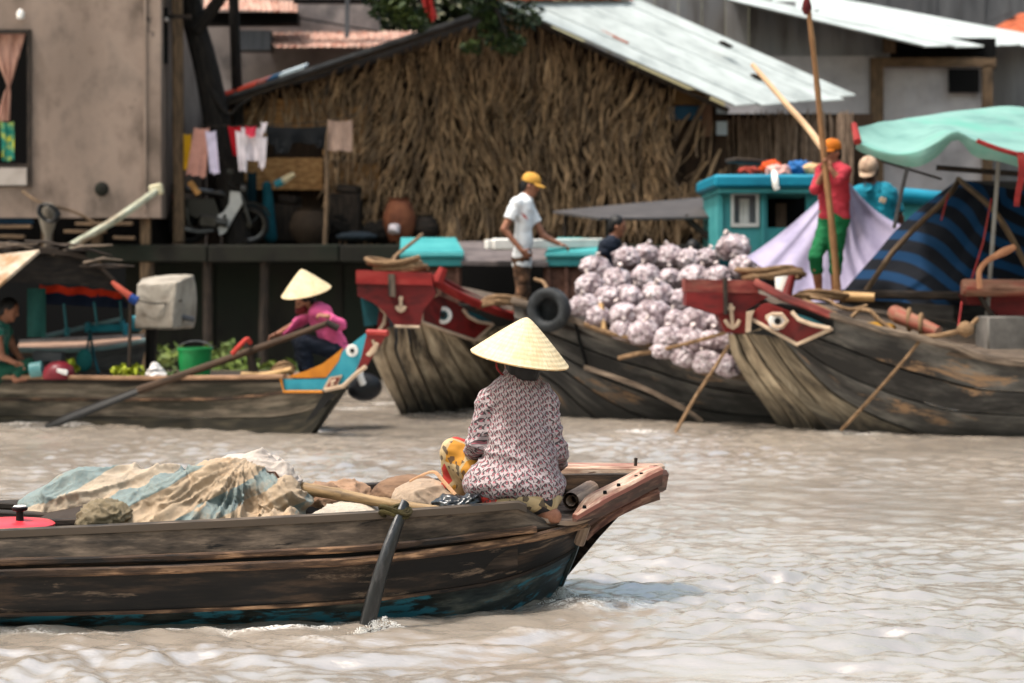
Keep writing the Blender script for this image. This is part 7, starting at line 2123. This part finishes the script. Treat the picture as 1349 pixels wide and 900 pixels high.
coil('rope_coil', 372, 490, 20.55, .10, .08, 3, .022, 'small rope bundle on the gunwale by the orange stern board', seed=4)
rope('gunwale_pole', [(318, 494, 20.5), (350, 494, 20.45), (385, 487, 20.3)], .03, 'bleached stick lying along the rower boat gunwale', None, M['bamboo'], 8, 'stick')

# water plants under the quay
for k, (px, py, D, rx, n) in enumerate(((222, 470, 27, .28, 80), (268, 484, 26, .3, 80), (310, 488, 25.5, .3, 80), (352, 490, 25, .25, 70), (296, 466, 27.5, .3, 70), (385, 490, 25.5, .2, 50))):
    p = at(px, py, D)
    mb = MB(); leaf_blob(mb, V3((p.x, D, max(.12, p.z))), (rx, .4, .16), n, .09, random.Random(k + 40)); build(mb, 'water_plant', M['leaf_pale'], None, 0, ('leftmost green water plant clump below the quay', 'green water plant clump behind the green bucket', 'green water plant clump behind the oar post', 'green water plant clump just left of the pink rower', 'farthest green water plant clump, close under the quay', 'small green water plant clump behind the pink rower legs')[k], 'plant', 'floating water plants')

# ------------------------------------------------------------------ on the bank: laundry, motorbike, jars, poles
def hang(px0, px1, y0, y1, D, material, label, cat, name, taper=0.0, skew=0, amp=.05, seed=0, parent=None):
    mb = MB(); P_ = []
    for i in range(10):
        t = i / 9
        row = []
        for j in range(14):
            u = j / 13
            x = lerp(px0 + taper * t, px1 - taper * t, u) + skew * t
            y = lerp(y0 + 2 * math.sin(u * 3.1), y1 + 5 * noise.noise((u * 3, seed, 1)), t)
            row.append(at(x, y, D) + V3((0, amp * noise.noise((u * 4.5 + seed, t * 1.2, seed)) * (.3 + t), 0)))
        P_.append(row)
    mb.slab(P_, (0, .01, 0))
    return build(mb, name, material, parent, 180, label if parent is None else None, cat if parent is None else None)
mb = MB(); mb.tube(spline(pl((262, 166, 30.0), (350, 165, 29.9), (430, 160, 29.9), (470, 150, 30)), 12), .008, 5); build(mb, 'clothes_line', M['dark_wood'], None, 60, 'thin clothes line from the tree trunk to the slim post', 'line')
mb = MB(); mb.tube(pl((428, 325, 29.7), (431, 260, 29.75), (430, 195, 29.8), (434, 158, 29.85)), [.035, .033, .03, .03], 8); build(mb, 'slim_post', M['post'], None, 50, 'slim wooden post holding the clothes line, rising from the quay', 'post')
wsh = cloth('laundry_white', c(206, 196, 200))
ws = thing('white_shirt', 'white shirt hanging on the line right of the tree trunk', 'shirt', at(330, 225, 29.8))
hang(318, 346, 168, 212, 29.8, wsh, '', '', 'shirt_body', -4, 0, .06, 2, ws)
hang(310, 326, 172, 226, 29.75, wsh, '', '', 'sleeve', 3, 2, .05, 3, ws)
hang(338, 352, 180, 222, 29.75, wsh, '', '', 'sleeve', 3, 0, .05, 4, ws)
hang(300, 318, 166, 205, 29.9, cloth('laundry_red', c(190, 24, 40)), 'red cloth hanging behind the white shirt', 'cloth', 'red_cloth', 3, 4, .05, 5)
hang(322, 338, 166, 180, 29.7, cloth('laundry_rose', c(210, 60, 84)), 'small rose cloth pegged over the white shirt', 'cloth', 'rose_cloth', 2, 0, .04, 6)
tr_ = thing('black_trousers', 'black trousers draped sideways along the clothes line', 'trousers', at(390, 200, 29.8))
bk_ = cloth('laundry_black', c(22, 26, 32))
hang(350, 432, 166, 190, 29.82, bk_, '', '', 'waist', 2, 2, .06, 7, tr_)
hang(362, 388, 180, 202, 29.8, bk_, '', '', 'trouser_leg', 4, -4, .05, 8, tr_)
hang(412, 434, 182, 196, 29.8, bk_, '', '', 'trouser_leg', 3, 3, .05, 9, tr_)
hang(432, 464, 158, 199, 29.75, mat('beige_towel', [c(140, 116, 104), c(166, 142, 128)], 5, (3, 1, 1), rough=.9, vary=0), 'beige towel hanging at the end of the clothes line', 'towel', 'beige_towel', 0, 0, .03, 10)
hang(256, 276, 168, 232, 29.7, cloth('laundry_pink', c(190, 140, 126)), 'faded pink garment hanging left of the tree trunk', 'garment', 'pink_garment', -3, -8, .06, 11)
hang(270, 284, 172, 228, 29.65, cloth('laundry_lilac', c(196, 186, 206)), 'pale lilac cloth beside the faded pink garment', 'cloth', 'lilac_cloth', 1, 6, .05, 12)
hang(242, 252, 176, 224, 29.75, cloth('laundry_yellow', c(196, 150, 20)), 'narrow yellow cloth hanging by the utility pole', 'cloth', 'yellow_cloth', 0, 0, .04, 13)
hang(344, 352, 160, 176, 29.7, wsh, 'white sock knotted on the clothes line', 'sock', 'white_sock', 1, -2, .04, 14)
mb = MB(); mb.tube(pl((250, 240, 29.9), (262, 256, 29.9)), [.05, .045], 8); build(mb, 'tan_roll', cloth('tan_roll', c(196, 146, 90)), None, 60, 'tan roll of matting above the motorbike seat', 'roll')
# curtains in the window hole of the concrete house
pkc = mat('pink_curtain', [c(176, 132, 116), c(206, 164, 146)], 5, (4, 1, 1), rough=.9, vary=0)
mb = MB(); P_ = []
for i in range(14):
    t = i / 13
    w = abs(1 - t * 1.55) if t < .62 else .12 + (t - .62) * .5
    P_.append([at(lerp(12 - 34 * w - 12 * max(0, t - .55), 13 + 22 * w - 16 * max(0, t - .55), j / 9), lerp(40, 160, t), 29.4 + .03 * math.sin(j * 2 + t * 3)) for j in range(10)])
mb.slab(P_, (0, .012, 0)); build(mb, 'pink_curtain', pkc, None, 60, 'pink curtain knotted in the window hole of the concrete house', 'curtain')
hang(0, 18, 160, 212, 29.35, mat('parrot_cloth', [c(10, 90, 90), c(30, 130, 110), c(200, 190, 30)], 9, rough=.8, vary=0), 'teal and yellow cloth hanging in the concrete window hole', 'cloth', 'bright_cloth', 1, 2, .05, 21)
mb = MB(); mb.lathe([(0, 0), (.05, .02), (.055, .1), (.02, .14), (0, .15)], at(27, 26, 29.2), 10); build(mb, 'wall_lamp', M['white'], None, 60, 'small white bulb on the concrete wall above the window hole', 'lamp')

# motorbike
mk = thing('motorbike', 'parked black and white motorbike between the leaning trunk and the quay edge', 'motorbike', at(290, 322, 30.15))
DM = 30.15
blk = mat('black_enamel', [c(20, 20, 22), c(34, 34, 36)], 5, rough=.3, spec=.5, vary=0); chrome = mat('dull_chrome', [c(70, 68, 66), c(104, 102, 100)], 8, rough=.3, metal=.8, vary=0); whp = mat('white_fairing', [c(170, 168, 164), c(194, 191, 187)], 4, rough=.4, vary=0)
Rw = Matrix.Rotation(math.radians(90), 3, 'X')
for (px, py) in ((249, 296), (329, 296)):
    w = at(px, py, DM)
    mb = MB(); mb.lathe([(.215, -.03), (.25, -.045), (.275, -.02), (.28, 0), (.275, .02), (.25, .045), (.215, .03), (.215, -.03)], w, 28, Rw); wo = build(mb, 'wheel', mat('tyre_rubber', [c(24, 24, 25), c(40, 40, 41)], 8, rough=.8, vary=0), mk, 60)
    mb = MB(); mb.lathe([(.19, -.02), (.216, -.028), (.216, .028), (.19, .02), (.19, -.02)], w, 28, Rw); mb.lathe([(0, -.05), (.045, -.05), (.045, .05), (0, .05)], w, 12, Rw)
    for k in range(12):
        a = 2 * math.pi * k / 12
        mb.tube([w + V3((.04 * math.cos(a), .02 * (-1) ** k, .04 * math.sin(a))), w + V3((.2 * math.cos(a + .3), 0, .2 * math.sin(a + .3)))], .004, 4)
    build(mb, 'rim', chrome, wo, 50)
    mb = MB(); mb.slab([[w + V3((r * math.cos(a), y, r * math.sin(a))) for a in [math.radians(q) for q in range(20, 165, 12)]] for r, y in ((.30, -.05), (.32, 0), (.30, .05))], (0, 0, .012)); build(mb, 'mudguard', blk, mk, 60)
S = SDF(at(236, 268, DM + .2), at(306, 238, DM - .2), .015)
S.cone(at(246, 250, DM), at(290, 255, DM), .085, .075, .03, ((0, 0, 1), .55)).cone(at(290, 255, DM), at(300, 258, DM), .07, .05, .03); build_sdf(S, 'seat', blk, mk)
mb = MB(); mb.prism([at(x, y, DM - .12) for x, y in ((303, 252), (316, 253), (319, 268), (308, 286), (297, 306), (289, 310), (286, 292), (278, 288), (294, 280), (302, 268))], (0, .24, 0)); build(mb, 'leg_shield', whp, mk, 0)
mb = MB(); mb.lathe([(.03, 0), (0, .004)], at(296, 285, DM - .125), 10, Rw); build(mb, 'shield_vent', blk, mk)
mb = MB(); mb.prism([at(x, y, DM - .10) for x, y in ((238, 262), (282, 262), (290, 285), (262, 288), (240, 280))], (0, .2, 0)); build(mb, 'side_panel', blk, mk, 0)
mb = MB(); mb.box(at(276, 292, DM - .04), (.3, .24, .2), (0, .1, 0), .04); mb.tube(pl((286, 292, DM - .15), (300, 294, DM - .15)), .06, 10); build(mb, 'engine', chrome, mk)
mb = MB(); mb.tube(pl((282, 304, DM - .18), (262, 306, DM - .2), (232, 300, DM - .2)), [.03, .05, .055], 10); build(mb, 'exhaust', chrome, mk)
mb = MB(); mb.tube(pl((318, 256, DM - .09), (330, 296, DM - .09)), .025, 8); mb.tube(pl((318, 256, DM + .09), (330, 296, DM + .09)), .025, 8); build(mb, 'fork', chrome, mk)
mb = MB(); mb.tube(spline(pl((302, 240, DM - .34), (314, 246, DM - .1), (314, 246, DM + .1), (304, 240, DM + .34)), 14), .014, 7); build(mb, 'handlebar', blk, mk)
mb = MB(); mb.tube(pl((306, 238, DM - .3), (304, 228, DM - .32)), .008, 5); mb.box(at(303, 226, DM - .32), (.1, .03, .07), None, .01); build(mb, 'mirror', blk, mk)
mb = MB(); mb.lathe([(.08, 0), (.075, .07), (0, .09)], at(318, 250, DM), 14, Matrix.Rotation(math.radians(-90), 3, 'Y').transposed()); build(mb, 'headlight', chrome, mk)
mb = MB(); mb.box(at(233, 259, DM), (.12, .2, .1), None, .03); build(mb, 'tail_light', M['red_light'], mk)
for (x, y) in ((240, 280), (248, 288)): mb = MB(); mb.tube(pl((x - 3, y - 14, DM - .14), (x, y + 8, DM - .14)), .028, 8); build(mb, 'shock_absorber', chrome, mk)
# tall thing under a teal cover with pale hat
cv = thing('covered_machine', 'tall teal cloth covered machine with pale top, behind the motorbike wheel', 'machine', at(352, 318, 30.6))
S = SDF(at(330, 320, 30.9), at(395, 222, 30.3), .02)
S.cone(at(352, 246, 30.6), at(356, 312, 30.6), .075, .10, .03)
build_sdf(S, 'cover', cloth('teal_cover', c(14, 90, 104)), cv, wrinkle=lambda p: .02 * noise.noise((p[0] * 9, p[1] * 9, p[2] * 4)))
mb = MB(); mb.tube(pl((362, 244, 30.55), (374, 238, 30.55)), [.05, .06], 8); build(mb, 'neck', teal2, cv)
mb = MB(); mb.tube(pl((372, 239, 30.55), (388, 229, 30.55)), [.06, .035], 10); build(mb, 'pale_top', mat('straw_top', [c(206, 188, 150), c(226, 212, 180)], 6, rough=.8), cv)
hang(326, 338, 226, 300, 30.7, cloth('dark_teal_cloth', c(14, 60, 72)), 'dark teal cloth hanging behind the motorbike handlebar', 'cloth', 'teal_cloth', 0, 0, .06, 15)
def jar(px, py, D, r, h_, label, m, name='clay_jar', cat='jar'):
    mb = MB(); mb.lathe([(r * .6, 0), (r * .95, h_ * .3), (r, h_ * .55), (r * .75, h_ * .85), (r * .6, h_ * .92), (r * .68, h_), (r * .5, h_), (r * .5, h_ * .9), (0, h_ * .85)], at(px, py, D), 20); return build(mb, name, m, None, 50, label, cat)
clay = mat('clay', [c(96, 56, 40), c(134, 82, 58), c(150, 96, 68)], 5, rough=.8, vary=.1)
jar(526, 318, 30.4, .24, .62, 'brown clay jar at the foot of the thatch, above the turquoise hatch', clay)
jar(560, 318, 30.5, .20, .38, 'low dark clay jar right of the brown jar', M['dark_wood'])
jar(408, 320, 30.5, .30, .50, 'wide dull brown jar right of the motorbike', mat('dull_jar', [c(60, 48, 38), c(82, 66, 52)], 4, rough=.9))
mb = MB(); mb.prism(pl((584, 318, 30.3), (610, 318, 30.3), (604, 286, 30.4), (594, 284, 30.4)), (0, .05, 0)); build(mb, 'leaning_board', M['thatch'], None, 0, 'pale palm board leaning against the thatch foot', 'board')
heap('white_bundle', [((519, 302, 30.1), (.09, .08, .07))], 'small white bundle in front of the brown clay jar', 'bundle', wsh, 9, h=.015, amp=.03)
heap('blue_basin', [((470, 312, 30.3), (.3, .2, .07))], 'flat grey blue basin on the quay right of the slim post', 'basin', cloth('grey_blue', c(54, 66, 76)), 9, h=.02, amp=.02)
heap('black_sack', [((500, 306, 30.5), (.25, .2, .16)), ((450, 300, 31), (.3, .2, .3))], 'dark sacks heaped on the quay between slim post and clay jar', 'sack', M['bark'], 12, h=.025, amp=.05)
for k, (px, py, D, w, h_, lab, m_) in enumerate(((345, 316, 31.6, .5, .9, 'dark upright sheet leaning behind the motorbike front wheel', M['bark']), (378, 318, 31.2, .4, .55, 'brown wooden box right of the teal covered machine', M['dark_wood']), (220, 318, 30.6, .3, .7, 'dark drum between utility pole and motorbike', M['bark']), (456, 318, 31.0, .45, .7, 'stack of brown boards right of the slim post', M['dark_wood']))):
    p = at(px, py, D); mb = MB(); mb.box(p + V3((0, 0, h_ / 2)), (w, .35, h_), (.08, 0, U(-.3, .3)), .02); mb.box(p + V3((.05, -.05, h_ + .06)), (w * .7, .3, .12), (0, .1, U(-.4, .4)), .02)
    build(mb, ('leaning_sheet', 'wooden_box', 'drum', 'board_stack')[k], m_, None, 40, lab, ('sheet', 'box', 'drum', 'boards')[k])
# mooring pole and the coil post at the left
mo = thing('mooring_pole', 'pale bamboo mooring pole slanting up to the corner of the concrete house', 'pole', at(150, 290, 28.0))
mb = MB(); mb.tube(spline(pl((94, 324, 27.0), (140, 297, 27.5), (175, 274, 28.0), (206, 252, 28.6)), 16), [.05] * 16, 8); build(mb, 'shaft', mat('lichen_bamboo', [c(120, 118, 100), c(176, 176, 156), c(196, 198, 180)], 4, (1, 4, 1), .8, .3, coord='UV', vary=0, patch=c(140, 110, 84), psc=1.5, pth=.55), mo)
mb = MB(); mb.box(at(206, 250, 28.62), (.18, .12, .15), (0, -.2, 0), .02); build(mb, 'pale_block', mat('cream_block', [c(186, 176, 144), c(214, 206, 178)], 5, rough=.8), mo)
jp = thing('coil_post', 'grey bollard post with black hose coil below the concrete house', 'post', at(63, 322, 28.6))
mb = MB(); mb.lathe([(.05, -.9), (.05, .02), (.09, .12), (.13, .28), (.12, .40), (.05, .46), (0, .46)], at(63, 312, 28.6), 14); build(mb, 'shaft', mat('grey_cement', [c(110, 102, 92), c(140, 132, 120)], 5, rough=.9), jp)
mb = MB(); cc_ = at(66, 281, 28.42)
mb.tube([cc_ + V3((.125 * math.cos(a), .02 * math.sin(3 * a) - .004 * k, .11 * math.sin(a) - .04 * math.cos(a))) for k, a in enumerate([2 * math.pi * q / 16 for q in range(50)])], .022, 6); build(mb, 'hose_coil', M['black'], jp)
rope('slack_cable', [(30, 252, 29.2), (52, 266, 28.8), (100, 280, 28.9), (135, 298, 28.9), (160, 290, 29)], .02, 'slack brown cable hanging along the foot of the concrete wall', None, M['post'], 16, 'cable')
ib = mb = MB(); mb.lathe([(.0, 0), (.10, .0), (.085, .02), (.03, .03), (0, .03)], at(134, 249, 29.28), 14, Matrix.Rotation(math.radians(90), 3, 'X')); build(mb, 'wall_ring', M['quay'], None, 50, 'round rusty mooring ring on the concrete wall', 'ring')

# white water where the oar dips and where the bow cuts the river
foam_m = mat('white_water', [c(206, 204, 200), c(232, 230, 226)], 40, rough=.35, spec=.6, bump=.4, vary=0)
for label_, spots_, seed_ in (('oar_splash', [(492, 806, 9.24, .05, .06), (505, 802, 9.26, .06, .075), (518, 806, 9.26, .06, .05), (478, 810, 9.24, .05, .03), (530, 812, 9.24, .06, .03)], 3), ('bow_splash', [(742, 786, 10.2, .05, .06), (756, 797, 10.05, .10, .05), (775, 800, 10.0, .12, .035), (800, 796, 10.1, .10, .03), (728, 800, 9.95, .08, .04)], 4), ('hull_splash', [(365, 828, 9.28, .12, .022), (395, 826, 9.3, .10, .03), (330, 832, 9.26, .10, .015), (425, 826, 9.32, .10, .02), (290, 834, 9.24, .14, .010)], 5)):
    q = random.Random(seed_)
    mb = MB()
    for (px, py, D, r, hh) in spots_:
        ctr = at(px, py, D)
        for k in range(260):
            a = q.uniform(0, 6.28); d = abs(q.gauss(0, .55))
            p = V3((ctr.x + r * d * math.cos(a), D + r * .8 * d * math.sin(a), max(.004, hh * q.random() * math.exp(-d * d))))
            s_ = q.uniform(.001, .0030) * (1 if d < 1 else .6)
            mb.add([p + V3(v) * s_ for v in ((1.3, 0, 0), (-1.3, 0, 0), (0, 1, 0), (0, -1, 0), (.2, .2, 1), (0, 0, -1))], [(0, 2, 4), (2, 1, 4), (1, 3, 4), (3, 0, 4), (2, 0, 5), (1, 2, 5), (3, 1, 5), (0, 3, 5)])
    build(mb, label_, foam_m, None, 180, kind='stuff', loc=(0, 0, 0))
